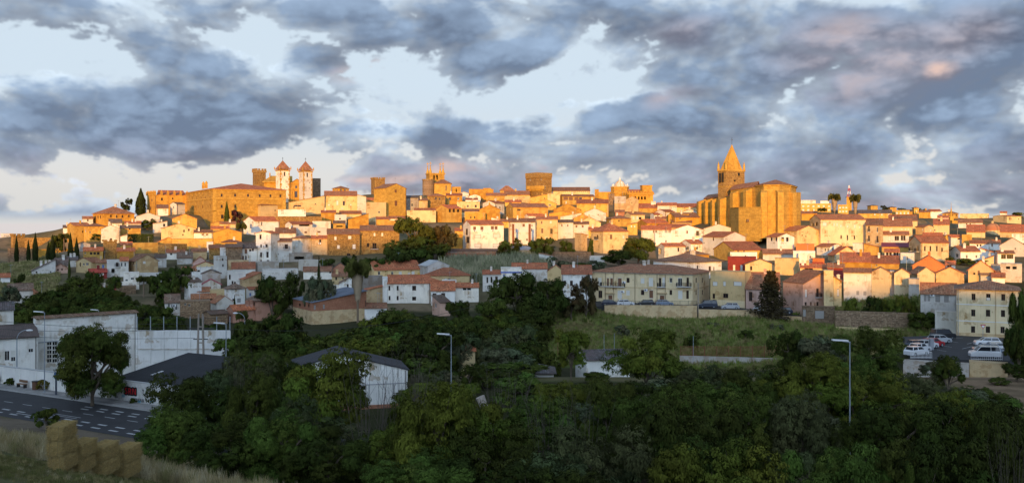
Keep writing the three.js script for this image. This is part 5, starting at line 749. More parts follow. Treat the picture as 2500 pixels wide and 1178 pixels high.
  put('weather_vane', new Geo().bar([0, -.3, 0], [0, 2.6, 0], .06).box(-.4, 1.6, -.04, .4, 1.72, .04).geometry(), M.iron, tower, ...tip);
  for (const [x, z] of ex(.96)) put('pinnacle', new Geo().cyl(0, 0, 0, 1.5, .5, .38, 6).cyl(0, 0, 1.5, 3.2, .45, .04, 6).geometry(), S, tower, x, ty + .3, z);
  for (const [x, d, y0, y1] of [[609, 330.2, 312, 400], [634, 329, 308, 396], [772, 331.3, 310, 338], [733, 330.2, 375, 390]]) { const [wx, wz] = pl(x, d); part('belfry_opening', new Geo().box(wx - .55, Y(y1, d), wz - .6, wx + .55, Y(y0, d), wz + .12), M.dark, tower); } }
{ // skyline on the right
  const t = H('z6', 'brick water tower carrying a red and white lattice mast', 143, 143, 190, 305, 420, 'f', 'O', 'o', tw({ d: 500, w: '' })), c = t.c, k = 500 / F / 3.8, cx = c.LB / 2, cz = -c.LA / 2;
  for (let s = 0; s < 4; s++) { const y0 = c.h + s * 27 * k, y1 = y0 + 27 * k, w0 = (18 - s * 4) * k, w1 = (14 - s * 4) * k, g = new Geo(); for (const [a, b] of [[-1, -1], [1, -1], [1, 1], [-1, 1]]) { g.bar([cx + a * w0, y0, cz + b * w0], [cx + a * w1, y1, cz + b * w1], .16, 4); g.bar([cx + a * w0, y0, cz + b * w0], [cx - b * w1, y1, cz + a * w1], .1, 4); } part('mast_section', g, s & 1 ? M.white : plain('mastRed', [.5, .05, .03], .6), t.house); }
  part('gallery', new Geo().cyl(cx, cz, c.h - .4, c.h, 32 * k, 32 * k, 16).cyl(cx, cz, c.h + 22 * k, c.h + 24 * k, 24 * k, 24 * k, 12), M.steel, t.house);
  const s = H('q7', 'stone bell gable block with a thin obelisk spire', 703, 740, 820, 352, 520, 'f', 'S', 'o', tw({ d: 395, w: '', th: 25, par: .3 })), u = s.c.local(745, 300), k2 = 398 / F / 5.89;
  put('spire', new Geo().box(-26 * k2, -2, -26 * k2, 26 * k2, 60 * k2, 26 * k2).cyl(0, 0, 60 * k2, 190 * k2, 20 * k2, 6 * k2, 8).cyl(0, 0, 190 * k2, 280 * k2, .1, .04, 4).geometry(), wallMat('S'), s.house, s.c.LB * .3, s.c.h, -2.5);
  const d = 352, p = at(2200 + 1320 / 5.89, 480 + 505 / 5.89, d), kk = d / F / 5.89, g = thing('dome', 'brick-tiled dome with stone lantern on the right side of town', 'dome', ...p); control.push([p[0], p[2] - 4, p[1] - 5, 1]);
  part('drum', new Geo().cyl(0, 0, -6, .6, 112 * kk, 112 * kk, 12), wallMat('C'), g); const sh = new THREE.SphereGeometry(106 * kk, 24, 12, 0, Math.PI * 2, 0, Math.PI / 2); const cap = put('dome_shell', sh, roofMat('o'), g, 0, .6, 0); put('lantern', new Geo().cyl(0, 0, 0, 24 * kk, 18 * kk, 16 * kk, 8).cyl(0, 0, 24 * kk, 36 * kk, 20 * kk, 3 * kk, 8).geometry(), wallMat('C'), cap, 0, 104 * kk, 0); }
// rusty columns by the white block
for (const [x0, x1, who] of [[414, 446, 'left rusty brown steel column beside the white house'], [650, 683, 'right rusty brown steel column beside the white house']]) { const d = 291, a = at(1180 + x0 / 5.89, 440 + 625 / 5.89, d), b = at(1180 + x1 / 5.89, 440 + 880 / 5.89, d); const m = single('steel_column', who, 'column', new Geo().box(a[0], b[1] - 2, -d, b[0], a[1], -d - .8), grainMat('rust', [.17, .06, .028]), 'rusty columns'); }
// ---------- walls, sheds and fences between town and valley ----------
H('b3', 'long brick retaining wall below the white modern flats', 1000, 1000, 1905, 222, 330, 'f', 'X', 'o', { ...WALL, dep: 2, w: '', d: 281, par: .1 });
H('b3', 'dark tiled lean-to roof along the brick wall', 1045, 1045, 1500, 205, 235, 'sb', 'K', 'g', { d: 285, dep: 3.5, rise: .7, w: '', c: 0, ant: false, name: 'shed' });
H('b4', 'pale blue-grey sheet roof shed at the end of the brick wall', 10, 10, 200, 190, 230, 'sb', 'K', 'd', { d: 283, dep: 4, rise: 1, rmat: metalRoof('pale', [.42, .45, .48]), w: '', c: 0, ant: false, name: 'shed' });
H('b4', 'tumbledown rubble wall under the yellow corner house', 375, 375, 735, 215, 290, 'f', 'Z', 'o', { ...WALL, dep: 2, w: '', d: 275 });
H('b4', 'broken white wall among the olives', 250, 250, 385, 245, 300, 'sr', 'w', 'o', { ...WALL, dep: 1, rise: .8, w: '', d: 262 });
H('b4', 'white shed wall below the yellow corner house', 722, 722, 860, 250, 320, 'f', 'W', 'o', { ...WALL, dep: 2, w: 'o760,300,60,30', d: 262 });
const street = [[1476, 1702, 745, 774, 207, 'whitewashed street wall below the yellow flats'], [1706, 1852, 756, 778, 204, 'whitewashed street wall below the beige house'], [1852, 1968, 771, 783, 201, 'low street wall behind the dark conifer'], [1968, 2062, 782, 792, 199, 'low ochre street wall below the pink house']];
REG.p = [0, 0, 1];
for (const [x0, x1, y0, y1, d, l] of street) H('p', l, x0, x0, x1, y0, y1, 'f', 'c', 'o', { ...WALL, dep: .5, w: '', d, par: .05 });
H('p', 'long rough stone wall left of the parking place', 2040, 2040, 2232, 760, 802, 'f', 'Z', 'o', { ...WALL, dep: .6, w: '', d: 189, par: .1 });
H('p', 'ochre plinth along the rough stone wall', 2042, 2042, 2215, 799, 810, 'f', 'C', 'o', { ...WALL, dep: .5, w: '', d: 187, par: .05 });
H('p', 'blank plastered wall left of the yellow corner block', 2284, 2284, 2336, 762, 815, 'f', 'w', 'o', { ...WALL, dep: 3, w: '', d: 176, par: .1 });
H('p', 'low stone wall of the raised street end', 1660, 1660, 1900, 870, 885, 'f', 'G', 'o', { ...WALL, dep: .5, w: '', d: 160, par: .05 });
H('p', 'earthy retaining wall under the parked white cars', 2368, 2368, 2462, 884, 935, 'f', 'c', 'o', { ...WALL, dep: 2, w: '', d: 134, par: .05 });
H('p', 'stained concrete wall holding up the left of the parking place', 2206, 2206, 2367, 880, 925, 'f', 'G', 'o', { ...WALL, dep: 1, w: '', d: 136, par: .05 });
// ---------- the ground ----------
const U = [.882, .471], NN = [-.471, .882], RC = [-40, -90];   // the road: direction, normal towards the viewer, a point on it
const roadT = (x, z) => NN[0] * (x - RC[0]) + NN[1] * (z - RC[1]);
const roadAt = (s, t) => [RC[0] + U[0] * s + NN[0] * t, RC[1] + U[1] * s + NN[1] * t];
control.push([-100, -150, -2, 2], [-40, -150, -3, 2], [0, -150, -4, 2], [50, -150, -4.2, 2], [20, -175, -3.8, 2], [60, -170, -3.9, 2], [40, -200, -2.2, 2], [70, -197, -2.3, 2], [90, -190, -1.7, 2], [60, -215, .2, 2], [20, -222, .3, 2], [95, -203, .2, 2], [75, -160, -1.6, 2], [85, -150, -1.5, 3], [95, -160, -1.6, 3], [70, -150, -1.6, 2], [90, -140, -1.4, 3], [110, -150, -1.2, 3], [-30, -180, -2, 1], [-120, -200, 0, 1], [-150, -240, 4, 1], [-170, -300, 7, 1], [-210, -420, -4, 1], [-260, -600, -8, 1], [10, -262, 6.5, 2], [-25, -262, 6.5, 2], [-60, -215, 0, 1], [-95, -225, 2, 1], [180, -200, 6, 1], [240, -300, 14, 1], [0, -560, 24, 1], [150, -600, 22, 1], [-140, -560, 14, 1], [300, -600, 22, 1]);
const nearY = (x, z) => lut([[4.8, 0], [8, .35], [14, 1.6], [32, 7.8], [60.4, 18.3], [90, 22], [190, 30]], roadT(x, z));
const hillY = (x, z) => { // the hill behind the viewer whose ridge still hides the sun from the valley
  const r = lut([[-300, 57], [-60, 57.5], [-25, 56], [0, 54.2], [12, 51], [22, 47.5], [34, 42.5], [50, 40.5], [65, 39.8], [95, 38.6], [130, 37], [260, 40]], x) + 1.6 * noise(x * .07, 3.3, 0) + 1.1 * noise(x * .21, 8.1, 0); return mix(20, r, sstep(20, 138, z)) * (z > 150 ? clamp(1 - (z - 150) / 600) : 1); };
function ground(x, z) {
  if (z > 0) return Math.max(nearY(x, Math.min(z, 40)), hillY(x, z));
  let w = 0, y = 0, m = -z;
  if (m > 112) { for (const c of control) { const dx = x - c[0], dz = z - c[1], q = dx * dx + dz * dz + 16, k = c[3] / (q * q * Math.sqrt(q)); w += k; y += k * c[2]; } y /= w; y -= .35; }
  const far = sstep(520, 900, m); if (far) y = mix(y, (x < -150 ? -12 : 8) - 130 * sstep(600, 7800, m), far);
  const n = nearY(x, z);
  if (m < 112) return n;
  return mix(n, y, sstep(112, 140, m));
}
{
  const xs = [], zs = [];
  for (let x = -4000; x <= 4000; x += Math.abs(x) < 260 ? 2.2 : Math.abs(x) < 600 ? 15 : 200) xs.push(x);
  for (let z = 420; z >= -8000; z -= z > 0 ? 8 : z > -130 ? 1.6 : z > -480 ? 2.6 : z > -900 ? 20 : 400) zs.push(z);
  const p = [], uv = [], idx = [], col = [];
  for (const z of zs) for (const x of xs) { const y = ground(x, z); p.push(x, y, z); uv.push(x, z);
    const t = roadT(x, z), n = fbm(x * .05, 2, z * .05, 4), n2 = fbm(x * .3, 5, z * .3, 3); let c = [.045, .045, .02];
    if (-z > 150 && -z < 215 && x > 5 && x < 100) c = n > 0 ? [.1, .125, .03] : [.13, .11, .04];                   // meadow
    else if (x > 55 && -z > 85 && -z < 140) c = n2 > 0 ? [.24, .165, .1] : [.17, .12, .07];                           // earthy bank
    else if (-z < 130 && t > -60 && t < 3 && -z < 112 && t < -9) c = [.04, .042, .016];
    else if (-z < 130) c = t > 4 && t < 13 ? [.17, .135, .095] : n2 > .05 ? [.1, .1, .04] : [.15, .13, .06];           // bare verge, mown slope
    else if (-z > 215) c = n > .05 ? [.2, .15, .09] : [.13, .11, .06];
    const k = 1 + .5 * n2; col.push(c[0] * k, c[1] * k, c[2] * k); }
  const W = xs.length; for (let j = 0; j < zs.length - 1; j++) for (let i = 0; i < W - 1; i++) { const a = j * W + i; idx.push(a, a + 1, a + W, a + 1, a + W + 1, a + W); }
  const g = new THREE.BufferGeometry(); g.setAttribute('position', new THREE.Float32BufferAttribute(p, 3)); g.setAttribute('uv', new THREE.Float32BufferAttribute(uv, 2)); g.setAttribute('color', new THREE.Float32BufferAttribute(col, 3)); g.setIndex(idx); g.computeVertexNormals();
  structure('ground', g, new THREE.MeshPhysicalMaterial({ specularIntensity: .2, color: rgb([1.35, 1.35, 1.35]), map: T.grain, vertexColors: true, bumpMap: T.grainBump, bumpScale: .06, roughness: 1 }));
}

// ---------- trees ----------
const leafMat = (key, c) => mat('leaf' + key, () => new THREE.MeshPhysicalMaterial({ color: rgb(c), vertexColors: true, roughness: 0.9, specularIntensity: 0.2, side: THREE.DoubleSide }));
const barkMat = mat('bark', () => new THREE.MeshStandardMaterial({ color: rgb([.16, .125, .09]), map: T.bark, roughness: 0.95 }));
function leaves(list) { // list of [x, y, z, nx, ny, nz, size, r, g, b]
  const p = new Float32Array(list.length * 12), c = new Float32Array(list.length * 12), nrm = new Float32Array(list.length * 12), idx = new Uint32Array(list.length * 6);
  const n = new THREE.Vector3(), a = new THREE.Vector3(), b = new THREE.Vector3();
  list.forEach((l, i) => { n.set(l[3], l[4], l[5]).normalize(); a.set(rnd() - .5, rnd() - .5 - .25, rnd() - .5).cross(n).normalize(); b.crossVectors(n, a); const s = l[6], w = s * .42, q = [[a.x * s, a.y * s, a.z * s], [b.x * w, b.y * w, b.z * w], [-a.x * s, -a.y * s, -a.z * s], [-b.x * w, -b.y * w, -b.z * w]];
    for (let k = 0; k < 4; k++) for (let m = 0; m < 3; m++) { p[i * 12 + k * 3 + m] = l[m] + q[k][m]; c[i * 12 + k * 3 + m] = l[7 + m]; nrm[i * 12 + k * 3 + m] = [n.x, n.y, n.z][m]; }
    idx.set([i * 4, i * 4 + 1, i * 4 + 2, i * 4, i * 4 + 2, i * 4 + 3], i * 6); });
  const g = new THREE.BufferGeometry(); g.setAttribute('position', new THREE.BufferAttribute(p, 3)); g.setAttribute('normal', new THREE.BufferAttribute(nrm, 3)); g.setAttribute('color', new THREE.BufferAttribute(c, 3)); g.setIndex(new THREE.BufferAttribute(idx, 1)); return g;
}
const dirRnd = () => { const y = rr(-1, 1), a = rnd() * 6.283, r = Math.sqrt(1 - y * y); return [Math.cos(a) * r, y, Math.sin(a) * r]; };
// a broad tree in unit space: height 1, crown radius 1
function broad(sd, { lo = .22, lobes = 12, clumps = 40, per = 26, leaf = .055, spread = .13, flat = .7, gap = 0, droop = 0 } = {}) {
  seed(sd); const L = [], centres = [], mid = (1 + lo) / 2, hh = (1 - lo) / 2;
  centres.push([rr(-.1, .1), mid + hh * .3, rr(-.1, .1), .45]);
  for (let i = 0; i < lobes; i++) { const a = i / lobes * 6.283 * 2.4 + rr(-.4, .4), t = rr(-.8, .75), k = Math.sqrt(1 - t * t * .7) * rr(.4, .86); centres.push([Math.cos(a) * k, mid + t * hh * .8 + rr(-.08, .08) * hh, Math.sin(a) * k, rr(.17, .42)]); }
  for (const [cx, cy, cz, r] of centres) { const tone = rr(.75, 1.25), warm = rr(.85, 1.2);
    for (let j = 0; j < clumps; j++) { const d = dirRnd(); if (d[1] < -.55 && rnd() < .7) continue; if (rnd() < gap) continue; const k = r * Math.pow(rnd(), .3), px = cx + d[0] * k, py = cy + d[1] * k * hh * 1.15, pz = cz + d[2] * k, t2 = tone * rr(.7, 1.3);
      for (let m = 0; m < per; m++) { const e = dirRnd(), q = spread * Math.pow(rnd(), .5), c = t2 * rr(.75, 1.25); L.push([px + e[0] * q, py + e[1] * q * hh * flat - droop * q * q * 4, pz + e[2] * q, d[0] + e[0] * .9, d[1] + .6 + e[1] * .9, d[2] + e[2] * .9, leaf * rr(.6, 1.3), c * warm, c, c * .9]); } } }
  const tr = new Geo(); tr.bar([0, -.03, 0], [.03, lo * .7, .02], .055, 8, .042).bar([.03, lo * .7, .02], [0, mid, 0], .042, 7, .025);
  for (let i = 0; i < Math.min(9, centres.length); i++) { const c = centres[i], y0 = mix(lo * .6, mid * .9, rnd()), m = [c[0] * .5 + rr(-.05, .05), mix(y0, c[1], .62), c[2] * .5 + rr(-.05, .05)]; tr.bar([.02, y0, .01], m, .026, 5, .018).bar(m, [c[0], c[1], c[2]], .018, 5, .006); for (let k = 0; k < 3; k++) tr.bar([mix(m[0], c[0], .4), mix(m[1], c[1], .4), mix(m[2], c[2], .4)], [c[0] + rr(-.2, .2), c[1] + rr(-.02, .1), c[2] + rr(-.2, .2)], .009, 4, .003); }
  return { crown: leaves(L), trunk: tr.geometry() };
}
function column(sd, { n = 900, leaf = .16, shape = (t) => Math.sin(Math.pow(t, .6) * Math.PI * .98) * .95 + .05 } = {}) { // cypress
  seed(sd); const L = []; for (let i = 0; i < n; i++) { const t = rnd(), a = rnd() * 6.283, r = shape(t) * Math.pow(rnd(), .25) * (.86 + .22 * noise(Math.cos(a) * 1.6, t * 9, Math.sin(a) * 1.6)), c = rr(.65, 1.3); L.push([Math.cos(a) * r, .03 + t * .96, Math.sin(a) * r, Math.cos(a) + rr(-.4, .4), .7 + rr(-.4, .6), Math.sin(a) + rr(-.4, .4), leaf * rr(.5, 1.1), c, c, c * .9]); const l = L[L.length - 1]; l[6] *= .5; }
  return { crown: leaves(L), trunk: new Geo().bar([0, -.02, 0], [0, .8, 0], .14, 6, .03).geometry() };
}
function conifer(sd, tiers = 15, per = 150) { seed(sd); const L = [], tr = new Geo(); tr.bar([0, -.02, 0], [0, .97, 0], .06, 7, .008); for (let i = 0; i < tiers; i++) { const t = i / (tiers - 1), y = .14 + t * .82, R = Math.pow(1 - t * .97, .75) * rr(.7, 1.05), n = 7; for (let k = 0; k < n; k++) { const a = k / n * 6.283 + i * 1.3 + rr(-.3, .3), rad = R * rr(.55, 1.1); tr.bar([0, y, 0], [Math.cos(a) * rad, y - .05 * rad + .02, Math.sin(a) * rad], .014, 4, .004); for (let m = 0; m < per / n; m++) { const u = Math.pow(rnd(), .7), w = .16 * (1 - u * .5), c = rr(.6, 1.3); L.push([Math.cos(a) * rad * u + rr(-w, w), y + .025 - .07 * u * rad + rr(-.03, .02), Math.sin(a) * rad * u + rr(-w, w), rr(-.6, .6), 1, rr(-.6, .6), .07 * rr(.5, 1.2), c, c, c * .9]); } } } return { crown: leaves(L), trunk: tr.geometry() }; }
function palm(sd, fronds = 46, skirt = 40, lo = .7) { // unit: height 1, crown radius 1
  seed(sd); const L = [], S = []; const frond = (out, a, e, len, tone, arc) => { const n = 14; for (let i = 1; i <= n; i++) { const t = i / n, el = e - arc * t * t, r = len * t, x = Math.cos(a) * Math.cos(el) * r, y = Math.sin(el) * r, z = Math.sin(a) * Math.cos(el) * r; for (const s of [-1, 1]) { const w = .2 * Math.sin(Math.PI * Math.min(1, t * .9 + .12)); out.push([x - Math.sin(a) * s * w * .6, lo + (1 - lo) * .5 + y * .17 - w * .05, z + Math.cos(a) * s * w * .6, -Math.sin(a) * s * .6 + rr(-.2, .2), .8, Math.cos(a) * s * .6 + rr(-.2, .2), .13, tone, tone, tone * .85]); } } };
  for (let i = 0; i < fronds; i++) frond(L, i * 2.4, rr(-.05, 1.4), rr(.8, 1.05), rr(.7, 1.3), rr(.35, .75));
  for (let i = 0; i < skirt * 10; i++) { const t = rnd(), a = rnd() * 6.283, r = .14 + .3 * Math.pow(t, .8), c = rr(.7, 1.3); S.push([Math.cos(a) * r, mix(lo - .3 * (skirt ? 1 : 0), lo + .08, t), Math.sin(a) * r, Math.cos(a), .2, Math.sin(a), .12, c, c, c]); }
  return { crown: leaves(L), skirt: skirt ? leaves(S) : null, trunk: new Geo().bar([0, -.02, 0], [.01, lo + .1, 0], .1, 8, .075).geometry() };
}
function twigs(sd, n = 16) { seed(sd); const g = new Geo(); for (let i = 0; i < n; i++) { const a = rnd() * 6.283, k = rr(.1, .5); let p = [Math.cos(a) * .12, 0, Math.sin(a) * .12], r = .009; for (let s = 0; s < 4; s++) { const q = [p[0] + Math.cos(a + rr(-.6, .6)) * k * .3, p[1] + rr(.18, .3), p[2] + Math.sin(a + rr(-.6, .6)) * k * .3]; g.bar(p, q, r, 4, r * .72); r *= .72; if (s) for (let b = 0; b < 2; b++) g.bar(q, [q[0] + rr(-.2, .2), q[1] + rr(.06, .2), q[2] + rr(-.2, .2)], r * .6, 3, r * .25); p = q; } } return g.geometry(); }
const V = {
  near: [11, 12, 13, 14].map((s) => broad(s, { lobes: 20, clumps: 105, per: 26, leaf: .021, spread: .085, lo: .06 })),
  layer: [21, 22].map((s) => broad(s, { lobes: 20, clumps: 52, per: 30, leaf: .024, spread: .13, flat: .25, lo: .22, droop: .5, gap: .15 })),
  open: [31].map((s) => broad(s, { lobes: 20, clumps: 80, per: 20, leaf: .028, spread: .09, lo: .17, flat: .6 })),
  mid: [41, 42, 43, 44].map((s) => broad(s, { lobes: 14, clumps: 62, per: 14, leaf: .044, spread: .11, lo: .06 })),
  round: [15].map((s) => broad(s, { lobes: 30, clumps: 95, per: 22, leaf: .022, spread: .09, lo: .1 })),
  far: [51, 52, 53].map((s) => broad(s, { lobes: 9, clumps: 26, per: 14, leaf: .085, spread: .17, lo: .14 })),
  cypress: [61, 62].map((s) => column(s, { n: 1500, leaf: .3 })), conifer: [conifer(71, 17, 210)], pine: [broad(75, { lobes: 8, clumps: 16, per: 16, leaf: .1, spread: .18, lo: .35, flat: .5, gap: .25 })],
  fan: [palm(81, 54, 44, .72)], date: [palm(82, 60, 0, .62)], twig: [twigs(91), twigs(92, 22)],
};
const LEAF = { dark: [.034, .046, .009], mid: [.052, .068, .013], light: [.085, .105, .016], sage: [.06, .072, .03], fresh: [.062, .095, .018], olive: [.085, .092, .052], yel: [.11, .1, .02], brown: [.06, .046, .02], cyp: [.022, .03, .008], palm: [.08, .082, .022], red: [.05, .02, .022], gold: [.05, .066, .012] };
const deadMat = plain('deadFrond', [.36, .27, .17], .95), twigMat = plain('twig', [.1, .078, .06], .95);
function tree(kind, colour, label, px, py, w, d, { base, name, group, turn, cat } = {}) {
  const x = (px - 1250) / F * d, y1 = EYE + (CY - py) / F * d, b = (base ?? ground(x, -d)) - .05, h = Math.max(1, y1 - b), R = w / 2 / F * d, set = V[kind]; seed(Math.round(px * 13 + py * 7));
  const v = set[Math.floor(rnd() * set.length)], n = name || ({ cypress: 'cypress_tree', fan: 'palm_tree', date: 'palm_tree', conifer: 'conifer_tree', pine: 'pine_tree' }[kind] || 'tree');
  const t = thing(n, label, cat || n.split('_').pop(), x, b, -d, turn ?? rnd() * 6.28, group || ({ near: 'trees of the valley wood', layer: 'trees of the valley wood', open: 'trees of the valley wood', cypress: 'cypresses', fan: 'palms', date: 'palms' }[kind] || 'trees among the houses'));
  put('trunk', v.trunk, kind === 'fan' || kind === 'date' ? plain('palmTrunk', [.2, .14, .09], .95) : barkMat, t, 0, 0, 0, 0, R, h, R);
  put('crown', v.crown, leafMat(colour, LEAF[colour]), t, 0, 0, 0, 0, R, h, R);
  if (v.skirt) put('dead_fronds', v.skirt, deadMat, t, 0, 0, 0, 0, R, h, R);
  return t;
}
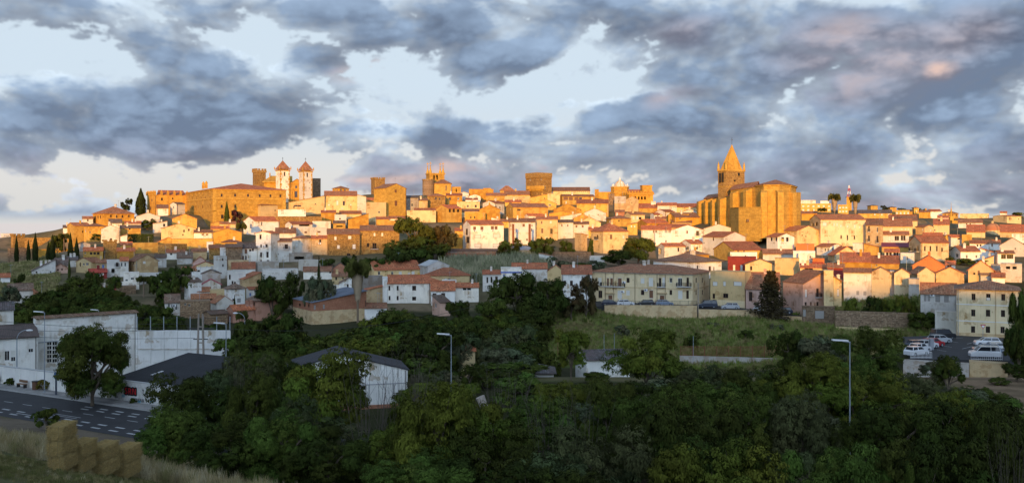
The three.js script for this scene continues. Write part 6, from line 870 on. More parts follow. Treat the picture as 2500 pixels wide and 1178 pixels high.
const TL = [
  // kind, colour, label, x, top, width, distance
  ['round', 'mid', 'broad leafy tree in front of the white warehouse', 224, 788, 196, 97], ['round', 'dark', 'dark tree hiding the left slope of the white gabled warehouse', 712, 868, 150, 84], ['round', 'mid', 'tree at the right end of the dark shed roof', 625, 842, 150, 100], ['round', 'dark', 'tree before the right end of the dark shed', 545, 885, 120, 86],
  ['near', 'dark', 'big dark tree right of the graffiti wall', 478, 902, 250, 72],
  ['near', 'sage', 'tall bushy tree behind the big dark one', 590, 862, 180, 80],
  ['near', 'mid', 'dense tree at the right flank of the big dark tree', 620, 900, 180, 66],
  ['near', 'fresh', 'low dark tree at the edge of the dry grass', 430, 985, 200, 58],
  ['near', 'dark', 'second low dark tree along the dry grass', 560, 1010, 220, 54],
  ['near', 'fresh', 'third low tree along the dry grass', 690, 1000, 200, 52],
  ['layer', 'light', 'feathery light green tree before the white gabled warehouse', 800, 838, 262, 76],
  ['near', 'sage', 'tree under the feathery light green one', 700, 960, 160, 66],
  ['mid', 'dark', 'very dark round tree left of the brick warehouse', 668, 748, 160, 132],
  ['mid', 'dark', 'dark tree below the very dark round one', 640, 800, 140, 118],
  ['mid', 'mid', 'green tree right of the very dark round one', 742, 828, 120, 115],
  ['mid', 'mid', 'tree in front of the brick warehouse, left', 800, 806, 120, 140],
  ['mid', 'mid', 'tree in front of the brick warehouse, right', 875, 790, 130, 150],
  ['mid', 'light', 'feathery tree right of the palm trunk', 915, 765, 80, 165],
  ['mid', 'mid', 'large tree below the white brown-windowed house', 985, 742, 130, 165],
  ['mid', 'dark', 'tree behind the white gabled warehouse, left', 860, 838, 120, 115],
  ['mid', 'mid', 'tree behind the white gabled warehouse, middle', 950, 822, 140, 125],
  ['mid', 'dark', 'tree behind the white gabled warehouse, right', 1040, 800, 130, 135],
  ['mid', 'dark', 'round dark tree below the white roof terrace house', 1118, 722, 62, 185],
  ['mid', 'mid', 'tree right of the white gabled warehouse', 1030, 865, 120, 108],
  ['mid', 'mid', 'tree between lamp post and hut', 1085, 790, 110, 150],
  ['mid', 'dark', 'big dark spreading tree left of the yellow flats', 1262, 652, 150, 190],
  ['mid', 'dark', 'second crown of the big tree left of the yellow flats', 1338, 668, 110, 195],
  ['mid', 'mid', 'lower tree at the foot of the big spreading tree', 1200, 722, 110, 180],
  ['mid', 'brown', 'slender brownish tree before the white end house', 1432, 662, 66, 200],
  ['mid', 'brown', 'lower brownish bush beside the slender tree', 1395, 715, 70, 198],
  ['mid', 'dark', 'dark tree on the edge of the meadow', 1300, 745, 120, 175],
  ['mid', 'olive', 'grey olive tree left of the lamp post', 1108, 822, 90, 122],
  ['mid', 'olive', 'large grey olive tree right of the small hut', 1225, 840, 140, 118],
  ['mid', 'olive', 'grey olive tree at the left end of the meadow', 1240, 795, 90, 150],
  ['mid', 'dark', 'dark tree behind the large grey olive', 1300, 815, 90, 138],
  ['mid', 'dark', 'small dark tree under the lamp post', 1140, 880, 90, 105],
  ['near', 'olive', 'grey-green bush below the lamp post', 1060, 900, 130, 88],
  ['near', 'olive', 'grey-green thicket right of the white gabled warehouse', 1050, 960, 120, 76],
  ['open', 'light', 'narrow young tree left of the white sheds', 1395, 796, 84, 112],
  ['mid', 'mid', 'tree between the hut and the white low shed', 1450, 905, 70, 112], ['mid', 'dark', 'tree left of the small white hut', 1240, 895, 90, 112], ['mid', 'mid', 'bush before the large grey olive', 1180, 905, 90, 108], ['mid', 'mid', 'green tree below the rusty field post', 1350, 850, 70, 130], ['mid', 'dark', 'dark tree behind the small white hut', 1300, 868, 80, 134], ['mid', 'mid', 'tree left of the cream hut', 1085, 850, 80, 122], ['mid', 'mid', 'shrub tree on the meadow edge by the posts', 1440, 850, 60, 140], ['mid', 'dark', 'dark tree right of the feathery tree', 1660, 872, 80, 104], ['near', 'mid', 'tree below the earthy retaining wall', 2400, 940, 110, 92], ['mid', 'dark', 'dark tree under the ivy-covered one', 2485, 880, 70, 112],
  ['near', 'light', 'round tree covering the white shed roofs', 1360, 930, 150, 82],
  ['layer', 'light', 'large feathery tree with pale leaning limbs', 1580, 780, 196, 98],
  ['near', 'mid', 'tree below the feathery tree with leaning limbs', 1500, 915, 190, 74],
  ['near', 'fresh', 'tree at the foot of the leaning limbs', 1640, 935, 180, 76],
  ['near', 'sage', 'tree in front of the meadow fence, left', 1720, 888, 170, 88],
  ['near', 'mid', 'tree in front of the meadow fence, right', 1850, 884, 170, 84],
  ['mid', 'dark', 'dark tree at the right end of the meadow fence', 1925, 796, 90, 120],
  ['mid', 'olive', 'grey olive at the right end of the meadow', 2005, 804, 120, 118],
  ['near', 'light', 'tall tree behind the right-hand lamp post', 1990, 850, 200, 82],
  ['near', 'mid', 'broad tree left of the parking place', 2120, 792, 170, 108],
  ['near', 'fresh', 'tree below the parking place, left', 2110, 872, 170, 84],
  ['near', 'sage', 'tree below the parking place, middle', 2220, 905, 190, 84],
  ['near', 'mid', 'dusty tree in front of the parked cars', 2318, 862, 80, 104],
  ['mid', 'olive', 'grey bush before the parking railing', 2280, 874, 70, 115],
  ['near', 'light', 'wide tree below the earthy bank', 2330, 950, 210, 68],
  ['mid', 'mid', 'ivy-covered tall tree at the right edge', 2488, 688, 66, 132],
  ['mid', 'dark', 'dark lower half of growth at the right edge', 2492, 780, 74, 128],
  ['mid', 'mid', 'shrub on the earthy bank at the right edge', 2440, 925, 60, 110],
  ['near', 'dark', 'dark tree at the right edge in front', 2450, 985, 220, 56],
  ['near', 'dark', 'dark tree right of the right-hand lamp post', 2180, 970, 260, 62],
  ['near', 'sage', 'dark tree left of the right-hand lamp post', 1960, 955, 220, 64],
  ['near', 'mid', 'leafy tree in the middle of the dark wood', 1800, 945, 220, 66],
  ['near', 'light', 'nearest light green tree crown at the bottom', 1750, 1062, 330, 44],
  ['near', 'fresh', 'black-green tree at the bottom right of the nearest crown', 2040, 1060, 300, 46],
  ['near', 'dark', 'black-green tree at the bottom right corner', 2300, 1050, 320, 45],
  ['near', 'fresh', 'low bush with pale tips at the bottom right', 2210, 1118, 60, 42],
  ['near', 'sage', 'black-green tree at the bottom centre', 1450, 1040, 330, 48],
  ['near', 'dark', 'dark bush mass left of the bottom centre', 1180, 1035, 330, 50],
  ['near', 'light', 'bush mass below the white gabled warehouse', 960, 1040, 260, 54],
  ['near', 'dark', 'dark bushes at the right end of the dry grass', 800, 1060, 220, 50],
  ['near', 'fresh', 'feathery thicket in the centre of the wood', 1310, 960, 240, 66],
  ['near', 'sage', 'thicket around the pale tree stump', 1130, 1012, 180, 68],
  ['near', 'dark', 'dark thicket behind the bare shrubs', 1560, 990, 200, 60],
  ['near', 'fresh', 'dark bush at the bottom edge left of centre', 1010, 1110, 280, 40],
  ['near', 'dark', 'dark bush at the bottom edge right of centre', 1330, 1120, 300, 40],
  ['near', 'fresh', 'green tree between feathery tree and graffiti tree', 640, 855, 130, 96],
  // left wood
  ['mid', 'dark', 'dark tree right of the white gabled house at far left', 118, 700, 90, 190], ['mid', 'mid', 'tall tree in the left wood', 195, 668, 100, 205], ['mid', 'mid', 'tree at the right of the left wood', 250, 690, 80, 200],
  ['mid', 'dark', 'tree in the middle of the left wood', 165, 715, 110, 180], ['mid', 'mid', 'front tree of the left wood, left', 80, 735, 100, 160], ['mid', 'dark', 'front tree of the left wood, middle', 160, 745, 110, 150], ['mid', 'mid', 'front tree of the left wood, right', 245, 742, 100, 155],
  ['mid', 'olive', 'grey bush before the white gabled house at far left', 20, 690, 70, 200], ['mid', 'mid', 'tree at the left edge above the warehouses', 20, 745, 80, 160], ['mid', 'dark', 'tree left of the small burgundy-roofed house', 300, 712, 60, 195], ['mid', 'mid', 'bush below the small burgundy-roofed house', 270, 722, 70, 185],
  ['mid', 'olive', 'olive bush on the left slope', 330, 735, 70, 178], ['mid', 'dark', 'dark bush below the rough stone house', 385, 740, 70, 178], ['mid', 'mid', 'bush behind the white panel wall, left', 345, 772, 70, 150], ['mid', 'dark', 'bush behind the white panel wall, middle', 420, 768, 80, 150], ['mid', 'dark', 'bush behind the white panel wall, right', 520, 778, 90, 145], ['mid', 'mid', 'bush right of the salmon house', 600, 770, 80, 150],
  ['mid', 'dark', 'dark red shrub on the grassy bank', 45, 662, 26, 235], ['mid', 'mid', 'tree below the red house', 225, 655, 50, 225], ['mid', 'mid', 'bush beside the red house', 275, 668, 46, 222],
  ['far', 'mid', 'big fig tree in the shaded old town', 430, 640, 82, 228], ['far', 'mid', 'smaller tree left of the big fig', 385, 662, 50, 224], ['far', 'mid', 'bush below the big fig', 405, 690, 60, 215],
  ['mid', 'dark', 'dark round tree in front of the white wall house', 665, 664, 96, 204], ['mid', 'dark', 'taller crown beside the dark round tree', 718, 654, 54, 212], ['mid', 'olive', 'grey-green round tree left of the fan palm', 778, 664, 78, 200],
  ['far', 'mid', 'bush row below the pock-marked stone house, left', 800, 628, 46, 262], ['far', 'dark', 'bush row below the pock-marked stone house, middle', 850, 620, 40, 262], ['far', 'mid', 'bush row below the pock-marked stone house, right', 915, 622, 80, 258], ['far', 'dark', 'dark bush right of the bush row', 975, 612, 80, 260],
  // sunlit trees
  ['mid', 'mid', 'great sunlit tree in the middle of the town', 1018, 519, 112, 284], ['mid', 'brown', 'reddish right-hand crown of the great sunlit tree', 1078, 541, 70, 282], ['mid', 'mid', 'yellow-green lower crown of the great sunlit tree', 1005, 570, 120, 276], ['mid', 'mid', 'dark lower left part of the great tree', 965, 590, 60, 272], ['mid', 'mid', 'dark lower right part of the great tree', 1060, 588, 80, 272],
  ['far', 'mid', 'small tree in front of the white modern flats', 1240, 580, 60, 279], ['far', 'mid', 'sunlit bush by the lower white block', 1322, 572, 66, 276], ['far', 'mid', 'clipped sunlit bush left of the corner house', 1385, 580, 42, 280], ['far', 'mid', 'small bush against the corner house wall', 1442, 575, 16, 280],
  ['mid', 'mid', 'round leafy tree right of the yellow corner house', 1560, 568, 92, 266], ['mid', 'dark', 'dark shaded tree left of the round leafy one', 1510, 605, 90, 258], ['far', 'olive', 'olive bush behind the yellow flats, left', 1340, 622, 40, 262], ['far', 'olive', 'olive bush behind the yellow flats, middle', 1380, 632, 50, 255], ['far', 'olive', 'olive bush behind the yellow flats, right', 1455, 632, 50, 252],
  ['far', 'mid', 'garden trees mid right, left one', 2310, 622, 40, 262], ['far', 'mid', 'garden trees mid right, middle one', 2345, 628, 60, 250], ['far', 'mid', 'garden trees mid right, right one', 2385, 632, 50, 245], ['far', 'mid', 'small shrub by the red-shutter gable', 2390, 678, 22, 218],
  ['mid', 'light', 'light green garden tree above the rough stone wall, left', 2082, 720, 48, 193], ['mid', 'dark', 'dark round garden tree above the rough stone wall', 2133, 714, 56, 192], ['mid', 'light', 'light green garden tree above the rough stone wall, middle', 2178, 720, 50, 192], ['mid', 'light', 'light green garden tree above the rough stone wall, right', 2215, 716, 50, 193],
  ['mid', 'mid', 'street tree before the blank plastered wall', 2248, 755, 78, 180],
  ['conifer', 'brown', 'dark drooping conifer before the broad brown roof', 1883, 662, 124, 199],
  ['cypress', 'cyp', 'tall pointed cypress at the far left', 39, 578, 13, 285], ['cypress', 'cyp', 'second cypress from the left edge', 68, 588, 12, 283], ['cypress', 'cyp', 'tallest cypress of the left row', 85, 571, 17, 281], ['cypress', 'cyp', 'cypress pair on the left slope, left tree', 117, 592, 13, 283], ['cypress', 'cyp', 'cypress pair on the left slope, right tree', 127, 576, 16, 282], ['cypress', 'cyp', 'cypress left of the square wall tower, taller', 171, 571, 16, 280], ['cypress', 'cyp', 'cypress left of the square wall tower, shorter', 186, 583, 15, 279], ['cypress', 'mid', 'young light cypress in front of the cream house', 168, 631, 8, 250],
  ['cypress', 'mid', 'cypress standing before the college wall', 553, 494, 17, 352], ['far', 'red', 'dark purple-leaved tree beside the college cypress', 574, 508, 28, 356], ['cypress', 'cyp', 'thin cypress above the grey-green round tree', 778, 628, 10, 236], ['cypress', 'cyp', 'small dark cypress beside the low white gable', 572, 723, 9, 204],
  ['cypress', 'cyp', 'tall dark skyline pine beside the battlemented palace', 343, 463, 32, 398], ['pine', 'cyp', 'thin open skyline pine left of the tall dark one', 309, 480, 28, 396], ['far', 'mid', 'green tree group left of the ochre houses', 138, 568, 44, 300], ['far', 'mid', 'small bush before the tall white gable', 230, 567, 28, 318], ['far', 'mid', 'green tree by the broad white gable', 358, 533, 36, 345],
  ['pine', 'cyp', 'small pine on the right skyline', 2160, 499, 18, 470], ['far', 'mid', 'round skyline tree behind the orange blocks, left', 2202, 505, 22, 480], ['far', 'mid', 'round skyline tree behind the orange blocks, right', 2256, 508, 22, 470], ['far', 'mid', 'trees on the skyline at the right edge', 2490, 516, 40, 520],
  ['fan', 'palm', 'tall fan palm on the skyline right of the church', 2038, 473, 31, 372], ['fan', 'palm', 'second fan palm right of the lattice mast', 2089, 475, 27, 380], ['date', 'palm', 'low palm left of the skyline fan palms', 2008, 506, 24, 372], ['fan', 'palm', 'fan palm with dead skirt beside the brick warehouse', 873, 636, 62, 196], ['date', 'palm', 'date palm beside the white terrace house', 350, 672, 36, 222], ['date', 'palm', 'palm below the college in the sun', 588, 542, 28, 318], ['date', 'palm', 'small palm in front of the salmon house', 590, 756, 30, 170], ['date', 'palm', 'palm top among the left cypresses', 155, 568, 28, 298],
];
for (const [k, c, l, x, y, w, d] of TL) tree(k, c, l, x, y, w, d);
// the thick of the valley wood, where one tree cannot be told from the next
{ seed(4242); const spots = []; for (let k = 0; k < 4000 && spots.length < 105; k++) { const d = rr(50, 150), px = rr(380, 2440), x = (px - 1250) / F * d, t = roadT(x, -d); if (Math.abs(t + 2.5) < 9.5) continue; if (d > 84 && d < 112 && px > 640 && px < 1010) continue; if (d > 112 && d < 134 && px > 320 && px < 560) continue; if (px > 2120 && d > 92) continue; if (px > 1380 && d > 126) continue; if (px > 1275 && px < 1360 && d > 95) continue; if (px < 700 && t > 5) continue; if (spots.some(([a, b, c]) => Math.hypot(a - x, b + d) < 4.6)) continue; spots.push([x, -d, px, d]); }
  for (const [x, z, px, d] of spots) { const gy = ground(x, z), lim = lut([[380, 905], [560, 905], [600, 850], [660, 860], [690, 1000], [1000, 1000], [1030, 890], [1150, 900], [1165, 1012], [1215, 1012], [1230, 905], [1275, 905], [1280, 948], [1355, 948], [1370, 925], [1540, 925], [1560, 900], [1960, 896], [1980, 880], [2160, 880], [2200, 930], [2440, 940]], px) + rr(0, 50), h = Math.min(rr(3.8, 9.5) * (d > 110 ? .8 : 1), EYE + (CY - lim) / F * d - gy), py = CY - (gy + h - EYE) / d * F; if (h < 2.2) continue; tree(d > 90 ? 'mid' : 'near', ['dark', 'mid', 'fresh', 'light', 'sage', 'dark', 'olive'][Math.floor(hash2(Math.round(px), 3) * 7)], 'dark bushy tree in the thick of the valley wood', px, py, rr(6.5, 9.5) / d * F, d, { group: 'thick of the valley wood' }); } }
{ seed(555); const spots = []; for (let k = 0; k < 3000 && spots.length < 60; k++) { const d = rr(116, 184), px = rr(560, 1270), x = (px - 1250) / F * d; if (d < 134 && px < 580) continue; if (d > 180 && px < 960) continue; if (spots.some(([a, b]) => Math.hypot(a - x, b + d) < 5)) continue; const gy = ground(x, -d), lim = Math.max(lut([[560, 800], [620, 775], [740, 812], [760, 815], [880, 800], [930, 775], [1000, 752], [1060, 772], [1120, 748], [1180, 742], [1270, 770]], px), d < 130 && px > 1085 && px < 1185 ? 898 : 0, d < 126 && px > 1100 ? 872 : 0) + rr(0, 30), h = Math.min(rr(5, 9), EYE + (CY - lim) / F * d - gy); if (h < 2) continue; spots.push([x, -d]); tree('mid', ['dark', 'mid', 'fresh', 'sage', 'dark', 'light'][k % 6], 'dark bushy tree in the thick of the valley wood', px, CY - (gy + h - EYE) / d * F, rr(7, 10) / d * F, d, { group: 'thick of the valley wood' }); seed(556 + k); } }
{ seed(777); const spots = []; for (let k = 0; k < 3000 && spots.length < 46; k++) { const d = rr(140, 222), px = rr(-10, 430), x = (px - 1250) / F * d; if (d < 150 && px < 90) continue; if (spots.some(([a, b]) => Math.hypot(a - x, b + d) < 6)) continue; const gy = ground(x, -d), lim = lut([[0, 735], [70, 735], [110, 700], [200, 672], [260, 700], [300, 722], [430, 755]], px) + rr(0, 25), h = Math.min(rr(4, 7.5), EYE + (CY - lim) / F * d - gy); if (h < 2) continue; spots.push([x, -d]); tree('mid', rnd() < .5 ? 'dark' : 'mid', 'dark bushy tree in the thick of the left wood', px, CY - (gy + h - EYE) / d * F, rr(6, 9) / d * F, d, { group: 'thick of the left wood' }); seed(778 + k); } }
[[1110, 655, 40, 258, 'olive'], [1150, 668, 44, 252, 'mid'], [1195, 662, 40, 256, 'olive'], [1230, 655, 36, 260, 'mid'], [1270, 632, 30, 268, 'mid'], [1310, 640, 36, 264, 'olive'], [1420, 640, 40, 258, 'mid'], [1070, 640, 50, 262, 'dark']].forEach(([px, py, w, d, c], i) => tree('far', c, ['left', 'second', 'third', 'fourth', 'fifth', 'sixth', 'seventh', 'lowest left'][i] + ' scrub bush on the reed bank under the brick wall', px, py, w, d, { name: 'bush', group: 'bushes on the reed bank' }));
[[1520, 790, 40, 185], [1600, 800, 50, 180], [1740, 785, 36, 190], [1820, 800, 44, 178], [1900, 790, 36, 186], [1690, 812, 40, 172]].forEach(([px, py, w, d], i) => tree('far', i % 2 ? 'mid' : 'olive', ['first', 'second', 'fourth', 'fifth', 'sixth', 'third'][i] + ' scrub bush from the left on the meadow', px, py, w, d, { name: 'bush', group: 'scrub on the meadow' }));
// clipped hedge on the left terrace
{ const d = 318, a = at(310, 571, d), b = at(372, 588, d), L = []; seed(5); for (let i = 0; i < 2600; i++) { const c = rr(.7, 1.3); L.push([rr(a[0], b[0]), mix(b[1] - 1, a[1], Math.pow(rnd(), .6)) + rr(-.1, .15), -d + rr(-1.2, .3), rr(-.5, .5), rr(-.2, 1), rr(0, 1), .2, c, c, c]); } single('hedge', 'clipped green hedge on the left terrace', 'hedge', leaves(L), leafMat('mid', LEAF.mid)); }
// bare shrubs and the broken stump in the wood
[[900, 905, 130, 62, 'bare grey shrub before the white gabled warehouse, left'], [985, 890, 110, 64, 'bare grey shrub before the white gabled warehouse, right'], [1040, 930, 90, 60, 'bare shrub at the warehouse corner'], [1340, 990, 110, 56, 'bare upright shrub in the centre of the wood, left'], [1420, 985, 100, 55, 'bare upright shrub in the centre of the wood, right'], [1230, 930, 120, 70, 'spreading dead branches right of the stump'], [260 + 330, 880, 60, 70, 'thin bare twigs beside the dense tree'], [2470, 1100, 80, 42, 'bare twigs at the bottom right corner']].forEach(([px, py, w, d, l], i) => { const x = (px - 1250) / F * d, b = ground(x, -d), h = EYE + (CY - py) / F * d - b, t = thing('bare_shrub', l, 'shrub', x, b, -d, i, 'bare shrubs in the wood'); put('branches', V.twig[i % 2], twigMat, t, 0, 0, 0, 0, w / F * d, h, w / F * d); });
{ const d = 64, a = at(1172, 968, d), b = at(1196, 1015, d), gy = ground(b[0], -d), g = new Geo(); g.bar([b[0] + .1, gy - .1, -d], [b[0], b[1], -d], .36, 10, .33).bar([b[0], b[1], -d], [mix(a[0], b[0], .4), mix(a[1], b[1], .5), -d], .33, 10, .3).bar([mix(a[0], b[0], .4), mix(a[1], b[1], .5), -d], [a[0], a[1], -d], .3, 10, .34); single('tree_stump', 'pale broken tree stump in the middle of the wood', 'stump', g, mat('paleBark', () => new THREE.MeshStandardMaterial({ color: rgb([.5, .44, .38]), map: T.bark, roughness: .95 }))); }
// ---------- grasses ----------
function tuft(sd, n, h, w, thick = .012) { seed(sd); const g = new Geo(); for (let i = 0; i < n; i++) { const a = rnd() * 6.28, r = rr(0, w), x = Math.cos(a) * r, z = Math.sin(a) * r, k = h * rr(.5, 1.1), lx = rr(-.3, .3) * k, lz = rr(-.3, .3) * k, t = thick * rr(1, 1.5); g.tri([x - t, 0, z], [x + t, 0, z], [x + lx * .5, k * .6, z + lz * .5]); g.tri([x + lx * .4 - t, k * .55, z + lz * .4], [x + lx * .4 + t, k * .55, z + lz * .4], [x + lx, k, z + lz]); } return g.geometry(); }
function field(name, label, geo, material, spots, tones) { const m = new THREE.InstancedMesh(geo, material, spots.length), o = new THREE.Object3D(), c = new THREE.Color(); spots.forEach(([x, z, s], i) => { o.position.set(x, ground(x, z) - .02, z); o.rotation.y = i * 2.4; o.scale.setScalar(s); o.scale.y *= .8 + .5 * hash2(i, 5); o.updateMatrix(); m.setMatrixAt(i, o.matrix); const t = tones[Math.floor(hash2(i, 9) * tones.length)], k = .75 + .5 * hash2(i, 3); m.setColorAt(i, c.setRGB(t[0] * k, t[1] * k, t[2] * k)); }); m.name = name; m.castShadow = m.receiveShadow = true; m.userData = { kind: 'stuff', label }; scene.add(m); }
const grassMat = new THREE.MeshPhysicalMaterial({ specularIntensity: .2, color: 0xffffff, roughness: .9, side: THREE.DoubleSide });
{ const spots = []; seed(301); while (spots.length < 9000) { const x = rr(-52, 4), z = rr(-78, -30), t = roadT(x, z); if (t < 11 || t > 46) continue; const n = fbm(x * .12, 1, z * .12, 3), mown = t > 29.6 + 1.2 * n + sstep(-17, -6, x) * 7; if (mown ? rnd() < .9 : n < -.16 && rnd() < .6) continue; spots.push([x, z, mown ? rr(.2, .35) : rr(.5, 1.05)]); } field('dry_grass', 'tall dry oat grass on the slope in front', tuft(310, 26, .95, .38), grassMat, spots, [[.38, .3, .15], [.32, .25, .12], [.22, .2, .08], [.46, .39, .24]]); }
{ const spots = []; seed(302); while (spots.length < 9000) { const x = rr(-48, -4), z = rr(-46, -26), t = roadT(x, z); if (t < 30 || t > 52) continue; spots.push([x, z, rr(.5, 1)]); } field('mown_grass', 'short mown grass in the bottom left corner', tuft(311, 22, .16, .3), grassMat, spots, [[.16, .15, .05], [.22, .19, .08], [.12, .13, .04]]); }
{ const spots = []; seed(303); while (spots.length < 16000) { const x = rr(2, 100), z = rr(-209, -152); if (x > 68 && z > -176) continue; const n = fbm(x * .05, 1, z * .08, 4); if (n < -.2 && rnd() < .5) continue; spots.push([x, z, rr(.7, 1.5) * (1 + n)]); } field('meadow_grass', 'rough green and brown meadow below the street', tuft(312, 20, .8, .7, .035), grassMat, spots, [[.16, .2, .045], [.22, .22, .075], [.25, .2, .085], [.13, .17, .03]]); }
{ const spots = []; seed(304); while (spots.length < 3500) { const d = rr(250, 276), px = rr(1085, 1330); spots.push([(px - 1250) / F * d, -d, rr(1.2, 2.6)]); } field('reed_bank', 'grey-green reeds below the brick retaining wall', tuft(313, 22, 1.3, .8, .05), grassMat, spots, [[.28, .27, .16], [.36, .33, .2], [.2, .21, .11]]); }
{ const spots = []; seed(305); while (spots.length < 4000) { const d = rr(228, 292), px = rr(-20, 140); spots.push([(px - 1250) / F * d, -d, rr(.7, 1.6)]); } field('bank_grass', 'dry grassy bank below the ruined wall tower', tuft(314, 20, .6, .8, .05), grassMat, spots, [[.26, .23, .09], [.2, .2, .07], [.3, .25, .12]]); }

// ---------- the road, pavement and walls in front ----------
const P3 = (s, t, y) => { const [x, z] = roadAt(s, t); return [x, y, z]; };
const asphalt = mat('asphalt', () => new THREE.MeshStandardMaterial({ color: rgb([.05, .048, .048]), map: T.grain, bumpMap: T.grainBump, bumpScale: .012, roughness: .82 }));
{ const g = new Geo(); for (let s = -70; s < 150; s += 4) g.face(P3(s, 4.4, .03), P3(s + 4, 4.4, .03), P3(s + 4, -4.4, .03), P3(s, -4.4, .03)); const road = structure('road', g, asphalt);
  const mark = grainMat('roadPaint', [.38, .38, .37]), dash = (s0, s1, t, w) => part('lane_marking', new Geo().face(P3(s0, t + w / 2, .036), P3(s1, t + w / 2, .036), P3(s1, t - w / 2, .036), P3(s0, t - w / 2, .036)), mark, road);
  for (let s = -34; s < 12; s += 2.6) { dash(s, s + 1.25, 2.15, .3); dash(s + .5, s + 1.75, 3.3, .3); } for (let s = -40; s < 60; s += 3.4) dash(s, s + 1.6, -.4, .12);
  for (let s = -9; s < 6; s += 2.5) { dash(s, s + 1.2, -2.8, .26); dash(s + .6, s + 1.8, -1.9, .26); } dash(-12.5, -7, 2.75, .14); dash(-9.6, -4.4, 1.05, .1); dash(-9.6, -4.4, 1.5, .1);
  const kerb = new Geo(); for (let s = -70; s < 60; s += 5) { kerb.face(P3(s, -4.4, 0), P3(s + 5, -4.4, 0), P3(s + 5, -4.4, .15), P3(s, -4.4, .15)).face(P3(s, -4.4, .15), P3(s + 5, -4.4, .15), P3(s + 5, -4.62, .15), P3(s, -4.62, .15)); } 
  const pv = new Geo(); pv.face(P3(-70, -4.62, .12), P3(60, -4.62, .12), P3(60, -6.7, .12), P3(-70, -6.7, .12)); const pave = structure('pavement', pv, grainMat('paveJoint', [.12, .11, .1])); part('kerb', kerb, grainMat('kerb', [.3, .29, .27]), pave);
  const tones = [[.24, .23, .21], [.28, .26, .24], [.2, .19, .18]].map((c, i) => grainMat('slab' + i, c)), sl = new Geo().box(-.56, 0, -.3, .56, .05, .3).geometry(); seed(88);
  for (let s = -36; s < 4; s += 1.18) for (let k = 0; k < 3; k++) { const [x, z] = roadAt(s + (k & 1) * .5, -4.98 - k * .66); put('paving_slab', sl, tones[Math.floor(rnd() * 3)], pave, x, .11 + rnd() * .012, z, Math.atan2(-U[1], U[0]) + Math.PI * 0); } }
const along = Math.atan2(-U[1], U[0]);   // turn of things that follow the road
